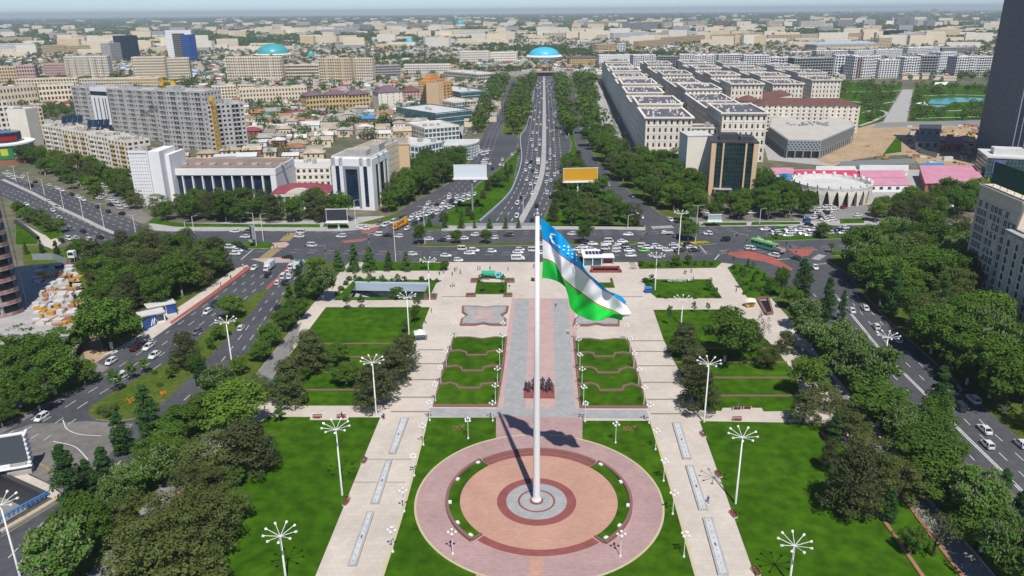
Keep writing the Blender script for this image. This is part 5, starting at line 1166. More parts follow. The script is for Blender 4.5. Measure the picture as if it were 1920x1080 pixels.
for nm, mt, n_ in (('timber_pile', mat('formwork_orange',(0.55,0.28,0.05),.8), 22), ('rebar_pile', M['roof_rust'], 26), ('panel_pile', M['roof_white'], 46), ('tarpaulin', M['glass_blue'], 4)):
    mb = MB()
    for k in range(n_):
        q = PZ(RNG.uniform(58,140), RNG.uniform(500,612), 7); x, y = q.x-pw[2].x, q.y-pw[2].y
        sx, sy = RNG.uniform(.8,3), RNG.uniform(.8,2.4); zz = 7.0; mb.box(x,x+sx,y,y+sy,zz,zz+RNG.uniform(.25,1.3))
    mb.build(nm, mt, e, kind='stuff')
# ================================================================ trees
import numpy as np
TR = random.Random(5)
def leafmat(name, c, c2, var=0.25): return mat(name, c, .7, .15, noise=.9, col2=c2, obj_var=var, trans=.22)
LM = dict(
 broad=leafmat('leaf_broad', (0.048,0.108,0.012), (0.105,0.195,0.024)),
 light=leafmat('leaf_light', (0.075,0.150,0.015), (0.144,0.237,0.027)),
 chestnut=leafmat('leaf_chestnut', (0.050,0.115,0.016), (0.110,0.215,0.034)),
 olive=leafmat('leaf_olive', (0.075,0.102,0.024), (0.135,0.173,0.045)),
 pine=leafmat('leaf_pine', (0.061,0.081,0.029), (0.109,0.131,0.046)),
 cone=leafmat('leaf_cone', (0.053,0.137,0.025), (0.101,0.210,0.039)),
 column=leafmat('leaf_column', (0.024,0.071,0.017), (0.051,0.128,0.027)),
 sapling=leafmat('leaf_sapling', (0.052,0.137,0.018), (0.104,0.215,0.033)),
 sparse=leafmat('leaf_sparse', (0.084,0.112,0.035), (0.147,0.175,0.063)))
BLOSSOM = mat('blossom', (0.42,0.44,0.27), .8, .1, trans=.2)
def quad_leaf(mb, c, nrm, s, rng, mi=0):
    t = nrm.cross(Vector((rng.uniform(-1,1), rng.uniform(-1,1), rng.uniform(-1,1))))
    if t.length < 1e-3: t = Vector((1,0,0))
    t.normalize(); b = nrm.cross(t); a = s*rng.uniform(.7,1.3); k = s*rng.uniform(.45,.8)
    mb.quad(c-t*a*.5, c-b*k*.5+nrm*s*.08, c+t*a*.5, c+b*k*.5+nrm*s*.08, mi)
def rnd_dir(rng):
    z = rng.uniform(-1,1); t = rng.uniform(0, 2*math.pi); r = math.sqrt(1-z*z); return Vector((r*math.cos(t), r*math.sin(t), z))
def clumps(kind, rng):
    """clump centres and radii in a unit tree: crown width 1 (radius .5), height 1"""
    out = []
    if kind in ('broad','light','chestnut','sapling','sparse'):
        n = {'broad':58,'light':52,'chestnut':62,'sapling':22,'sparse':22}[kind]
        lobes = [(Vector((rng.uniform(-.17,.17), rng.uniform(-.17,.17), rng.uniform(.5,.68))), rng.uniform(.25,.34)) for _ in range(5)]+[(Vector((0,0,.6)), .36)]
        for i in range(n):
            c, r = lobes[i % len(lobes)]; d = rnd_dir(rng); d.z = d.z*.8+.15
            p = c + Vector((d.x*r, d.y*r, d.z*r*1.05)); p.z = max(.24, min(.95, p.z)); out.append((p, rng.uniform(.09,.15)))
    elif kind in ('olive','pine'):
        n = 84 if kind == 'olive' else 88
        for i in range(n):
            z = rng.uniform(.14,.94); prof = math.sin(math.pi*min(1,(1-z)*.72+.14))**.7 if kind == 'olive' else (1-z)**.55*1.05
            t = rng.uniform(0, 2*math.pi); r = .45*prof*math.sqrt(rng.uniform(.15,1)); out.append((Vector((r*math.cos(t), r*math.sin(t), z)), rng.uniform(.085,.135)))
    elif kind == 'cone':
        for i in range(74):
            z = rng.uniform(.06,.97)**1.2; t = rng.uniform(0, 2*math.pi); r = .44*(1-z)**.85*rng.uniform(.35,1)+.01; out.append((Vector((r*math.cos(t), r*math.sin(t), z)), .045+.10*(1-z)))
    elif kind == 'column':
        for i in range(64):
            z = rng.uniform(.05,.97); t = rng.uniform(0, 2*math.pi); prof = min(1, (1-z)*1.9)**.75*min(1,.65+z*1.2); r = .34*prof*rng.uniform(.5,1); out.append((Vector((r*math.cos(t), r*math.sin(t), z)), rng.uniform(.11,.15)*(.45+.55*prof)))
    return out
H0 = {'broad':(10,9),'light':(9,8),'chestnut':(9,9),'sapling':(4,3),'sparse':(8,6.5),'olive':(9,9),'pine':(10,8.5),'cone':(8,4.5),'column':(12,4)}
def make_crown(kind, seed):
    rng = random.Random(seed); h, w = H0[kind]; mb = MB(); cl = clumps(kind, rng); lf = {'broad':.42,'light':.36,'chestnut':.44,'sapling':.24,'sparse':.26,'olive':.30,'pine':.34,'cone':.30,'column':.32}[kind]
    per = {'broad':96,'light':96,'chestnut':84,'sapling':50,'sparse':30,'olive':80,'pine':72,'cone':64,'column':70}[kind]
    for c, r in cl:
        C_ = Vector((c.x*w, c.y*w, c.z*h)); rad = r*(w*.75+h*.25); ctr = Vector((0,0,h*.5))
        flat = .55 if kind in ('pine','olive') else .8
        for k in range(per):
            d = rnd_dir(rng); 
            if d.z < -.35 and rng.random() < .7: d.z = -d.z
            rr = rad*(.55+.55*rng.random()**.6); p = C_+Vector((d.x*rr, d.y*rr, d.z*rr*flat))
            n = (d*.8+Vector((0,0,.45))+rnd_dir(rng)*.55).normalized(); quad_leaf(mb, p, n, lf*rng.uniform(.8,1.4), rng)
        if kind == 'chestnut':
            for k in range(7):
                d = rnd_dir(rng); d.z = abs(d.z)*.8+.2; d.normalize(); p = C_+Vector((d.x*rad*1.05, d.y*rad*1.05, d.z*rad*.95)); z = Vector((0,0,.16)); 
                for q in (Vector((.12,0,0)), Vector((0,.12,0))): mb.quad(p-z-q, p-z+q, p+z*1.3+q*.4, p+z*1.3-q*.4, 1)
    return mb.mesh('crown', [LM[kind], BLOSSOM] if kind == 'chestnut' else LM[kind])
def make_trunk(kind, seed):
    rng = random.Random(seed+99); h, w = H0[kind]; mb = MB(); r = h*.02+.02
    ht = h*(.9 if kind in ('cone','pine','column') else .45)
    mb.bar((0,0,0),(0,0,.14*h if h > 5 else .3), r*1.15, 7, r, mi=1 if kind in ('broad','chestnut','light') else 0, cap=False)
    mb.bar((0,0,.14*h if h > 5 else .3),(rng.uniform(-.1,.1),rng.uniform(-.1,.1),ht), r, 7, r*.45, cap=False)
    if kind not in ('cone','column'):
        for k in range(8 if kind == 'sparse' else 6):
            t = 2*math.pi*k/6+rng.uniform(-.4,.4); z0 = h*rng.uniform(.22,.42); L = w*rng.uniform(.28,.42); m1 = (math.cos(t)*L*.5, math.sin(t)*L*.5, z0+h*.16)
            mb.bar((0,0,z0), m1, r*.5, 5, r*.32, cap=False); mb.bar(m1, (math.cos(t+.2)*L, math.sin(t+.2)*L, z0+h*rng.uniform(.28,.42)), r*.32, 5, r*.12, cap=False)
    return mb.mesh('trunk', [M['bark'], M['lime']])
TREES = {}
for kd, nv in (('broad',4),('light',2),('chestnut',3),('sapling',2),('sparse',2),('olive',3),('pine',3),('cone',2),('column',2)):
    TREES[kd] = [(make_trunk(kd, 31*i+len(kd)), make_crown(kd, 17*i+len(kd)*7)) for i in range(nv)]
TPOS = []; FARTREES = []
def put_tree(kind, g, h, w, label, group=None, name=None, cat='tree'):
    h0, w0 = H0[kind]; t, c = TR.choice(TREES[kind])
    e = copy_thing([('trunk', t), ('crown', c)], name or {'cone':'conical_tree','column':'columnar_tree','pine':'pine_tree','sapling':'young_tree','chestnut':'chestnut_tree','olive':'round_tree','light':'bright_green_tree','sparse':'half_bare_tree'}.get(kind,'broadleaf_tree'), (g[0], g[1], .1), TR.uniform(0,6.28), (w/w0, w/w0, h/h0), label, cat, group)
    TPOS.append((g[0], g[1], w)); return e
KW = dict(broad='dark green broadleaf tree', light='bright yellow-green tree', chestnut='flowering chestnut tree', olive='olive-green round tree', pine='brownish green pine', cone='small conical tree', column='dark columnar tree', sapling='young thin tree', sparse='sparse half-bare tree')
CNT = {}
def lab(kind, where, frm):
    k = (kind, where); CNT[k] = CNT.get(k, 0)+1; n = CNT[k]
    return '%s %s, %s from the %s' % (KW[kind], where, ORD[min(n, 25)-1], frm)
SORT = {'crossing': lambda t: t[2], 'stepped garden': lambda t: t[2], 'left end': lambda t: t[1], 'promenade steps': lambda t: t[2], 'construction site': lambda t: t[2], 'bridge parapet': lambda t: -t[2]}
def trees(where, frm, lst, group):
    for kind, u, v, vt, wpx in sorted(lst, key=SORT[frm]):
        g = P(u, v); put_tree(kind, g, max(1.5, hpx(g, vt)), max(.9, wpx*mpx(g)*1.16), lab(kind, where, frm), group)
trees('between the left road and promenade', 'crossing', [
 ('light',598,512,480,42),('column',566,567,497,26),('chestnut',606,562,503,56),('cone',545,580,528,26),('broad',562,600,560,32),('broad',536,620,580,44),('broad',507,650,610,44),('broad',489,676,640,40),
 ('light',452,702,670,34),('chestnut',412,745,690,66),('column',380,722,672,28),('light',432,812,722,112),('broad',395,800,740,70),('broad',352,830,762,74),('column',283,815,722,44),('broad',322,850,790,60),('column',232,852,773,38),
 ('chestnut',318,905,842,70),('broad',290,880,820,64),('chestnut',255,932,868,66),('column',205,925,838,44),('column',172,930,862,36),('column',137,948,833,54),('chestnut',222,962,898,64),('broad',170,1035,932,96),('chestnut',112,1105,995,116),('broad',228,1000,950,60)], 'street trees left of the plaza')
trees('in the lower left lawn', 'stepped garden', [
 ('olive',487,752,705,52),('olive',400,898,815,96),('pine',470,886,788,112),('olive',375,955,878,92),('broad',446,912,878,34),('olive',275,1020,932,104),('olive',380,1040,930,126),('olive',310,1105,985,170),('olive',430,980,915,80),('olive',372,1110,1040,110),('light',335,880,822,60)], 'park trees of the left lawn')
trees('in the upper left lawn', 'crossing', [
 ('pine',585,698,620,72),('broad',635,684,643,40),('light',650,722,677,52),('pine',545,760,673,68),('pine',760,692,627,62),('pine',738,722,652,68),('pine',704,764,682,82),('broad',573,716,690,20),('sapling',525,792,765,22),('sparse',553,680,628,34),
 ('sapling',651,580,550,14),('sapling',678,578,552,13),('sapling',783,580,556,14),('broad',780,606,572,17),('broad',762,625,598,16)], 'park trees of the upper left lawn')
trees('in the upper right lawn', 'crossing', [
 ('pine',1282,672,606,66),('pine',1300,718,648,64),('pine',1308,772,688,74),('broad',1358,680,583,94),('sparse',1420,678,583,34),('olive',1437,690,645,42),('sapling',1254,612,568,10),('sapling',1301,587,566,10),('sapling',1327,587,566,8),('sapling',1354,584,574,8),('broad',1405,660,612,44),('pine',1470,660,620,40)], 'park trees of the upper right lawn')
trees('between the right promenade and road', 'crossing', [
 ('broad',1462,560,500,24),('column',1502,560,484,36),('broad',1480,580,540,40),('chestnut',1505,618,560,58),('column',1547,606,520,30),('column',1576,604,543,17),('chestnut',1520,650,600,62),('chestnut',1562,684,605,92),('chestnut',1610,732,642,112),('light',1665,722,662,26),('broad',1645,800,722,112),('column',1752,790,687,46),('broad',1738,810,745,62),('chestnut',1690,838,768,76),('broad',1752,838,770,66),
 ('broad',1716,898,808,122),('broad',1766,940,858,112),('chestnut',1830,990,888,104),('broad',1838,1035,955,104),('chestnut',1892,1100,985,112),('light',1800,872,825,26),('column',1877,936,877,30),('column',1910,985,915,40)], 'street trees right of the plaza')
trees('in the lower right lawn', 'promenade steps', [
 ('light',1520,748,668,72),('pine',1505,798,730,58),('olive',1592,824,760,78),('pine',1552,888,822,40),('pine',1592,966,832,106),('olive',1625,890,820,84),('olive',1688,936,868,90),('sparse',1748,1045,955,80),('broad',1706,1042,990,40),('olive',1545,770,720,50)], 'park trees of the lower right lawn')
for u, v, vt, w in ((1562,832,772,25),(1665,980,917,27)):
    g = P(u, v); put_tree('column', g, hpx(g, vt), w*mpx(g)*1.15, 'clipped cylindrical evergreen beside the %s' % ('upper right pines' if v < 900 else 'brick kerb of the lower right lawn'))
trees('in the north lawns of the plaza', 'left end', [
 ('cone',635,508,466,24),('cone',665,509,455,27),('cone',694,509,458,28),('cone',730,508,468,19),('cone',762,508,471,20),('sapling',796,507,480,14),('sapling',667,532,515,10),('sapling',693,533,512,12),('sapling',717,533,514,11),('sapling',746,532,513,12),('broad',832,508,489,16),('broad',741,560,541,28),('sapling',902,532,512,10),('sapling',943,534,514,10),('sapling',906,548,528,10),('sapling',942,550,530,12),
 ('broad',1267,500,478,18),('broad',1290,497,478,13),('cone',1252,500,487,8),('cone',1304,499,487,8),('cone',1320,500,486,8),('sapling',1222,531,515,12),('sapling',1330,548,522,14),('sapling',1340,556,538,10),('broad',1203,500,488,10)], 'small trees of the north lawns')
trees('in the lawn at the right crossing', 'crossing', [('cone',1402,502,482,8),('sapling',1412,505,490,8),('cone',1395,520,500,10),('cone',1412,530,510,9),('cone',1432,528,510,10),('cone',1408,545,532,10),('cone',1425,548,536,9),('sapling',1388,540,524,12),('broad',1445,545,520,16),('cone',1438,545,528,9),('broad',1390,513,500,9),('broad',1376,506,496,8)], 'young conifers at the right crossing')
trees('on the left road island', 'crossing', [('light',436,596,555,46),('pine',352,690,622,60),('broad',372,702,665,30),('broad',320,712,692,14),('sapling',272,700,672,22),('sapling',248,712,680,22),('sapling',220,735,690,24),('olive',205,780,760,24),('broad',410,640,612,24),('broad',395,655,632,16)], 'trees of the road island')
trees('along the side lane on the left', 'construction site', [('broad',135,660,612,70),('broad',210,655,555,100),('broad',160,720,680,48),('broad',105,740,660,84),('broad',60,700,625,80),('broad',22,770,690,70),('broad',75,770,700,70),('broad',5,800,755,50),('broad',50,660,615,60),('broad',30,720,650,60),('broad',110,690,620,60)], 'trees of the side lane')
trees('on the avenue median', 'left end', [('broad',785,458,420,23),('broad',855,457,431,21),('broad',910,457,432,22),('broad',1094,457,412,30),('broad',1290,451,413,34),('broad',1542,447,418,27),('sapling',1558,474,452,12),('cone',1590,484,448,18),('sapling',1456,448,438,12)], 'median trees')
trees('on the billboard island', 'bridge parapet', [('cone',805,426,403,13),('cone',834,428,407,13),('cone',865,428,406,14),('cone',890,428,414,8),('cone',918,429,406,13),('cone',948,429,404,11),('cone',972,428,408,10),('olive',833,415,397,18),('pine',878,405,387,14),('cone',857,398,385,9),('pine',895,388,374,12),('cone',866,408,393,10),('pine',886,412,398,12),('cone',902,398,388,8),('pine',915,358,336,16),('pine',906,372,356,14),('broad',935,352,322,24),('pine',958,325,308,12),('pine',950,340,318,12),('broad',972,290,278,8),('pine',948,318,305,8),('broad',925,348,330,22)], 'island trees')
# ---- woods: many trees of one stand
def inside(poly, x, y):
    c = False; n = len(poly); j = n-1
    for i in range(n):
        xi, yi = poly[i]; xj, yj = poly[j]
        if (yi > y) != (yj > y) and x < (xj-xi)*(y-yi)/(yj-yi)+xi: c = not c
        j = i
    return c
ROADP = [PP(p) for p in RD.values()]
def wood(pts, gap, kinds, hr, where, group, wr=(.75,1.05), avoid=True, maxn=80):
    poly = PP(pts); xs = [p[0] for p in poly]; ys = [p[1] for p in poly]; got = []; tries = 0
    while tries < 2500 and len(got) < maxn:
        tries += 1; x = TR.uniform(min(xs), max(xs)); y = TR.uniform(min(ys), max(ys))
        if not inside(poly, x, y) or any((x-a)**2+(y-b)**2 < gap*gap for a, b in got): continue
        if avoid and (in_foot(x, y, 1.5) or any(inside(rp, x, y) for rp in ROADP)): continue
        got.append((x, y))
    for x, y in sorted(got, key=lambda q: q[1]):
        kd = TR.choice(kinds); h = TR.uniform(*hr)
        if y > 600: FARTREES.append((x, y, h*1.05, h*1.15*TR.uniform(*wr), kd)); continue
        k = (kd, where); CNT[k] = CNT.get(k, 0)+1
        put_tree(kd, (x, y), h, h*TR.uniform(*wr)*(.42 if kd in ('column','cone') else 1), '%s %s, %s nearest' % (KW[kd], where, ORD[CNT[k]-1] if CNT[k] < 26 else 'among the farthest,') if CNT[k] < 26 else '%s deep %s' % (KW[kd], where), group)
    return len(got)
B3 = ['broad','broad','broad','olive','light']
wood([(178,505),(270,480),(420,478),(438,500),(415,522),(330,572),(240,625),(205,640),(180,570)], 7.0, ['broad','broad','broad','olive','pine'], (10,15), 'in the dense wood left of the crossing', 'wood left of the crossing', maxn=48)
wood([(1598,512),(1625,552),(1672,600),(1760,680),(1850,760),(1930,830),(1960,800),(1960,690),(1850,640),(1790,560),(1800,500),(1790,450),(1640,470)], 7.2, ['broad','broad','broad','broad','olive','chestnut','column'], (11,17), 'in the dark wood right of the road', 'wood right of the road', maxn=80)
wood([(1640,418),(1830,412),(1830,382),(1700,392),(1640,404)], 7, B3, (9,14), 'before the market sheds on the right', 'market trees')
wood([(1040,423),(1200,424),(1175,402),(1110,345),(1080,300),(1065,310),(1050,350),(1030,400)], 7.0, ['broad','broad','olive','broad','pine'], (6.5,10.5), 'under the orange billboard', 'trees under the orange billboard', maxn=34)
wood([(1120,300),(1200,372),(1250,404),(1300,412),(1300,372),(1285,362),(1275,318),(1215,312),(1160,300)], 7, B3, (11,16), 'between the right slip road and residences', 'trees right of the slip road', maxn=36)
wood([(1290,390),(1325,392),(1420,390),(1450,378),(1525,385),(1525,412),(1400,416),(1290,418)], 7.6, ['broad','broad','light','broad'], (8,12.5), 'before the dark glass office', 'trees before the dark glass office', maxn=36)
wood([(1425,360),(1470,372),(1470,385),(1420,375)], 6, ['broad','column'], (10,14), 'right of the dark glass office', 'trees right of the dark glass office')
wood([(285,408),(330,396),(470,398),(520,404),(600,402),(640,404),(650,416),(480,418),(300,416)], 7.5, ['broad','broad','olive','pine'], (9,14), 'before the glass hall and white office', 'trees before the glass hall', maxn=34)
wood([(728,398),(790,366),(848,338),(872,312),(850,305),(800,318),(765,340),(735,362)], 6.6, ['broad','broad','olive','broad'], (10,14), 'left of the crowded slip road', 'trees left of the slip road', maxn=42)
wood([(100,318),(150,345),(195,372),(185,378),(130,352),(70,325)], 6.5, ['broad','light'], (7,10), 'between the left avenue and car park', 'trees along the left avenue', avoid=False)
wood([(20,290),(95,305),(170,328),(240,350),(262,395),(235,375),(160,335),(80,312),(10,300)], 8, B3, (9,13), 'before the long cream block', 'trees before the cream block')
wood([(32,400),(75,420),(112,428),(118,440),(80,440),(45,418)], 6, ['broad','light','olive'], (6,9), 'south of the left avenue', 'trees south of the left avenue')
wood([(48,475),(160,474),(170,488),(60,490)], 5.5, ['column','broad','cone'], (5,8), 'behind the construction podium', 'trees behind the podium')
wood([(1001,150),(997,190),(988,230),(968,262),(945,250),(956,205),(975,160)], 9, ['broad','broad','light'], (11,15), 'on the strip left of the highway', 'highway strip trees, left', maxn=44)
wood([(1043,150),(1057,150),(1067,200),(1077,262),(1062,262),(1054,235)], 8.5, ['broad','light','broad'], (11,15), 'on the strip right of the highway', 'highway strip trees, right', maxn=36)
wood([(1076,148),(1108,148),(1126,235),(1165,305),(1125,305),(1100,265),(1090,215)], 9.5, ['broad','broad','broad','light'], (12,16), 'between the right slip road and the cream residences', 'trees before the residences', maxn=42)
wood([(928,150),(955,150),(938,185),(912,235),(892,262),(885,240),(905,200)], 9, ['broad','broad','column'], (10,14), 'between the shop row and left slip road', 'trees before the shop row', maxn=38)
print('TREES', len(TPOS))
# ================================================================ vehicles
VR = random.Random(3)
def paint(name, c, metal=0.0): return mat('car_paint_'+name, c, .25, .5, metal=metal, coat=.6)
PAINT = dict(white=paint('white',(0.72,0.73,0.74)), black=paint('black',(0.012,0.012,0.015)), grey=paint('grey',(0.18,0.19,0.20),.2), dark=paint('dark',(0.035,0.05,0.06),.2), red=paint('red',(0.30,0.02,0.02)), maroon=paint('maroon',(0.075,0.012,0.018)), blue=paint('blue',(0.02,0.08,0.30)), green=paint('green',(0.08,0.45,0.03)), orange=paint('orange',(0.70,0.30,0.02)), teal=paint('teal',(0.02,0.42,0.24)), cyan=paint('cyan',(0.15,0.60,0.66)), yellow=paint('yellow',(0.65,0.40,0.02)))
CG = mat('car_glass', (0.02,0.025,0.03), .08, .6)
def loft(mb, secs, mi=0):
    """secs: (x, halfwidth, zbot, ztop) cross-sections with rounded shoulders"""
    prof = lambda x, w, a, b: [(x,-w*.92,a),(x,-w,a+(b-a)*.35),(x,-w*.97,a+(b-a)*.78),(x,-w*.84,b),(x,w*.84,b),(x,w*.97,a+(b-a)*.78),(x,w,a+(b-a)*.35),(x,w*.92,a)]
    rings = [prof(*s) for s in secs]; i0 = len(mb.v); n = 8
    for r in rings: mb.v += r
    for k in range(len(rings)-1):
        for j in range(n):
            a = i0+k*n+j; b = i0+k*n+(j+1)%n; mb.f.append((a, a+n, b+n, b)); mb.mi.append(mi)
    mb.f.append(tuple(i0+j for j in range(n))); mb.mi.append(mi); mb.f.append(tuple(i0+(len(rings)-1)*n+j for j in reversed(range(n)))); mb.mi.append(mi)
SPEC = dict(
 sedan=dict(secs=[(-2.2,.70,.35,.80),(-2.05,.80,.25,.93),(-1.5,.86,.22,.97),(-.4,.88,.2,.95),(.8,.88,.2,.93),(1.5,.86,.22,.86),(2.0,.80,.25,.74),(2.2,.68,.35,.62)], gl=(-1.75,1.05,-1.15,.25,.78,.60,.93,1.43), wb=(-1.35,1.35), wr=.31),
 hatch=dict(secs=[(-1.8,.68,.35,.90),(-1.65,.76,.25,.98),(-.4,.80,.2,.97),(.7,.80,.2,.95),(1.4,.77,.24,.85),(1.75,.64,.35,.66)], gl=(-1.72,1.05,-1.45,.25,.72,.58,.95,1.50), wb=(-1.15,1.15), wr=.29),
 suv=dict(secs=[(-2.2,.76,.42,.95),(-2.05,.86,.32,1.05),(-.4,.92,.28,1.05),(.9,.92,.28,1.03),(1.7,.88,.3,.97),(2.15,.76,.42,.78)], gl=(-2.1,1.05,-1.85,.3,.84,.68,1.03,1.68), wb=(-1.35,1.35), wr=.36),
 van=dict(secs=[(-1.9,.72,.35,1.1),(-1.8,.80,.25,1.15),(0,.82,.22,1.15),(1.1,.82,.22,1.12),(1.7,.76,.28,1.0),(1.85,.66,.36,.85)], gl=(-1.85,1.5,-1.75,.95,.78,.70,1.1,1.85), wb=(-1.2,1.2), wr=.29))
def car_meshes(kind):
    S = SPEC[kind]; x0, x1, x2, x3, w0, w1, z0, z1 = S['gl']
    body = MB(); loft(body, S['secs']); body.box(x2-.06, x3+.06, -w1-.02, w1+.02, z1-.03, z1+.045)
    for sx0, sx1 in ((x0, x2), (x1, x3)):
        for s in (-1, 1): body.beam((sx0, s*w0, z0), (sx1, s*w1, z1), .09, .09)
    xm = (x2+x3)/2-.1
    for s in (-1, 1): body.beam((xm, s*(w0+.0), z0), (xm, s*(w1+.01), z1), .1, .05); body.box(x1-.25, x1-.05, s*(w0+.13)-.1, s*(w0+.13)+.1, z0+.02, z0+.16)
    win = MB(); A = [(x0,-w0,z0),(x1,-w0,z0),(x1,w0,z0),(x0,w0,z0)]; B = [(x2,-w1,z1),(x3,-w1,z1),(x3,w1,z1),(x2,w1,z1)]
    for k in range(4): j = (k+1)%4; win.quad(A[k],A[j],B[j],B[k])
    r = S['wr']; ty = MB(); ty.bar((0,-.1,0),(0,.1,0),r,14); rm = MB(); rm.bar((0,-.115,0),(0,.115,0),r*.6,8)
    fx = S['secs'][-1][0]; bx = S['secs'][0][0]; hz = S['secs'][-1][3]
    hl = MB(); hl.box(-.12,.02,-.17,.17,-.08,.08); tl = MB(); tl.box(-.02,.1,-.16,.16,-.1,.1)
    full = [('body', body), ('window', win)]
    lo = MB()
    for b_, mi in ((body,0),(win,1)):
        off = len(lo.v); lo.v += b_.v; lo.f += [tuple(i+off for i in f) for f in b_.f]; lo.mi += [mi]*len(b_.f)
    for x in S['wb']:
        for s in (-1, 1): lo.bar((x, s*.60, r), (x, s*.86, r), r, 8, mi=2)
    lo.box(fx-.14, fx-.02, -.7, .7, hz-.2, hz-.06, 3); lo.box(bx+.02, bx+.1, -.72, .72, .68, .84, 4)
    return dict(body=body.mesh('body', PAINT['white']), win=win.mesh('window', CG), tyre=ty.mesh('wheel', M['tyre']), rim=rm.mesh('rim', M['rim']), hl=hl.mesh('headlight', M['headlight']), tl=tl.mesh('taillight', M['taillight']), lo=lo.mesh('car', [PAINT['white'], CG, M['tyre'], M['headlight'], M['taillight']]), S=S, fx=fx, bx=bx, hz=hz)
CARM = {k: car_meshes(k) for k in SPEC}
def heading(line, g):
    best = None
    for i in range(len(line)-1):
        a, b = line[i], line[i+1]; d = b-a; t = max(0, min(1, (g-a).dot(d)/d.length_squared)); q = (a+d*t-g).length
        if best is None or q < best[0]: best = (q, math.atan2(d.y, d.x))
    return best[1]
CARS = []
NM = dict(sedan='sedan', hatch='hatchback', suv='suv', van='van')
def put_car(kind, g, ang, col, label, group, near):
    Cm = CARM[kind]; z = .06
    if not near:
        o = bpy.data.objects.new(NM[kind], Cm['lo']); COL.objects.link(o); o.location = (g[0], g[1], z); o.rotation_euler = (0,0,ang)
        if col != 'white': o.material_slots[0].link = 'OBJECT'; o.material_slots[0].material = PAINT[col]
        return tag(o, label, 'car', group)
    e = empty(NM[kind], (g[0], g[1], z), ang, label, 'car', group); S = Cm['S']
    o = link('body', Cm['body'], e)
    if col != 'white': o.material_slots[0].link = 'OBJECT'; o.material_slots[0].material = PAINT[col]
    link('window', Cm['win'], e)
    for x in S['wb']:
        for s in (-1, 1): w = link('wheel', Cm['tyre'], e, (x, s*.76, S['wr'])); link('rim', Cm['rim'], w)
    for s in (-1, 1): link('headlight', Cm['hl'], e, (Cm['fx']-.06, s*.5, Cm['hz']-.1)); link('taillight', Cm['tl'], e, (Cm['bx']+.03, s*.55, .78))
    return e
COLN = dict(white='white', black='black', grey='grey', dark='dark grey', red='red', maroon='maroon', blue='blue', green='bright green', orange='orange')
def traffic(lst, sc_, ox, oy, line, where, frm, group, near=False, flip=None, park=None, shared=False):
    pts = []
    for t in lst:
        u, v = ox+t[0]/sc_, oy+t[1]/sc_; c = 'white'; kd = None
        for x in t[2:]:
            if x in PAINT: c = x
            elif x in SPEC: kd = x
        pts.append((u, v, c, kd))
    KEY = {'tower':lambda t:t[0],'left side':lambda t:t[0],'wood':lambda t:t[0],'left junction':lambda t:t[0],'flag':lambda t:t[0],'flagpole':lambda t:abs(t[0]-1006),'junction':lambda t:(t[0] if t[0] > 1300 else -t[1]),'crossing':lambda t:t[1]}
    for u, v, c, kd in sorted(pts, key=KEY.get(frm, lambda t: -t[1])):
        g = P(u, v+1.2); kd = kd or VR.choices(['sedan','hatch','suv','van'], [6,3,1.5,1])[0]
        if park is None: a = heading(line, g)+(math.pi if flip and flip(u, v) else 0)
        else: a = park+VR.uniform(-.12,.12)+(math.pi if VR.random() < .5 else 0)
        if shared: lb = '%s car %s' % (COLN[c], where)
        else:
            k = ('car', c, kd, where); CNT[k] = CNT.get(k, 0)+1; lb = '%s %s %s, %s from the %s' % (COLN[c], NM[kd], where, ORD[min(CNT[k],25)-1], frm)
        put_car(kd, g, a, c, lb, group, near)
bk, wh = 'black', 'white'
traffic([(200,455),(398,503),(447,558),(533,643,'grey'),(625,660,bk),(520,716,'suv'),(573,711),(680,727),(752,705,bk),(465,732,bk)], 4,0,270,L_av,'on the near side of the left avenue','tower','cars on the left avenue',True)
traffic([(365,433),(233,315,bk),(265,287,bk),(368,312),(735,475,bk),(812,509,bk),(60,220),(90,238),(120,250),(160,255),(100,262),(62,245),(175,242),(35,225)], 4,0,270,L_av,'on the far side of the left avenue','tower','cars on the left avenue',False,lambda u,v:True)
traffic([(430,338),(465,350),(540,383,bk),(590,405),(625,422)], 4,0,270,L_av,'parked under the left avenue trees','tower','cars parked along the left avenue')
traffic([(680,262),(630,285),(660,300,'red'),(700,315),(735,330),(770,355),(785,322),(755,298),(775,385),(560,260,bk),(600,272),(830,420),(865,437),(830,460,bk),(900,485),(930,470),(915,527,bk),(880,460),(745,410),(760,400)], 4,0,270,None,'in the car park before the lattice tower','avenue','cars in the left car park',park=R(150))
traffic([(1763,660),(1840,700),(1855,660,'grey')], 4,0,270,L_ew,'on the avenue left of the crossing','wood','cars left of the crossing',True,lambda u,v:True)
traffic([(1730,780,'suv'),(1785,805),(1765,828),(1820,787,bk)], 4,0,270,L_ew,'waiting at the left stop line','wood','cars left of the crossing',True)
traffic([(333,668),(325,697),(640,698),(785,628),(818,640),(918,687,'van'),(985,690,bk),(1072,698)], 4,480,270,L_ew,'crossing the left junction','left side','cars in the left junction',True,lambda u,v:True)
traffic([(925,597,'grey'),(973,613,'suv'),(1030,590,'van'),(1095,563,'blue'),(1135,640),(1190,600,'dark')], 4,480,270,L_sl,'at the mouth of the slip road','crane truck','cars at the slip road mouth',True)
traffic([(423,767,'van'),(235,855,bk)], 4,480,270,L_ew,'in the middle of the left junction','left side','cars in the left junction',True,lambda u,v:u<560)
traffic([(90,990,bk),(-10,935)], 4,480,270,L_l1,'turning into the left road','crossing','cars on the left road',True)
traffic([(265,930,'van'),(240,970),(205,1003),(255,1000),(165,1047),(220,1045,bk)], 4,480,270,L_l2,'queueing beside the red strip','crossing','cars queueing on the left road',True,lambda u,v:True)
traffic([(1293,718),(1400,727,bk),(1440,713),(1555,713),(1640,687),(1785,710),(1895,687,bk)], 4,480,270,L_ew,'on the avenue beyond the median','left junction','cars beyond the median',True,lambda u,v:True)
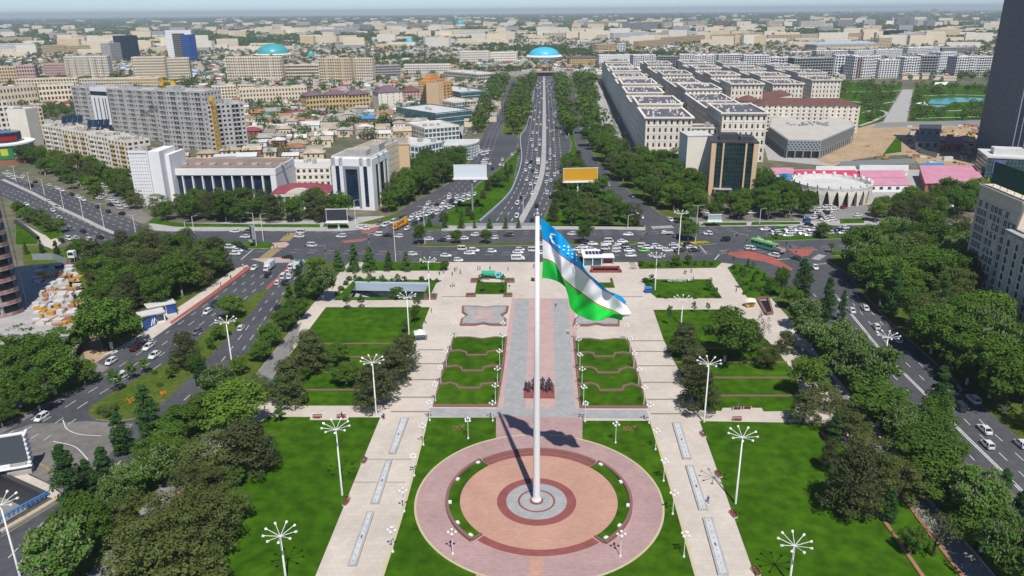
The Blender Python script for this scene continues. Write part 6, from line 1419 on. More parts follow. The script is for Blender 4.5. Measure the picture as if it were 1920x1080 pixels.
traffic([(1177,832),(1425,843),(1520,877),(1548,793,'van'),(1602,825),(1637,805,'suv'),(1772,810)], 4,480,270,L_ew,'on the avenue along the plaza','left junction','cars along the plaza',True)
traffic([(445,680),(870,683),(1245,697,bk),(1467,677),(1600,725,bk)], 4,960,270,L_ew,'on the far lanes right of the flag','flag','cars beyond the median',True,lambda u,v:True)
traffic([(45,818),(62,798),(155,803,'van'),(218,822),(215,757),(605,755),(705,755),(728,735,'van'),(810,755),(828,736),(550,748,bk),(535,778),(500,799),(597,795),(535,817),(670,817,bk),(700,790,'van'),(785,785),(780,809),(860,775,'dark'),(880,805),(975,772,'van'),(990,805,'green'),(1020,785,'suv'),(1080,770),(1115,785),(1165,802),(1215,763),(1225,782),(1260,803,bk),(1325,765,bk),(1345,782),(1365,802,bk),(890,842),(1785,787,'suv')], 4,960,270,L_ew,'in the queue beside the plaza','flagpole','cars queueing along the plaza',True)
flipH = lambda u, v: u > 1018
traffic([(153,18),(180,45),(207,8),(110,140),(143,135,bk),(135,178),(103,200),(183,215),(155,203,'dark'),(185,250),(110,270),(178,293),(140,305),(152,373),(70,403,bk),(42,450,'van'),(37,548,'van'),(290,400,bk),(263,372,'van'),(258,290),(292,278),(320,237,'van'),(345,217),(263,235),(265,187),(260,140),(285,115),(317,92),(285,75),(285,45),(150,577,bk),(185,470,bk)], 4,960,270,L_hw,'on the near part of the highway','bridge parapet','cars on the near highway',False,flipH)
traffic([(145,1055),(205,1050),(312,1050),(155,1000),(187,998),(288,985),(312,980),(365,990),(185,932),(215,935),(262,960),(165,898),(140,880),(200,882),(275,905),(313,920),(255,870),(325,875),(150,835),(172,830),(210,843),(295,815,'blue'),(325,845),(315,858),(165,795),(205,770),(315,750),(275,765),(155,735),(195,720),(225,740),(215,700),(250,705),(272,685),(285,712),(185,640),(215,650),(195,610),(265,610),(275,632),(250,595),(285,600),(335,955,bk),(145,770,bk),(180,680,bk),(205,660),(190,660),(225,610),(210,625),(180,620),(260,650),(295,660)], 4,960,0,L_hw,'in the dense traffic far up the highway','tunnel','cars on the far highway',False,flipH,shared=True)
traffic([(1757,68),(1635,138),(1608,197),(1658,205),(1510,145,'grey'),(1480,187),(1510,245,bk),(1445,50),(1290,405),(965,587),(965,620),(1060,615),(1150,590),(1210,573),(1283,573),(1145,652),(1108,640),(1213,628),(895,680),(800,715,'maroon'),(990,662,'dark'),(1060,670),(1090,687,'dark'),(870,722),(932,722),(968,745),(1025,715),(700,690),(672,735),(745,750),(800,762),(700,772),(745,797),(585,820),(500,850),(575,852),(600,882),(475,892),(620,897,bk),(740,862,'dark'),(690,832),(815,815),(860,772),(640,800),(540,830)], 6.75,700,280,L_sl,'jammed on the left slip road','junction','cars jammed on the slip road',True,lambda u,v:False)
traffic([(1330,15),(1400,30),(1390,70),(1420,130),(1400,160),(1410,182),(1330,45),(1440,20),(1220,130),(1130,100,'dark')], 6.75,700,280,None,'parked before the teal shop building','slip road','cars before the shop row',park=R(20),shared=True)
traffic([(1590,880),(1600,920),(1580,985),(1565,1010),(1610,960),(1740,900),(1720,850),(1645,1000),(1700,820),(1620,850)], 4,480,0,None,'parked along the shop row','slip road','cars before the shop row',park=R(75),shared=True)
traffic([(540,890),(560,930),(575,960),(590,990),(520,970),(575,1070),(480,720),(500,780),(530,860),(600,1000),(745,910,'dark'),(790,975),(800,1010),(780,940),(760,880,bk),(850,1000),(800,890)], 4,960,0,None,'parked by the right slip road','slip road','cars by the right slip road',park=R(88),shared=True)
traffic([(940,520),(965,552),(1185,572),(1235,585,bk),(905,395),(725,310),(700,300)], 4,960,270,L_sr,'half hidden under the slip road trees','avenue','cars on the right slip road',False,lambda u,v:False)
traffic([(150,332),(600,490,'suv'),(848,567,'suv'),(1080,595,'dark')], 5.647,1300,380,px_line([(1325,438),(1410,465),(1450,480),(1500,490),(1560,540)]),'in the right junction','flag','cars in the right junction',True,lambda u,v:True)
traffic([(1287,693)], 5.647,1300,380,L_r,'turning into the right road','crossing','cars in the right junction',True)
traffic([(760,288),(870,315),(880,340),(915,285,'green'),(1020,300),(1025,325),(1000,352),(1060,280),(1170,285),(1165,330),(1230,348),(1260,292),(1300,330,bk),(1440,327),(1585,325),(1550,295,bk),(1590,272),(860,300,bk),(1120,300),(1010,290)], 5.647,1300,380,L_ew,'waiting on the avenue before the round hall','junction','cars waiting at the right junction',True,lambda u,v:True)
traffic([(1400,50),(1470,50),(1340,80),(1590,55,'red'),(1320,125),(1400,120,bk),(1270,165),(1360,165,bk),(1450,165),(1410,195),(1200,205,'blue'),(1220,240,bk),(1740,140),(1430,105),(1350,140),(1490,75),(1300,100),(1380,180),(1470,185),(1310,150,'grey'),(430,60),(460,100),(430,120),(600,110),(160,110),(230,110),(60,140,bk),(1050,60),(660,110)], 5.647,1300,380,None,'in the car park before the round hall','avenue','cars in the round hall car park',park=R(25))
traffic([(625,175),(725,157),(808,298),(970,395),(1535,847),(1435,907,'dark'),(1440,765,bk),(1620,1072),(1640,1186),(1890,1180)], 4,1440,540,L_r,'on the right road','crossing','cars on the right road',True,lambda u,v:True)
traffic([(315,983),(905,683),(835,562),(1162,513),(1115,450),(1020,457,'maroon'),(1480,338,'grey'),(1557,187),(1612,127,'dark')], 4,0,540,L_l1,'on the left road beyond the island','corner','cars on the left road',True)
traffic([(1810,310),(2085,155,bk)], 4,0,540,L_l2,'on the left road beside the plaza','corner','cars on the left road',True,lambda u,v:True)
# ---- buses, trucks and special vehicles
def wheels(e, xs, y, r, w=.3):
    ty = MB(); ty.bar((0,-w/2,0),(0,w/2,0),r,14); tm = ty.mesh('wheel', M['tyre']); rm = MB(); rm.bar((0,-w/2-.02,0),(0,w/2+.02,0),r*.55,8); rmm = rm.mesh('rim', M['rim'])
    for x in xs:
        for s in (-1, 1): o = link('wheel', tm, e, (x, s*y, r)); link('rim', rmm, o)
def part(e, name, mt, *boxes):
    mb = MB(); [mb.box(*b) for b in boxes]; return mb.build(name, mt, e)
def vehicle(name, label, cat, u, v, ang): g = P(u, v); return empty(name, (g.x, g.y, .06), ang, label, cat)
def cab(e, x0, x1, w, z0, z1, pt):
    mb = MB(); loft(mb, [(x0,w,z0,z1),(x1-.5,w,z0,z1),(x1-.1,w*.97,z0,z0+(z1-z0)*.62),(x1,w*.92,z0+.1,z0+(z1-z0)*.4)]); mb.build('cab', pt, e)
    zc = z0+(z1-z0)*.58; part(e, 'windscreen', CG, (x1-.36,x1-.06,-w*.82,w*.82,zc,z1-.22)); part(e, 'side_window', CG, (x0+.25,x1-.6,-w-.012,w+.012,zc+.02,z1-.25))
    for s in (-1, 1): part(e, 'headlight', M['headlight'], (x1-.1,x1+.03,s*w*.7-.16,s*w*.7+.16,z0+.15,z0+.42))
aL1 = heading(L_l1, P(505,505)); aew = heading(L_ew, P(1430,462))
e = vehicle('minibus', 'white minibus on the avenue beside the plaza left of the flagpole', 'minibus', 971, 488, 0.0)
mb = MB(); loft(mb, [(-2.6,.85,.4,1.9),(-2.5,.95,.35,2.15),(1.5,.95,.35,2.2),(2.1,.93,.35,1.5),(2.7,.85,.4,1.0)]); mb.build('body', PAINT['white'], e); part(e, 'side_window', CG, (-2.3,-1.2,-.98,.98,1.35,1.9), (-1.1,0,-.98,.98,1.35,1.9), (.1,1.2,-.98,.98,1.35,1.9)); part(e, 'windscreen', CG, (1.55,1.95,-.8,.8,1.5,2.0)); wheels(e, (-1.6,1.6), .85, .34)
e = vehicle('box_truck', 'white and sky blue box truck leaving the left junction', 'truck', 505, 506, aL1)
cab(e, 1.7, 3.4, .95, .5, 2.3, PAINT['white']); part(e, 'cargo_box', PAINT['white'], (-3.4,1.6,-1.1,1.1,.9,3.2)); part(e, 'blue_panel', PAINT['cyan'], (-3.43,-1.6,-1.13,1.13,1.0,2.7)); part(e, 'chassis', M['darkmetal'], (-3.3,3,-.5,.5,.55,.85)); wheels(e, (-2.2,2.4), .9, .45)
e = vehicle('cargo_truck', 'white truck with green tarpaulin half hidden by trees', 'truck', 560, 503, heading(L_l2, P(560,503))+math.pi)
cab(e, 1.7, 3.4, .95, .5, 2.3, PAINT['white']); part(e, 'cargo_box', M['roof_green'], (-3.4,1.6,-1.1,1.1,.9,2.9)); part(e, 'rear_box', PAINT['white'], (-3.5,-1.5,-1.13,1.13,.88,3.1)); wheels(e, (-2.2,2.4), .9, .45)
e = vehicle('crane_truck', 'orange mobile crane truck in the left junction', 'crane truck', 751, 426, heading(L_sl, P(751,426)))
part(e, 'carrier', PAINT['orange'], (-5.2,4.0,-1.2,1.2,.7,1.5)); cab(e, 4.0, 5.6, 1.1, .6, 2.4, PAINT['orange'])
mb = MB(); mb.beam((-5.5,0,2.9),(6.0,.2,2.6),1.0,1.0); mb.beam((-5.8,0,2.9),(-4.8,0,2.9),1.2,1.2); mb.build('boom', PAINT['orange'], e); part(e, 'operator_cab', PAINT['orange'], (-.5,1.6,-1.2,-.4,1.5,3.0)); part(e, 'counterweight', PAINT['yellow'], (-5.2,-3.0,-1.25,1.25,1.5,2.6)); part(e, 'outrigger', M['darkmetal'], (-4.6,-4.2,-1.4,1.4,.5,.9), (2.2,2.6,-1.4,1.4,.5,.9)); wheels(e, (-3.6,-2.3,2.9,4.4), 1.05, .55)
e = vehicle('city_bus', 'green city bus in the right junction', 'bus', 1432, 466, heading(px_line([(1410,458),(1435,464),(1455,471)]), P(1432,464)))
mb = MB(); loft(mb, [(-6,1.1,.35,3.0),(-5.9,1.25,.3,3.1),(5.9,1.25,.3,3.1),(6,1.1,.35,3.0)]); mb.build('body', mat('bus_green',(0.16,0.42,0.12),.4,.4), e); part(e, 'side_window', CG, *[(-5.4+k*1.8,-3.8+k*1.8,-1.275,1.275,1.5,2.6) for k in range(6)]); part(e, 'side_panel', mat('bus_teal',(0.03,0.35,0.36),.4), (-4,5,-1.29,1.29,.5,1.35)); part(e, 'windscreen', CG, (5.7,6.02,-1,1,1.3,2.8)); part(e, 'roof_unit', mat('bus_roof',(0.35,0.6,0.28),.5), (-4,-1,-.9,.9,3.1,3.4), (1,3,-.9,.9,3.1,3.35)); wheels(e, (-3.4,3.6), 1.12, .5)
e = vehicle('dump_truck', 'grey-white dump truck behind the green bus', 'truck', 1455, 473, heading(px_line([(1420,458),(1450,470),(1475,480)]), P(1453,471))+math.pi)
cab(e, 2.0, 3.8, 1.1, .6, 2.7, PAINT['white']); part(e, 'tipper_bed', M['concrete'], (-3.8,1.8,-1.2,-1.05,1.1,2.4), (-3.8,1.8,1.05,1.2,1.1,2.4), (-3.8,-3.65,-1.05,1.05,1.1,2.4), (1.65,1.8,-1.05,1.05,1.1,2.6), (-3.65,1.65,-1.05,1.05,1.1,1.25)); part(e, 'load', M['soil'], (-3.6,1.6,-1,1,1.3,2.0)); part(e, 'chassis', M['darkmetal'], (-3.7,3.4,-.5,.5,.6,1.05)); wheels(e, (-2.8,-1.6,2.6), 1.0, .52)
e = vehicle('pickup_truck', 'white pickup with flat bed on the far lanes', 'pickup', 1250, 440, math.pi)
cab(e, .6, 2.4, .8, .4, 1.7, PAINT['white']); part(e, 'flat_bed', M['roof_rust'], (-2.6,.5,-.85,.85,.75,.9)); part(e, 'side_rail', PAINT['white'], (-2.6,.5,-.88,-.85,.75,1.15), (-2.6,.5,.85,.88,.75,1.15)); wheels(e, (-1.7,1.5), .75, .34)
e = vehicle('tanker_truck', 'green and turquoise tanker truck parked on the plaza', 'truck', 922, 523, -.08); e.location.z = .14
mb = MB(); mb.bar((-3.6,0,1.9),(1.3,0,1.9),1.05,18); mb.build('tank', PAINT['teal'], e); cab(e, 1.6, 3.4, 1.0, .5, 2.3, PAINT['cyan']); part(e, 'bonnet', PAINT['cyan'], (3.3,4.4,-.75,.75,.7,1.5)); part(e, 'chassis', M['darkmetal'], (-3.5,4.2,-.45,.45,.55,.9)); wheels(e, (-2.4,-1.2,3.6), .95, .5)
e = vehicle('highway_truck', 'white lorry on the highway near the curve', 'truck', 1009, 308, heading(L_hw, P(1009,306)))
cab(e, 2.4, 4.0, 1.1, .6, 2.6, PAINT['white']); part(e, 'cargo_box', PAINT['white'], (-4.5,2.2,-1.2,1.2,1.0,3.4)); wheels(e, (-3,3), 1.0, .5)
e = vehicle('refuse_truck', 'red refuse truck at the site fence on the left', 'truck', 130, 505, 2.0); cab(e, 1.2, 2.8, .95, .5, 2.2, PAINT['red']); part(e, 'cargo_box', PAINT['red'], (-2.6,1.1,-1,1,.8,2.2)); wheels(e, (-1.6,1.8), .85, .42)
e = vehicle('waste_skip', 'green waste skip beside the soil track', 'skip', 183, 568, 1.4); part(e, 'skip_wall', M['roof_green'], (-4,4,-1.6,-1.45,.1,2.6), (-4,4,1.45,1.6,.1,2.6), (-4,-3.85,-1.45,1.45,.1,2.6), (3.85,4,-1.45,1.45,.1,2.6)); part(e, 'rubble', M['soil'], (-3.8,3.8,-1.4,1.4,.1,2.1))
# ================================================================ flag, lamps, signs, people
# ---- flagpole and flag
FP = Vector((PC.x, PC.y, .5)); FH = hpx(PC, 399)
e = empty('flagpole', (PC.x, PC.y, .5), 0, 'tall white steel flagpole in the centre of the pink circle', 'flagpole')
mb = MB(); mb.lathe([(.72,0),(.70,3),(.55,FH*.5),(.34,FH-1)], 20); mb.build('pole', M['lamp_white'], e, smooth=True)
mb = MB(); mb.lathe([(.95,0),(.95,.25),(.8,.3),(.8,.6)], 20); mb.build('base_plate', M['lamp_white'], e)
mb = MB(); mb.lathe([(.36,FH-1),(.36,FH-.6),(.18,FH-.3),(.22,FH),(.01,FH+.3)], 14); mb.build('finial', M['greymetal'], e)
# flag surface: rows follow the photographed hoist edge and fly edge, at real depth behind the pole plane
FC = [[(1013,409),(1026,417),(1041,430),(1056,444),(1073,466),(1087,487),(1102,511),(1122,529),(1142,546),(1162,554),(1173,564)],
      [(1017,447),(1026,453),(1036,463),(1048,475),(1064,487),(1084,500),(1104,518),(1124,539),(1144,549),(1162,563),(1174,572)],
      [(1018,485),(1029,488),(1040,494),(1049,509),(1056,522),(1073,537),(1095,553),(1118,569),(1140,579),(1153,584),(1168,592)],
      [(1016,521),(1035,524),(1051,531),(1062,542),(1066,558),(1070,577),(1084,590),(1104,599),(1122,602),(1143,596),(1166,601)]]
def cr(pts, x):
    x = x*(len(pts)-1); i = min(int(x), len(pts)-2); f = x-i; g = lambda k: pts[max(0, min(len(pts)-1, k))]
    a, b, c, d = g(i-1), g(i), g(i+1), g(i+2)
    return tuple(.5*(2*b[q]+(c[q]-a[q])*f+(2*a[q]-5*b[q]+4*c[q]-d[q])*f*f+(3*b[q]-a[q]-3*c[q]+d[q])*f**3) for q in (0, 1))
def flag_uv(s, t):
    k = min(2, int(t*3)); f = t*3-k; A = cr(FC[k], s); B = cr(FC[k+1], s); u = A[0]+(B[0]-A[0])*f; v = A[1]+(B[1]-A[1])*f
    e = max(0, (s-.8)/.2); w = math.exp(-((t-.52)/.13)**2); return u+13*e*e*w, v+6*e*e*w
def flag_depth(s, t):
    m_ = min(1, s*3)
    return PC.y - 3.4*s + 1.5*math.sin(s*9.5+t*2.4)*m_ + .75*math.sin(s*21-t*5)*m_ + .4*math.sin(s*37+t*11)*s + .25*math.sin(s*60+t*16)*s*t
def flag_pt(s, t):
    """s along the fly, t across from top to bottom; the cloth's outline with its folds in depth"""
    d = ray(*flag_uv(s, t)); k = (flag_depth(s, t)-EYE.y)/d.y; return EYE+d*k
stripes = [(0,.322,mat('flag_blue',(0.0,0.36,0.78),.7,.15,trans=.2)),(.322,.344,mat('flag_red',(0.42,0.02,0.09),.7,.15,trans=.2)),(.344,.656,mat('flag_white',(0.86,0.86,0.87),.7,.15,trans=.2)),(.656,.678,mat('flag_red2',(0.45,0.03,0.02),.7,.15,trans=.2)),(.678,1,mat('flag_green',(0.02,0.62,0.07),.7,.15,trans=.2))]
NS = 90
def flagmesh(t0, t1, s0=0, s1=1, ns=NS, nt_=10, off=0.0):
    mb = MB(); g = [[flag_pt(s0+(s1-s0)*i/ns, t0+(t1-t0)*j/nt_) for j in range(nt_+1)] for i in range(ns+1)]
    mb.v = [tuple(p+Vector((0,-off,0))) for r in g for p in r]
    for i in range(ns):
        for j in range(nt_): a = i*(nt_+1)+j; mb.f.append((a, a+nt_+1, a+nt_+2, a+1)); mb.mi.append(0)
    return mb
fe = empty('flag', tuple(PC)+(0,), 0, 'large blue white and green national flag flying from the pole', 'flag')
def flocal(mb, name, mt):
    mb.v = [(x-PC.x, y-PC.y, z) for x, y, z in mb.v]; return mb.build(name, mt, fe, smooth=True)
for (t0, t1, mt), nm in zip(stripes, ('blue_stripe','red_line','white_stripe','red_line','green_stripe')): flocal(flagmesh(t0, t1, nt_=3 if t1-t0 < .1 else 12), nm, mt)
FW = mat('flag_emblem', (0.85,0.85,0.86), .7, .15)
GRID = [(*flag_uv(i/60, j/40), i, j) for i in range(30) for j in range(14)]
def at_px(u, v, off=.5):
    """point on the cloth seen at this pixel, lifted a little off it"""
    b = min(((q[0]-u)**2+(q[1]-v)**2, q[2], q[3]) for q in GRID)
    d = ray(u, v); k = (flag_depth(b[1]/60, b[2]/40)-off-EYE.y)/d.y; return EYE+d*k
mb = MB(); n = 14; oc, ic = [], []
for k in range(n+1):
    a = R(48)+R(264)*k/n; b = R(58)+R(244)*k/n
    f = lambda x, y: (1040+x*.93+y*.30, 449+y*.96+x*.25)
    oc.append(at_px(*f(9.5*math.cos(a), 12*math.sin(a)))); ic.append(at_px(*f(2.6+7.6*math.cos(b), 10*math.sin(b))))
for k in range(n): mb.quad(oc[k], oc[k+1], ic[k+1], ic[k])
flocal(mb, 'crescent', FW)
for u, v in ((1049,463),(1058,461),(1057,468),(1065.5,463),(1066,469),(1065,475),(1073,469),(1073,475.5),(1073,482),(1081,478),(1081,483.5),(1081,489)):
    mb = MB(); pts = [at_px(u+(2.3 if k%2==0 else .95)*math.sin(math.pi*k/5), v-(2.4 if k%2==0 else 1.0)*math.cos(math.pi*k/5), .6) for k in range(10)]; c = sum(pts, Vector())/10; mb.v = [tuple(p) for p in pts]+[tuple(c)]
    for k in range(10): mb.f.append((k, (k+1)%10, 10)); mb.mi.append(0)
    flocal(mb, 'star', FW)
# ---- tall lamps with radiating arms
def lamp_tall(u, v, vt, label, narm=9):
    g = P(u, v); h = hpx(g, vt); e = empty('plaza_floodlight', (g.x, g.y, .15), VR.uniform(0,1), label, 'street lamp', 'tall radiating lamps')
    mb = MB(); mb.lathe([(.22,0),(.20,1),(.11,h)], 10); mb.build('pole', M['lamp_white'], e, smooth=True)
    for k in range(narm):
        t = 2*math.pi*k/narm+.2; L = 2.5; tip = (L*math.cos(t), L*math.sin(t), h+.75)
        mb = MB(); mb.bar((0,0,h-.1), tip, .055, 5); a = mb.build('arm', M['lamp_white'], e)
        mb = MB(); mb.bar((tip[0]*.97,tip[1]*.97,tip[2]-.1), (tip[0]*1.12,tip[1]*1.12,tip[2]+.05), .17, 7, .22); mb.build('lamp_head', M['globe'], a)
TALL = [(642,930,806,'on the left lawn edge by the middle fountain'),(537,1092,1006,'on the lower left lawn'),(706,782,681,'at the stepped lawn on the left'),(767,628,559,'at the top left lawn'),(806,565,492,'near the sunken court'),(1379,946,821,'on the right lawn edge by the middle fountain'),(1480,1095,1024,'on the lower right lawn'),(1320,793,684,'at the stepped lawn on the right'),(1277,610,564,'at the top right lawn'),(1228,545,483,'near the white letters on the right'),(1272,478,402,'at the avenue kerb right of the flag'),(437,695,606,'on the left road island'),(1650,722,634,'beside the right road'),(38,1082,948,'at the bottom left road')]
for u, v, vt, w in TALL: lamp_tall(u, v, vt, 'tall white lamp with radiating arms '+w)
# ---- globe lamps
GL = {}
def build_globe():
    mb = MB(); mb.lathe([(.22,0),(.22,.3),(.1,.45),(.07,1.2),(.06,4.7),(.05,5.1)], 9); GL['post'] = mb.mesh('post', M['lamp_white'])
    mb = MB(); mb.bar((0,0,4.3),(.62,0,4.55),.035,5); GL['arm'] = mb.mesh('arm', M['lamp_white'])
    mb = MB(); mb.lathe([(.01,-.24),(.17,-.17),(.24,0),(.17,.17),(.01,.24)], 10); GL['globe'] = mb.mesh('globe', M['globe'])
build_globe()
def lamp_globe(u, v, label):
    g = P(u, v); e = empty('globe_lamp', (g.x, g.y, .16), VR.uniform(0,1.5), label, 'lamp', 'white globe lamps'); link('post', GL['post'], e)
    link('globe', GL['globe'], e, (0,0,5.3))
    for k in range(4): a = link('arm', GL['arm'], e, rz=math.pi/2*k+.4); link('globe', GL['globe'], a, (.66,0,4.75))
GLB = {'left row of the left garden':[(854,635),(846,660),(837,690),(827,722),(817,755),(806,790)],'left walk beside the circle':[(794,836),(777,894),(758,961),(737,1037)],'right row of the left garden':[(944,635),(942,660),(937,690),(933,724),(929,757),(924,791)],'left rim of the circle':[(878,824),(849,1041)],'left row of the right garden':[(1081,640),(1084,667),(1087,697),(1091,725),(1094,760),(1097,792)],'right row of the right garden':[(1174,640),(1181,665),(1188,695),(1197,726),(1207,761),(1217,795)],'right walk beside the circle':[(1229,845),(1244,904),(1261,966),(1282,1046)],'right rim of the circle':[(1154,832),(1163,1045)]}
for w, l in GLB.items():
    for k, (u, v) in enumerate(l): lamp_globe(u, v, 'white globe lamp in the %s, %s from the flag end' % (w, ORD[k]) if 'row' in w else 'white globe lamp at the %s, %s from the garden' % (w, ORD[k]))
# ---- plain street lights
def street(u, v, vt, label, arm=1, name='street_light'):
    g = P(u, v); h = hpx(g, vt); e = empty(name, (g.x, g.y, .1), 0, label, 'street light', 'street lights')
    mb = MB(); mb.lathe([(.16,0),(.09,h)], 8); mb.build('pole', M['lamp_white'] if name == 'street_light' else M['greymetal'], e)
    for s in ((-1,1) if arm == 2 else (arm,)):
        mb = MB(); mb.bar((0,0,h-.1),(s*1.6,-.3,h+.3),.05,5); a = mb.build('arm', M['lamp_white'], e); mb = MB(); mb.box(s*2.0-.5,s*2.0+.5,-.5,-.15,h+.2,h+.36); mb.build('lamp_head', M['greymetal'], a)
for k, (u, v, vt) in enumerate([(31,342,312),(58,356,324),(84,367,336),(120,393,352),(157,412,369),(196,430,382),(256,446,404)]): street(u, v, vt, 'white street light on the left avenue median, %s from the tower' % ORD[k], 2)
for u, v, vt, w, a in ((350,446,414,'right of the dense wood',1),(364,437,406,'before the trees of the glass hall',1),(494,452,402,'beside the small dark billboard',1),(481,461,400,'on the small island left of the crossing',-1),(742,491,418,'at the plaza corner near the crane truck',2),(797,458,388,'at the slip road junction',-1),(1304,453,386,'near the yellow flower bed',2),(667,421,376,'in front of the white office',1),(614,430,392,'left of the large dark screen',1),(1177,430,404,'under the orange billboard',1),(1424,420,392,'before the round hall car park',1),(1617,470,448,'right of the right junction',1),(1400,352,340,'before the dark glass office',1),(998,382,344,'on the highway median',2),(981,402,367,'on the highway near the parapet',2)): street(u, v, vt, 'slim white street light '+w, a)
# ---- traffic signals
def signal(u, v, vt, dx, label):
    g = P(u, v); h = hpx(g, vt); e = empty('traffic_signal', (g.x, g.y, .1), 0, label, 'traffic light', 'traffic signals'); mb = MB(); mb.bar((0,0,0),(0,0,h),.14,7); mb.bar((0,0,h-.3),(dx,1.5,h),.09,6); mb.build('mast', M['greymetal'], e)
    for x, y, z in ((dx,1.5,h-.7),(0,0,h-2.4)): mb = MB(); mb.box(x-.22,x+.22,y-.2,y+.2,z-.55,z+.55); mb.build('signal_head', M['darkmetal'], e)
for u, v, vt, dx, w in ((611,485,460,-8,'with long arm at the left junction'),(692,462,438,6,'beside the red island left of the plaza'),(1400,457,440,-4,'before the green bus'),(1352,480,471,3,'at the tip of the large red island'),(1376,446,438,2,'near the yellow flower bed'),(1436,447,437,4,'at the right stop line'),(1493,474,462,-2,'on the small red island at right'),(1204,452,437,2,'on the median right of the flag')): signal(u, v, vt, dx, 'grey traffic signal mast '+w)
# ---- billboards
def board(u, v, u0, v0, u1, v1, label, face, ang=0, post='greymetal', rim='whitewall', name='billboard'):
    g = P(u, v); zt = hpx(g, v0); zb = hpx(g, v1); w = (u1-u0)*mpx(g)*1.0; e = empty(name, (g.x, g.y, .1), ang, label, 'billboard'); off = ((u0+u1)/2-u)*mpx(g)
    mb = MB(); mb.bar((0,.6,0),(0,.6,(zb+zt)/2),.45 if w > 8 else .3,12); mb.build('post', M[post], e)
    mb = MB(); mb.box(off-w/2,off+w/2,0,1.2,zb,zt); mb.box(off-w/2-.2,off+w/2+.2,-.12,-.004,zb-.5,zb); mb.box(off-w/2-.2,off+w/2+.2,-.12,-.004,zt,zt+.3); mb.box(off-w/2-.5,off+w/2+.5,-1.1,.2,zb-.8,zb-.65); mb.build('frame', M[rim], e)
    mb = MB(); mb.box(off-w/2+.15,off+w/2-.15,-.1,-.006,zb+.1,zt-.1); mb.build('panel', face, e); return e, off, w, zb, zt
board(886,396,853,310,914,333,'large blank white billboard on a grey post','' or mat('board_white',(0.72,0.78,0.82),.5), -.03)
board(1083,372,1055,316,1120,339,'large blank orange billboard on a white post', mat('board_orange',(0.70,0.36,0.015),.5), .06, 'lamp_white')
board(635,430,614,393,653,414,'dark screen billboard before the white office', mat('screen_dark',(0.05,0.055,0.065),.35), .05, 'lamp_white')
board(474,462,466,425,478,449,'small dark blue billboard turned to the left road', mat('board_navy',(0.04,0.045,0.10),.5), -1.0, 'darkmetal', 'greymetal')
e_, off, w, zb, zt = board(1338,425,1327,403,1351,412,'small purple and green billboard before the car park', mat('board_violet',(0.45,0.35,0.55),.5), 0, 'darkmetal')
mb = MB(); mb.box(off-w/2+.2,off+w/2-.2,-.2,-.12,zb+.2,zb+1); mb.build('panel_band', mat('board_mint',(0.2,0.6,0.35),.5), e_)
e_, off, w, zb, zt = board(40,888,-6,818,58,868,'grey double-sided screen billboard at the left edge', mat('screen_grey',(0.085,0.10,0.115),.4), .35, 'concrete', 'whitewall', 'screen_billboard')
mb = MB(); mb.box(-2.2,2.2,-1,1.6,0,1.0); mb.box(-1.5,1.5,-.5,1.2,1.0,zb); mb.build('plinth', M['concrete'], e_)
mb = MB(); [mb.box(off+w/2+.02,off+w/2+.5,-.9+k*0.0,1.8,zb+(zt-zb)*k/6-.08,zb+(zt-zb)*k/6+.08) for k in range(7)]; mb.build('side_ladder', M['lamp_white'], e_)
# ---- construction site sign and cabins
g = P(292,608); e = empty('site_cabin', (g.x, g.y, .1), R(36), 'grey-white site cabin with glass front by the blue hoarding', 'cabin'); mb = MB(); mb.box(-4,3,0,4,0,3.2); mb.build('wall', M['whitewall'], e); mb = MB(); mb.box(-4.3,3.3,-.4,4.3,3.2,3.5); mb.build('roof', M['roof_white'], e); mb = MB(); mb.box(-3.5,2.6,-.1,-.01,.8,2.6); mb.build('window', M['glass'], e)
g = P(300,594); e = empty('site_cabin', (g.x, g.y, .1), R(36), 'second site cabin with pale roof behind the first', 'cabin'); mb = MB(); mb.box(-3,5,0,4,0,3.4); mb.build('wall', M['whitewall'], e); mb = MB(); mb.box(-3.3,5.3,-.4,4.3,3.4,3.7); mb.build('roof', M['roof_white'], e); mb = MB(); mb.box(-2.5,2,-.1,-.01,.9,2.7); mb.build('window', M['glass'], e); mb = MB(); mb.box(2.2,5.05,-.12,-.02,.3,3.1); mb.build('blue_panel', PAINT['blue'], e)
a = P(271,622); b = P(311,598); w = (b-a).length; e = empty('blue_hoarding', (a.x, a.y, .1), math.atan2(b.y-a.y, b.x-a.x), 'blue hoarding with white letters NRG before the site cabins', 'hoarding'); mb = MB(); mb.box(0,w,0,.25,0,2.9); mb.build('panel', M['blue'], e)
def text(s, size, mt, parent, loc, rot=(R(90),0,0), name='lettering', ext=.04):
    c = bpy.data.curves.new(name, 'FONT'); c.body = s; c.size = size; c.extrude = ext; c.align_x = 'LEFT'; t = bpy.data.objects.new(name, c); COL.objects.link(t)
    dg = bpy.context.evaluated_depsgraph_get(); me = bpy.data.meshes.new_from_object(t.evaluated_get(dg)); bpy.data.objects.remove(t); me.materials.clear(); me.materials.append(mt)
    o = link(name, me, parent, loc); o.rotation_euler = rot; return o
text('NRG', 2.6, M['white'], e, (w*.47,-.06,.45)); mb = MB(); [mb.beam((w*.32+k*1.1,-.08,.45),(w*.32+k*1.1+.9,-.08,2.3),.32,.1) for k in range(2)]; mb.beam((w*.32+.9,-.08,2.3),(w*.32+1.3,-.08,.45),.32,.1); mb.build('logo', M['white'], e)
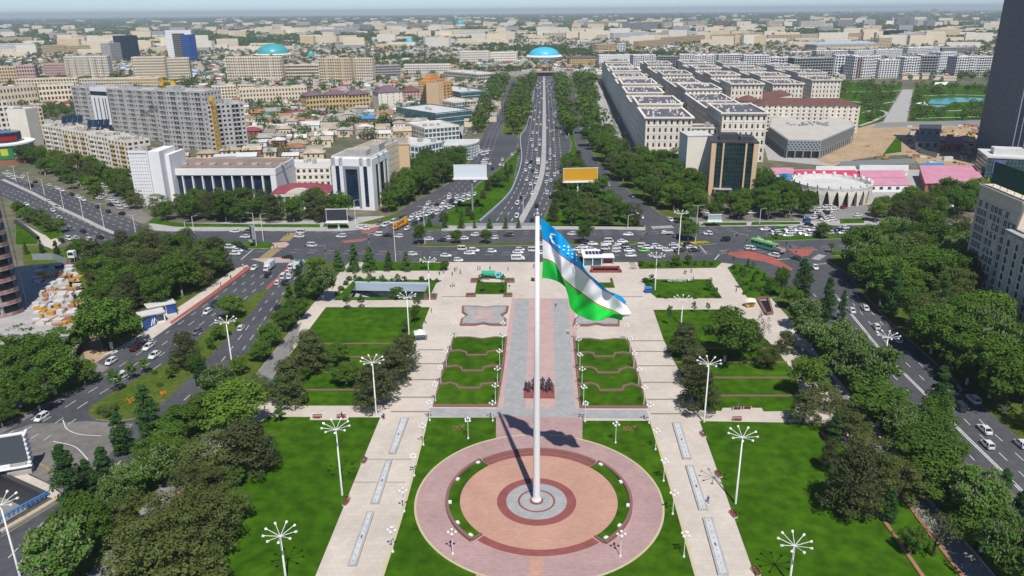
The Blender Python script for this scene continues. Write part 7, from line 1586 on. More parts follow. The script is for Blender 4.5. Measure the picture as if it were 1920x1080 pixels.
g = P(138,492); e = empty('site_watchbox', (g.x, g.y, .1), 0, 'small white watch box on legs by the site gate', 'watch box'); mb = MB(); mb.box(-1.2,1.2,-1,1,2,4.6); mb.build('cabin', M['whitewall'], e); mb = MB(); [mb.box(x-.1,x+.1,y-.1,y+.1,0,2) for x in (-1,1) for y in (-.8,.8)]; mb.build('leg', M['greymetal'], e, kind='stuff'); mb = MB(); mb.box(-1,1,-1.03,-1.01,3,4.2); mb.build('window', M['glass'], e)
for k, pts in enumerate(([(62,488),(100,487),(128,497)], [(144,488),(160,487),(168,500)])):
    sf = MB(); strip(sf, [P(*p) for p in pts], 0, .2, 0, 2.6); sf.build('site_hoarding', M['greymetal'], label=('grey hoarding behind the podium roof' if k == 0 else 'grey hoarding by the watch box'), cat='fence')
g = P(64,447); sf = MB(); strip(sf, px_line([(30,418),(50,432),(72,450)]), 0, 1.2, 0, 1.6); sf.build('stair_wall', M['darkmetal'], label='dark wall beside the path south of the left avenue', cat='wall')
slab('path', [(30,412),(80,440),(120,452),(100,468),(60,452),(30,425)], 0, .13, M['plaza'])
# white letters that face the avenue
def heart(e, x, s_):
    mb = MB(); pts = [(16*math.sin(t)**3/17, (13*math.cos(t)-5*math.cos(2*t)-2*math.cos(3*t)-math.cos(4*t))/17) for t in [2*math.pi*k/28 for k in range(28)]]
    for y in (-.18, .18): i0 = len(mb.v); mb.v += [(x+p[0]*s_, y, s_*1.05+p[1]*s_) for p in pts]; mb.f.append(tuple(range(i0, i0+28))); mb.mi.append(0)
    for k in range(28): j_ = (k+1)%28; mb.f.append((k, j_, 28+j_, 28+k)); mb.mi.append(0)
    mb.build('heart', M['white'], e)
for (u0, u1, v, txt, lb) in ((1298,1243,529,"O'ZBEKISTON",'white standing letters with a heart on the right north lawn'),(761,722,528,'TASHKENT','white standing letters with a heart on the left north lawn')):
    g = P(u0, v); L = (P(u1, v)-g).length; e = empty('lawn_letters', (g.x, g.y, .3), 0, lb, 'letters'); sz = L/(len(txt)*.66+2.6)
    text('I', sz*1.1, M['white'], e, (0,0,0), (R(90),0,R(180)), ext=.15); heart(e, -sz*1.15, sz*.5); text(txt, sz, M['white'], e, (-sz*2.0,0,0), (R(90),0,R(180)), ext=.15)
    mb = MB(); mb.box(-L-.4,.6,-.5,.5,-.12,.0); mb.build('plinth', M['concrete'], e)
# ---- monument
g = P(1011,748); e = empty('monument', (g.x, g.y, .14), -AX, 'dark bronze sculpture group on a red granite base', 'monument')
k = mpx(g); mb = MB(); mb.box(-29*k,29*k,0,6.6,0,.45); mb.build('base', M['granite_red'], e)
def figure(seed, pose='stand'):
    """one continuous human figure, 1.75 m, grown with a Skin modifier"""
    rng = random.Random(seed); me = bpy.data.meshes.new('fig'); V = []; E = []; Rr = []
    def j(p, r, par=None): V.append(p); Rr.append(r); i = len(V)-1; E.append((par, i)) if par is not None else None; return i
    st = .28 if pose == 'walk' else .02; sit = pose == 'sit'
    hz = .5 if sit else .92
    pel = j((0,0,hz), .15); ch = j((0,.02,hz+.38), .165, pel); nk = j((0,.02,hz+.55), .065, ch); hd = j((0,-.01,hz+.66), .10, nk); j((0,-.01,hz+.80), .085, hd)
    for s in (-1, 1):
        if sit: kn = j((s*.12,-.45,hz-.02), .075, j((s*.1,-.05,hz-.06), .10, pel)); ft = j((s*.12,-.47,.08), .05, kn)
        else: kn = j((s*.1,-s*st*.5-.02,.50), .072, j((s*.1,0,hz-.10), .105, pel)); ft = j((s*.1,-s*st*1.1+(.05 if s*st>0 else 0),.07), .05, kn)
        j((s*.11, V[ft][1]-.16, .04), .04, ft)
        sh = j((s*.21,.02,hz+.46), .07, ch); el = j((s*.27, s*st*.4+.03, hz+.19), .05, sh); ha = j((s*.27,s*st*.9-.08,hz-.04), .04, el); j((s*.27,s*st*.9-.14,hz-.10), .028, ha)
    me.from_pydata(V, E, []); o = bpy.data.objects.new('fig', me); COL.objects.link(o)
    md = o.modifiers.new('s', 'SKIN'); sv = me.skin_vertices[0].data
    for i, r in enumerate(Rr): sv[i].radius = (r, r)
    sv[0].use_root = True; o.modifiers.new('d', 'SUBSURF').levels = 1
    dg = bpy.context.evaluated_depsgraph_get(); out = bpy.data.meshes.new_from_object(o.evaluated_get(dg)); bpy.data.objects.remove(o)
    out.name = 'person_body'; out.polygons.foreach_set('use_smooth', [True]*len(out.polygons)); out['hz'] = hz
    return out
FIG = {p: figure(1, p) for p in ('stand','walk','sit')}
for k2, (x, y, s, a) in enumerate(((-2.6,2.2,1.9,.2),(-1.4,3.0,2.2,-.3),(-.3,2.4,1.8,.5),(.8,3.2,2.3,.1),(1.9,2.3,1.9,-.6),(3.0,2.8,1.7,.4),(-3.4,3.2,1.6,1),(2.4,4.0,2.0,0))):
    m2 = FIG['walk' if k2 % 2 else 'stand'].copy(); m2.materials.clear(); m2.materials.append(M['bronze']); o = link('bronze_figure', m2, e, (x,y,.45), a); o.scale = (s,s,s)
# ---- people
SK = mat('skin', (0.42,0.26,0.18), .7); HR = mat('hair', (0.02,0.015,0.012), .8)
CLO = dict(black=(0.02,0.02,0.022), white=(0.7,0.7,0.7), blue=(0.05,0.10,0.35), grey=(0.2,0.2,0.21), red=(0.4,0.04,0.04), beige=(0.5,0.42,0.32))
CM = {k: mat('cloth_'+k, c, .85) for k, c in CLO.items()}
def person_mesh(pose, top, low):
    me = FIG[pose].copy(); me.materials.clear(); hz = FIG[pose]['hz']
    for mt in (CM[top], CM[low], SK, HR): me.materials.append(mt)
    for p in me.polygons:
        c = p.center; p.material_index = (3 if (c.z > hz+.70 and c.y > -.07) or c.z > hz+.82 else 2) if c.z > hz+.54 else (0 if c.z > hz+.02 else 1)
        if abs(c.x) > .2 and c.z < hz+.08: p.material_index = 2
        if pose != 'sit' and c.z < .09: p.material_index = 3
    return me
PM = {}
def person(u, v, pose, top, low, label, z=.13):
    k = (pose, top, low)
    if k not in PM: PM[k] = person_mesh(*k)
    g = P(u, v); o = link('person', PM[k], None, (g.x, g.y, z), VR.uniform(0,6.28), label=label, cat='person', group='people'); s = VR.uniform(.95,1.03); o.scale = (s,s,s)
PE = [(824,517,'stand','black','black','in black standing left of the truck on the plaza'),(832,513,'walk','grey','black','in grey walking near the hedge'),(848,518,'stand','black','black','in black beside the plaza hedge'),(853,510,'walk','black','black','in black walking near the avenue kerb'),(857,508,'stand','blue','grey','in blue near the avenue kerb'),(863,514,'walk','black','black','in black with a pushchair left of the truck'),(845,539,'stand','white','black','in white top, left of the group of three'),(849,539,'stand','grey','black','in grey, middle of the group of three'),(852,538,'stand','white','blue','in white and blue, right of the group of three'),(896,507,'walk','blue','grey','in blue walking behind the tanker'),(900,507,'stand','grey','grey','in grey behind the tanker'),(919,507,'walk','black','grey','in black striding behind the tanker'),(953,509,'walk','grey','beige','in grey walking right of the tanker'),(955,543,'walk','black','white','in black and white beside the small lawn'),(1001,503,'stand','blue','black','in blue near the avenue left of the pole'),
 (1042,577,'stand','blue','blue','in blue on the grey paving right of the pole'),(1003,622,'stand','black','black','in black close behind the flagpole'),(1065,627,'walk','white','black','in white walking by the right garden'),(1283,515,'walk','black','black','in black walking with another before the letters'),(1286,515,'walk','black','grey','in black and grey walking before the letters'),(1296,512,'walk','grey','black','in grey walking near the right hedge'),(1380,549,'stand','black','black','in black on the right diagonal path'),(1375,489,'stand','black','black','in black at the right kerb corner'),(809,587,'stand','black','black','in black at the left lawn corner'),(797,607,'sit','black','grey','in black sitting on the left lawn edge'),(792,618,'sit','grey','black','in grey sitting on the left lawn edge'),(800,638,'stand','grey','grey','in grey near the white tent'),
 (720,787,'stand','blue','black','in blue at the stepped lawn corner'),(717,785,'stand','white','black','in white at the stepped lawn corner'),(686,866,'sit','blue','beige','in blue sitting on the left walk edge'),(655,938,'sit','beige','black','in beige sitting beside the left fountain'),(652,942,'walk','black','beige','in black beside the left fountain'),(641,782,'sit','black','black','in black on the bench of the left lawn'),(1327,944,'walk','blue','blue','in blue walking by the right fountain'),(1383,766,'sit','blue','white','in blue on the right bench'),(1284,762,'stand','blue','black','in blue in the shade of the right pines'),(456,503,'stand','white','grey','in white at the left crossing kerb'),(433,524,'stand','black','black','in black on the left pavement'),(414,537,'stand','black','black','in black under the left wood'),(514,467,'stand','black','black','in black on the pink island'),(520,466,'stand','white','black','in white on the pink island'),(536,442,'walk','black','black','in black crossing at the left zebra'),(541,441,'walk','red','black','in red crossing at the left zebra'),(333,590,'stand','black','black','in black on the left pavement near the cabins'),(258,642,'stand','black','grey','in black near the left kerb'),(1504,468,'walk','black','white','in black walking over the right red island'),(1474,460,'walk','black','black','in black near the right island'),(1756,955,'walk','black','black','in black on the right promenade'),(1738,968,'stand','beige','black','in light clothes under the sparse tree'),(1300,525,'stand','white','blue','in white beside the standing letters'),(1107,588,'sit','black','black','in black beside the star basin')]
for u, v, po, t, l, w in PE: person(u, v, po, t, l, 'person '+w)
# ---- benches
def bench(u, v, ang, label):
    g = P(u, v); e = empty('bench', (g.x, g.y, .2), ang, label, 'bench', 'red benches')
    for k in range(3): mb = MB(); mb.box(-1.1,1.1,-.3+k*.2,-.14+k*.2,.42,.48); mb.build('seat_slat', M['wood'], e)
    for k in range(2): mb = MB(); mb.box(-1.1,1.1,.32,.37,.6+k*.18,.74+k*.18); mb.build('back_slat', M['wood'], e)
    for x in (-.9,.9): mb = MB(); mb.box(x-.06,x+.06,-.32,.36,0,.42); mb.box(x-.05,x+.05,.37,.43,0,.95); mb.build('leg', M['lamp_white'], e)
for u, v, a, w in ((595,786,0,'on the left lawn bay, left one'),(640,786,0,'on the left lawn bay, right one'),(1381,769,math.pi,'behind the right lawn bay, left one'),(1400,768,math.pi,'behind the right lawn bay, right one'),(1382,790,0,'on the right cross path'),(1317,818,-1.3,'on the right walk, farthest'),(1346,893,-1.3,'on the right walk, second farthest'),(1374,968,-1.3,'on the right walk, second nearest'),(1416,1076,-1.3,'on the right walk, nearest'),(684,868,1.3,'on the left walk, farther one'),(650,946,1.3,'on the left walk, nearer one')): bench(u, v, a, 'dark red slatted bench '+w)
# ---- metro pavilion and canopies, small things
a = P(1094,499); b = P(1128,499); w = (b-a).length; e = empty('metro_pavilion', (a.x, a.y, .12), 0, 'glass metro entrance pavilion with white frame behind the flag', 'pavilion')
mb = MB(); mb.box(.2,w-.2,.2,9,0,3.1); mb.build('glass_wall', M['glass_teal'], e); mb = MB(); mb.box(-.3,w+.3,-.4,9.5,3.1,3.5); [mb.box(x-.15,x+.15,-.1,.15,0,3.1) for x in (0,w*.5,w)]; mb.build('frame', M['whitewall'], e); mb = MB(); [mb.box(w*.15+k*1.3,w*.15+k*1.3+1.1,3,7,3.5,3.6) for k in range(5)]; mb.build('skylight', M['glass_blue'], e)
a = P(1129,497); e = empty('stair_canopy', (a.x, a.y, .12), 0, 'white flat canopy beside the glass metro pavilion', 'canopy'); mb = MB(); mb.box(0,4.6,0,5,2.6,2.9); mb.build('roof', M['whitewall'], e); mb = MB(); [mb.box(x-.1,x+.1,y-.1,y+.1,0,2.6) for x in (.3,4.3) for y in (.3,4.7)]; mb.build('post', M['greymetal'], e, kind='stuff'); mb = MB(); mb.box(.4,4.2,2.5,4.6,0,1.2); mb.build('low_wall', M['granite_red'], e)
mb = MB(); hw = [Vector(p) for p in hm]
for k in range(4): strip(mb, [hw[k], hw[(k+1)%4]], -.5, .9, .1, .75)
mb.build('pit_wall', M['granite_red'], label='red granite wall around the metro stair pit', cat='wall')
g = P(1186,506); e = empty('advert_stand', (g.x, g.y, .12), .4, 'dark slanted rack beside the right hedge', 'rack'); mb = MB(); [mb.beam((k*.5,0,0),(k*.5-1.2,.6,2.6),.12,.12) for k in range(5)]; mb.beam((-1.2,.6,2.6),(.8,.6,2.6),.12,.12); mb.build('frame', M['darkmetal'], e)
g = P(1215,549); e = empty('blue_kiosk', (g.x, g.y, .12), .1, 'small blue kiosk at the corner of the right lawn', 'kiosk'); mb = MB(); mb.box(-1.1,1.1,-.8,.8,.2,1.7); mb.build('body', M['blue'], e); mb = MB(); mb.box(-1.25,1.25,-1,1,1.7,1.85); mb.build('roof', M['roof_blue'], e)
g = P(788,638); e = empty('white_tent', (g.x, g.y, .12), .2, 'small white tent at the edge of the left lawn', 'tent'); mb = MB(); hip(mb,-1.5,1.5,-1.5,1.5,2.3,1.1,ov=.2); mb.build('canopy', M['white'], e); mb = MB(); [mb.bar((x,y,0),(x,y,2.3),.05,5) for x in (-1.4,1.4) for y in (-1.4,1.4)]; mb.build('pole', M['greymetal'], e, kind='stuff'); mb = MB(); mb.box(-1.4,1.4,1.35,1.4,.1,2.3); mb.build('back_sheet', M['white'], e)
g = P(1406,576); e = empty('food_cart', (g.x, g.y, .12), .3, 'yellow food cart under a pale parasol on the right path', 'food cart'); mb = MB(); mb.box(-1.5,1.5,-.6,.6,.4,1.2); mb.build('counter', PAINT['yellow'], e); mb = MB(); mb.lathe([(1.9,2.3),(1.2,2.7),(.02,3.0)],8); mb.build('parasol', M['cream'], e); mb = MB(); mb.bar((0,0,1.2),(0,0,2.8),.05,5); mb.build('pole', M['greymetal'], e)
pit_r = PP([(1420,562),(1440,562),(1448,590),(1436,592)]); mb = MB(); l_ = [Vector(p) for p in pit_r]
for k in range(4): strip(mb, [l_[k], l_[(k+1)%4]], 0, .6, .1, 1.0)
mb.build('subway_wall', M['granite_dark'], label='dark low wall of the pedestrian subway on the right', cat='wall'); slab('subway_pit_shade', [(1422,564),(1438,564),(1444,587),(1437,588)], .1, .16, M['dark'])  # near-black sheet stands in for the shade down in the subway pit
g = P(505,745); e = empty('green_screen', (g.x, g.y, .2), 1.0, 'dark green lattice screen beside the left promenade', 'screen'); mb = MB(); mb.box(-3,3,0,.2,.2,4); mb.build('panel', M['roof_green'], e); mb = MB(); [mb.box(x-.1,x+.1,.2,.4,0,4.2) for x in (-3,0,3)]; mb.build('post', M['greymetal'], e)
# bottom-left tunnel: blue railing, striped kerb, walls
mb = MB(); ln = [P(0,980), P(30,963), P(92,930)]
for z in (.55,1.0): strip(mb, ln, 0, .22, z, z+.18)
for k in range(12): p = ln[0].lerp(ln[2], k/11); mb.box(p.x-.12,p.x+.12,p.y-.12,p.y+.12,.05,1.1)
mb.build('tunnel_railing', mat('rail_blue',(0.08,0.25,0.55),.5), label='blue metal railing along the tunnel ramp at bottom left', cat='railing')
mb = MB(); strip(mb, [P(0,1000),P(60,966),P(112,934)], 0, 1.0, 0, .5); mb.build('striped_kerb', M['kerb'], label='concrete kerb with yellow arrows beside the blue railing', cat='kerb')
mb = MB(); k0, k1 = P(0,1000), P(112,934)
for k in range(5):
    p = k0.lerp(k1, (k+.5)/5); d = (k1-k0).normalized(); n = Vector((-d.y,d.x))
    for q in (-.5,.3): c = p+d*q; mb.quad((*(c-n*.4),.512),(*(c+d*.45),.512),(*(c+d*.85),.512),(*(c-n*.4+d*.4),.512)); mb.quad((*(c+n*.4),.513),(*(c+n*.4+d*.4),.513),(*(c+d*.85),.513),(*(c+d*.45),.513))
mb.build('kerb_arrow', M['crane_y'], kind='structure')
mb = MB(); strip(mb, [P(-20,884),P(0,891),P(88,931)], 0, .9, 0, .8); mb.build('tunnel_parapet', M['darkmetal'], label='dark parapet with pale lights above the tunnel mouth', cat='parapet')
# shrubs and hedges
def shrub(u, v, r, label, name='shrub', hgt=None, kind='hedge'):
    g = P(u, v); c = TR.choice(TREES['sapling' if kind == 'light' else 'broad'])[1]; h0, w0 = H0['sapling' if kind == 'light' else 'broad']; e = empty(name, (g.x, g.y, -.15), TR.uniform(0,6), label, 'shrub', 'clipped shrubs'); k = 2*r/w0; hh = (hgt or r*1.7)/h0; e.scale = (k*1.15,k*1.15,hh*1.45)
    o = link('foliage', c, e, (0,0,-h0*.25)); mb = STEM; link('stem', mb, e)
st_ = MB(); st_.bar((0,0,0),(0,0,4),.4,6,.2); STEM = st_.mesh('stem', M['bark'])
SH = [(655,526,1.0),(675,526,.9),(700,526,.9),(757,527,1.0),(790,527,1.0),(805,528,.8),(819,528,.7),(735,528,.8),(640,545,1.1),(633,555,1.0),(648,535,1.0),(1248,560,.6),(1262,559,.6),(1285,559,.7),(1303,560,.7),(1325,559,.6),(1345,559,.8),(1236,558,.7),(1210,530,1.1),(1222,502,.8),(1235,500,.9),(1262,502,.8),(1335,498,.9),(1275,499,.8),(1380,515,.9),(1398,535,.8),(1420,515,.9),(1440,535,.8),(1405,512,.7),(1385,528,.8),(1418,543,.8),(1395,552,.8),(1430,555,.7),(1450,550,.8),(1000,527,.8),(445,612,.9),(430,628,.8),(400,655,.9),(330,700,.8),(290,702,.8),(300,725,.8),(190,775,1.1),(215,770,1.0),(432,466,.9),(441,462,1.3),(449,461,1.2)]
for k, (u, v, r) in enumerate(SH):
    w = 'around the sunken court' if u < 830 and v < 570 and u > 600 else ('in the right north lawn' if u < 1360 and u > 1190 else ('at the right crossing lawn' if u >= 1360 else ('on the left road island' if u < 600 else 'on the plaza')))
    CNT[w] = CNT.get(w, 0)+1; shrub(u, v, r, 'small round clipped shrub %s, %s of its row' % (w, ORD[min(CNT[w],25)-1]))
# planter boxes by the small lawn
for k, (u0, u1, v0, v1) in enumerate(((882,900,525,531),(946,965,525,531),(873,892,553,558),(944,961,553,558),(795,818,554,563),(1146,1150,525,531))):
    e = empty('planter_box', tuple(P(u0,v1))+(.12,), 0, 'granite planter box with low plants, %s on the plaza' % ('rear left','rear right','front left','front right','by the sunken court','behind the flag')[k], 'planter'); w = (P(u1,v1)-P(u0,v1)).length; d = (P(u0,v0)-P(u0,v1)).length
    mb = MB(); mb.box(0,w,0,d,0,.6); mb.build('box', M['granite_dark'], e); mb = MB(); rng = random.Random(k)
    for q in range(int(w*d*14)): p = Vector((rng.uniform(.3,w-.3), rng.uniform(.3,d-.3), .6+rng.uniform(0,.35))); quad_leaf(mb, p, (rnd_dir(rng)+Vector((0,0,1))).normalized(), .3, rng)
    mb.build('plants', LM['olive'], e, kind='stuff')
# small floodlights in the curved lawns
for k, t in enumerate((48,72,98,120,135,225,240,262,288,312)):
    a = ang(t); r = r_in+2.0; e = empty('ground_spotlight', (CC.x+r*math.cos(a), CC.y+r*math.sin(a), .4), a, 'small white ground spotlight in the %s curved lawn, %s along' % ('right' if t < 180 else 'left', ORD[k%5]), 'spotlight'); mb = MB(); mb.box(-.3,.3,-.4,.4,.15,.45); mb.build('housing', M['lamp_white'], e); mb = MB(); mb.box(-.05,.05,-.3,.3,0,.15); mb.build('bracket', M['darkmetal'], e)
# ================================================================ low houses and the far city
HRN = random.Random(21)
def house_proto(w, d, h, kind, rise):
    wl = MB(); wl.box(0,w,0,d,0,h); gl = MB()
    for x in (w*.2,w*.45,w*.7): gl.box(x,x+1.1,-.05,-.004,h*.35,h*.75)
    gl.box(-.05,-.004,d*.3,d*.3+1.1,h*.35,h*.75); gl.box(w+.004,w+.05,d*.5,d*.5+1.1,h*.35,h*.75)
    rf = MB()
    if kind == 'gable':
        o = .5; a, b = (-o,d/2,h+rise), (w+o,d/2,h+rise); rf.quad((-o,-o,h-.1),(w+o,-o,h-.1),b,a); rf.quad((w+o,d+o,h-.1),(-o,d+o,h-.1),a,b); wl.tri((0,d,h),(0,0,h),(0,d/2,h+rise*.95)); wl.tri((w,0,h),(w,d,h),(w,d/2,h+rise*.95))
    elif kind == 'hip': hip(rf, 0, w, 0, d, h, rise)
    else:
        o = .4; rf.quad((-o,-o,h+.05),(w+o,-o,h+.05),(w+o,d+o,h+rise*.5),(-o,d+o,h+rise*.5)); wl.quad((0,d,h),(w,d,h),(w,d,h+rise*.45),(0,d,h+rise*.45)); wl.tri((0,d,h),(0,0,h),(0,d,h+rise*.45)); wl.tri((w,0,h),(w,d,h),(w,d,h+rise*.45))
    return wl, gl, rf
WM = {k: M[k] for k in ('cream','sand','whitewall','tan','brick','peach')}
RM = {'grey':M['roof_grey'],'brownish':M['roof_tan'],'rusty':M['roof_rust'],'pale':M['roof_white'],'green':M['roof_green'],'wine red':M['roof_wine'],'mauve':M['roof_mauve'],'blue':M['roof_blue']}
protos = []
for w, d, h, kd, rs in ((12,8,3.4,'gable',2),(10,7,3.2,'gable',1.8),(13,9,4,'hip',2.2),(9,8,6.2,'hip',2),(14,6,3.2,'shed',1.6),(11,9,3.5,'shed',1.8),(8,7,3.2,'gable',2),(13,10,6,'gable',2.4)):
    wl, gl, rf = house_proto(w, d, h, kd, rs); protos.append((wl.mesh('wall', M['cream']), gl.mesh('window', M['glass_soft']), rf.mesh('roof', M['roof_grey']), w, d))
KEEP = ROADP + [PP(p) for p in ([(1110,140),(1460,128),(1620,180),(1640,320),(1200,330)], [(1490,148),(1700,150),(1880,155),(1880,400),(1420,400),(1420,300)], [(930,140),(1130,140),(1210,330),(890,330)])]
HOUSES = []
MAH = PP([(335,300),(400,292),(470,284),(472,214),(575,224),(640,222),(700,216),(795,218),(805,238),(790,262),(775,285),(770,322),(752,335),(752,270),(735,262),(640,262),(600,300),(520,302),(420,304)])
cand = []
ca, sa = math.cos(.14), math.sin(.14)
for i in range(-40, 60):
    for j in range(-40, 70):
        x = -200+i*14.2*ca-j*11.6*sa+HRN.uniform(-1.2,1.2); y = 560+i*14.2*sa+j*11.6*ca+HRN.uniform(-1.2,1.2)
        if inside(MAH, x+5, y+4) and not in_foot(x+5, y+4, 7): cand.append((x, y))
cand.sort(key=lambda q: q[1])
for n, (x, y) in enumerate(cand):
    if HRN.random() < .17: FARTREES.append((x+5, y+4, HRN.uniform(6,10), HRN.uniform(5,9), 'broad')); continue
    if len(HOUSES) >= 290: continue
    wl, gl, rf, w, d = HRN.choice(protos); rn = HRN.choices(list(RM), [6,8,1.6,3,.3,.4,.3,.15])[0]; wn = HRN.choice(list(WM))
    k = ('house', rn); CNT[k] = CNT.get(k, 0)+1; c_ = CNT[k]
    lb = 'low house with %s roof in the old quarter, %s nearest of that colour' % (rn, ORD[c_-1]) if c_ <= 25 else 'low house with %s roof deep in the crowded old quarter' % rn
    rot = .14+(math.pi/2 if HRN.random() < .0 else 0)+HRN.uniform(-.05,.05)
    copy_thing([('wall', wl, None, WM[wn]), ('window', gl, None, None, 'stuff'), ('roof', rf, None, RM[rn])], 'low_house', (x, y, 0), rot, (1,1,HRN.uniform(.85,1.2)), lb, 'house', 'low houses of the old quarter'); HOUSES.append((x, y))
for n in range(160):      # yard trees of the old quarter
    x = HRN.uniform(-300,-60); y = HRN.uniform(430,790)
    if inside(MAH, x, y) and not in_foot(x, y, 3): h = HRN.uniform(6,11); FARTREES.append((x, y, h, h*.85, 'broad'))
PARKP = [(PP([(1500,152),(1688,160),(1660,222),(1618,236),(1608,190),(1540,176)]), 620, (1600,1650,205,225)), (PP([(1718,160),(1865,160),(1865,226),(1706,226)]), 620, None)]
PONDS = [PP([(1735,180),(1860,180),(1860,196),(1780,204),(1732,204)])]
for poly, n, _ in PARKP:
    xs = [p[0] for p in poly]; ys = [p[1] for p in poly]
    for k in range(n):
        x = HRN.uniform(min(xs), max(xs)); y = HRN.uniform(min(ys), max(ys))
        if inside(poly, x, y) and not any(inside(q, x, y) for q in PONDS) and math.sin(x*.06)*math.cos(y*.05) > -.45: h = HRN.uniform(4.5,9); FARTREES.append((x, y, h, h*1.0, HRN.choice(('broad','light'))))
pt = MB()
for pts, w_ in (([(1612,236),(1640,226),(1662,212),(1640,206),(1618,212)],3), ([(1600,190),(1640,196),(1680,190)],4), ([(1720,206),(1780,208),(1860,204)],4), ([(1720,180),(1790,178),(1860,180)],4), ([(1560,172),(1640,172),(1690,170)],4), ([(1718,222),(1800,220),(1862,218)],3)): strip(pt, px_line(pts), 0, w_, .1, .12)
pt.build('park_path', M['concrete'], kind='structure')
for k, (u, v) in enumerate(((1757,165),(1768,165),(1728,206))):
    g = P(u, v); e = empty('sun_sail', (g.x, g.y, 0), k*.7, 'white triangular sun sail in the park, %s from the left' % ORD[(1,2,0)[k]], 'sun sail'); mb = MB(); mb.tri((-6,-4,4),(6,-3,7),(0,6,6)); mb.tri((0,6,5.95),(6,-3,6.95),(-6,-4,3.95)); mb.build('sail', M['whitewall'], e); mb = MB(); [mb.bar((x,y,0),(x,y,z),.15,5) for x, y, z in ((-6,-4,4),(6,-3,7),(0,6,6))]; mb.build('post', M['greymetal'], e, kind='stuff')
# site clutter
sc_ = MB()
for k in range(150):
    g = P(HRN.uniform(1700,1835), HRN.uniform(236,310)); s = HRN.uniform(.6,2.4); sc_.box(g.x, g.x+s*HRN.uniform(1,2.5), g.y, g.y+s, .05, .05+s*HRN.uniform(.3,1), HRN.randrange(5))
sc_.build('site_clutter', [M['concrete'], M['brick'], M['darkmetal'], M['roof_rust'], M['roof_white']], kind='stuff', label='scattered building materials in the construction yard', cat='building materials')
for k, (u, v) in enumerate(((1786,252),(1822,258),(1660,300))):
    g = P(u, v); e = empty('excavator', (g.x, g.y, .06), .6+k, ('yellow excavator on the soil behind the huts','yellow excavator beside the skyscraper','yellow excavator left of the grey fence')[k], 'excavator')
    mb = MB(); mb.box(-1.6,1.6,-1.1,1.1,1.0,2.4); mb.build('body', PAINT['yellow'], e); mb = MB(); mb.box(.4,1.5,.1,1.1,2.4,3.2); mb.build('cab', CG, e); mb = MB(); mb.box(-2,2,-1.4,-.9,0,.9); mb.box(-2,2,.9,1.4,0,.9); mb.build('track', M['tyre'], e, kind='stuff'); mb = MB(); mb.beam((1.4,0,2),(4.2,0,4.2),.5,.5); mb.beam((4.2,0,4.2),(6,0,1.6),.4,.4); mb.build('boom', PAINT['yellow'], e); mb = MB(); mb.box(5.5,6.5,-.5,.5,.6,1.6); mb.build('bucket', M['darkmetal'], e)
# ---- far city: one mass of roofs
def hash2(x, y): return math.sin(x*.0041+1.3)*math.cos(y*.0033+.7)+.6*math.sin(x*.011+y*.007)+.4*math.sin(x*.023-y*.019)
roofs = ['roof_grey','roof_tan','roof_rust','roof_white','roof_wine','roof_blue','cream','cream2','tan','sand','greyw','brick']
fc = MB(); ncity = 0
def city_house(x, y, w, d, h, rs, rm, wm, a):
    global ncity
    c, s = math.cos(a), math.sin(a); T = lambda p, q, z: (x+p*c-q*s, y+p*s+q*c, z)
    A = [T(0,0,0),T(w,0,0),T(w,d,0),T(0,d,0)]; B = [T(0,0,h),T(w,0,h),T(w,d,h),T(0,d,h)]
    for k in range(4):
        if k == 2: continue
        j = (k+1)%4; fc.quad(A[k],A[j],B[j],B[k],wm)
    if rs > 0:
        e0, e1 = T(-.4,d/2,h+rs), T(w+.4,d/2,h+rs); fc.quad(T(-.4,-.4,h),T(w+.4,-.4,h),e1,e0,rm); fc.quad(T(w+.4,d+.4,h),T(-.4,d+.4,h),e0,e1,rm)
    else: fc.quad(B[0],B[1],B[2],B[3],rm)
    ncity += 1
def blocked(x, y, m_=6): return in_foot(x, y, m_) or any(inside(k, x, y) for k in KEEP)
r = 560.0
while r < 14000:
    cell = max(17, r/150); n = int(1.36*r/cell)
    for k in range(n):
        t = -.68+1.36*(k+HRN.random())/n; rr = r+HRN.uniform(-.4,.4)*cell; x = rr*math.sin(t); y = rr*math.cos(t)
        if y < 640 or (r < 3000 and blocked(x, y)): continue
        nv = hash2(x, y)
        if nv > .62 or HRN.random() < .46:
            if r < 2600: FARTREES.append((x, y, HRN.uniform(7,13), HRN.uniform(7,12), 'broad'))
            else: FARTREES.append((x, y, HRN.uniform(8,14), cell*HRN.uniform(.5,1.1), 'far'))
            if nv > .62: continue
        sc_ = min(2.0, max(1, cell/24))
        if HRN.random() < (.02 if r < 1600 else .022):
            w = HRN.uniform(35,80); h = HRN.choice((14,15,27,28,15)); 
            if r > 2000: city_house(x, y, w, 14, h, 0, 6, HRN.choice((6,7,8,9,10,6,7)), HRN.uniform(-.35,.35)); continue
        city_house(x, y, HRN.uniform(9,16)*sc_, HRN.uniform(7,11)*sc_, HRN.uniform(3,5.5)*min(sc_,1.6), HRN.uniform(1.4,2.4)*min(sc_,2), HRN.choices(range(6), [8,5,2,2.2,.6,.3])[0], HRN.choices(range(6,12), [1.5,1.5,3,1,4,1])[0], HRN.uniform(-.4,.4))
    r += cell*.95
fc.build('far_city', [M[k] for k in roofs], kind='stuff', label='mass of low roofs of the far city', cat='city')
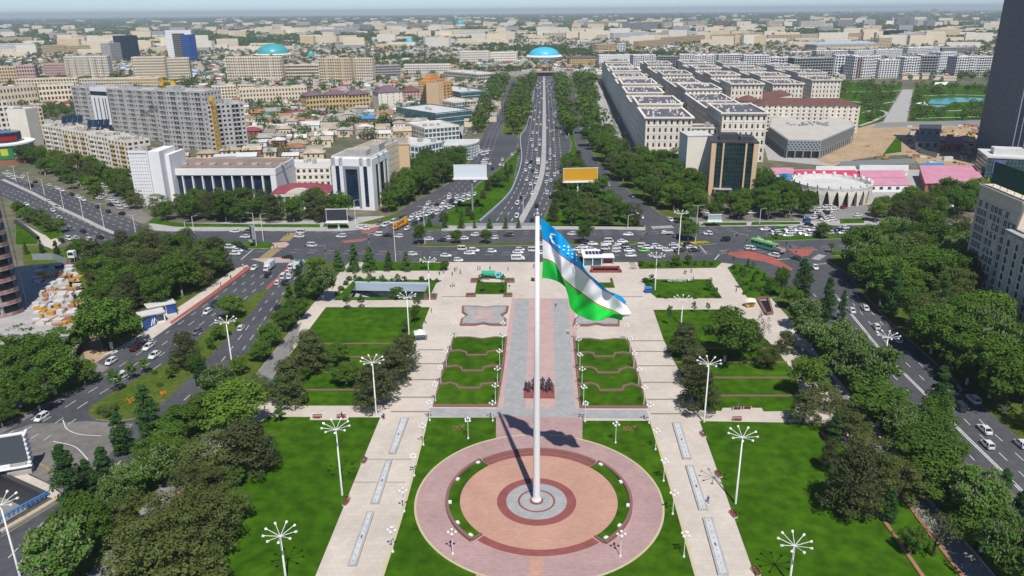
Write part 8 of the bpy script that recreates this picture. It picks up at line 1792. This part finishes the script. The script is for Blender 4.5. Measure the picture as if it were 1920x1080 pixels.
# ---- far trees: one mass of crowns
V = []; Fc = []
FR = random.Random(4)
tm = MB(); lightm = 1
for x, y, h, w, kd in FARTREES:
    dist = math.hypot(x, y); n = 90 if dist < 900 else (44 if dist < 1500 else (20 if dist < 3000 else 7)); ls = w*(.17 if n == 90 else (.24 if n == 44 else (.36 if n == 20 else .6)))
    mi = 1 if kd == 'light' else (2 if FR.random() < .25 else 0)
    for k in range(n):
        d = rnd_dir(FR); d.z = d.z*.9+.12; rr = .5*w*(.55+.5*FR.random()); p = Vector((x+d.x*rr, y+d.y*rr, max(.5, h*.58+d.z*h*.42*(.6+.45*FR.random()))))
        quad_leaf(tm, p, (d*.8+Vector((0,0,.5))+rnd_dir(FR)*.4).normalized(), ls*1.2, FR, mi)
    if dist < 900: tm.bar((x,y,0),(x,y,h*.5),.2,5,.1,mi=3,cap=False)
tm.build('far_trees', [LM['broad'], LM['light'], LM['olive'], M['bark']], kind='stuff', label='mass of trees of the far city', cat='trees')
print('CITY', ncity, 'FARTREES', len(FARTREES), 'HOUSES', len(HOUSES), 'tris', 2*len(fc.f), 2*len(tm.f))
# ---- flower beds
FB = MB(); fr_ = random.Random(2)
for poly, n, mi in ((PP([(1275,456),(1322,453.5),(1330,456),(1300,459.5),(1278,460)]), 2200, 0), (PP([(228,752),(240,748),(262,745),(262,755),(240,760)]), 160, 1), (PP([(300,738),(312,734),(310,742),(302,744)]), 120, 1), (PP([(845,803),(870,798),(872,806),(850,810)]), 140, 2), (PP([(1165,802),(1195,800),(1190,810),(1170,812)]), 160, 2)):
    xs = [p[0] for p in poly]; ys = [p[1] for p in poly]
    for k in range(n):
        x = fr_.uniform(min(xs), max(xs)); y = fr_.uniform(min(ys), max(ys))
        if inside(poly, x, y): quad_leaf(FB, Vector((x, y, .25+fr_.uniform(0,.2))), (rnd_dir(fr_)+Vector((0,0,1.6))).normalized(), .4, fr_, mi)
FB.build('flowers', [mat('flowers_yellow',(0.55,0.45,0.03),.8), mat('flowers_orange',(0.6,0.22,0.02),.8), mat('flowers_dry',(0.25,0.17,0.06),.8)], kind='stuff', label='yellow and orange bedding flowers on islands and lawns', cat='flowers')
# ---- radio masts
for k, (u, v, vt) in enumerate(((1271,40,6),(1296,40,13))):
    g = P(u, v); h = min(hpx(g, vt), 118); e = empty('radio_mast', (g.x, g.y, 0), 0, ('taller' if k == 0 else 'shorter')+' red and white radio mast on the right skyline', 'mast')
    for q in range(6): mb = MB(); mb.bar((0,0,h*q/6),(0,0,h*(q+1)/6),2.2-q*.3,5,1.9-q*.3); mb.build('mast_section', M['redw'] if q % 2 else M['whitewall'], e)
# ---- haze
hz = MB(); hz.box(-26500,26500,-3500,26500,-8,136); hb = hz.build('haze', None if False else MATS['concrete'], kind='stuff')
hm_ = bpy.data.materials.new('haze_air'); hm_.use_nodes = True; n = hm_.node_tree.nodes; n.remove(n['Principled BSDF'])
pv = n.new('ShaderNodeVolumePrincipled'); pv.inputs['Color'].default_value = (0.80,0.92,1.0,1); pv.inputs['Density'].default_value = 0.00009; pv.inputs['Anisotropy'].default_value = 0.0
hm_.node_tree.links.new(pv.outputs[0], n['Material Output'].inputs['Volume']); hb.data.materials.clear(); hb.data.materials.append(hm_)
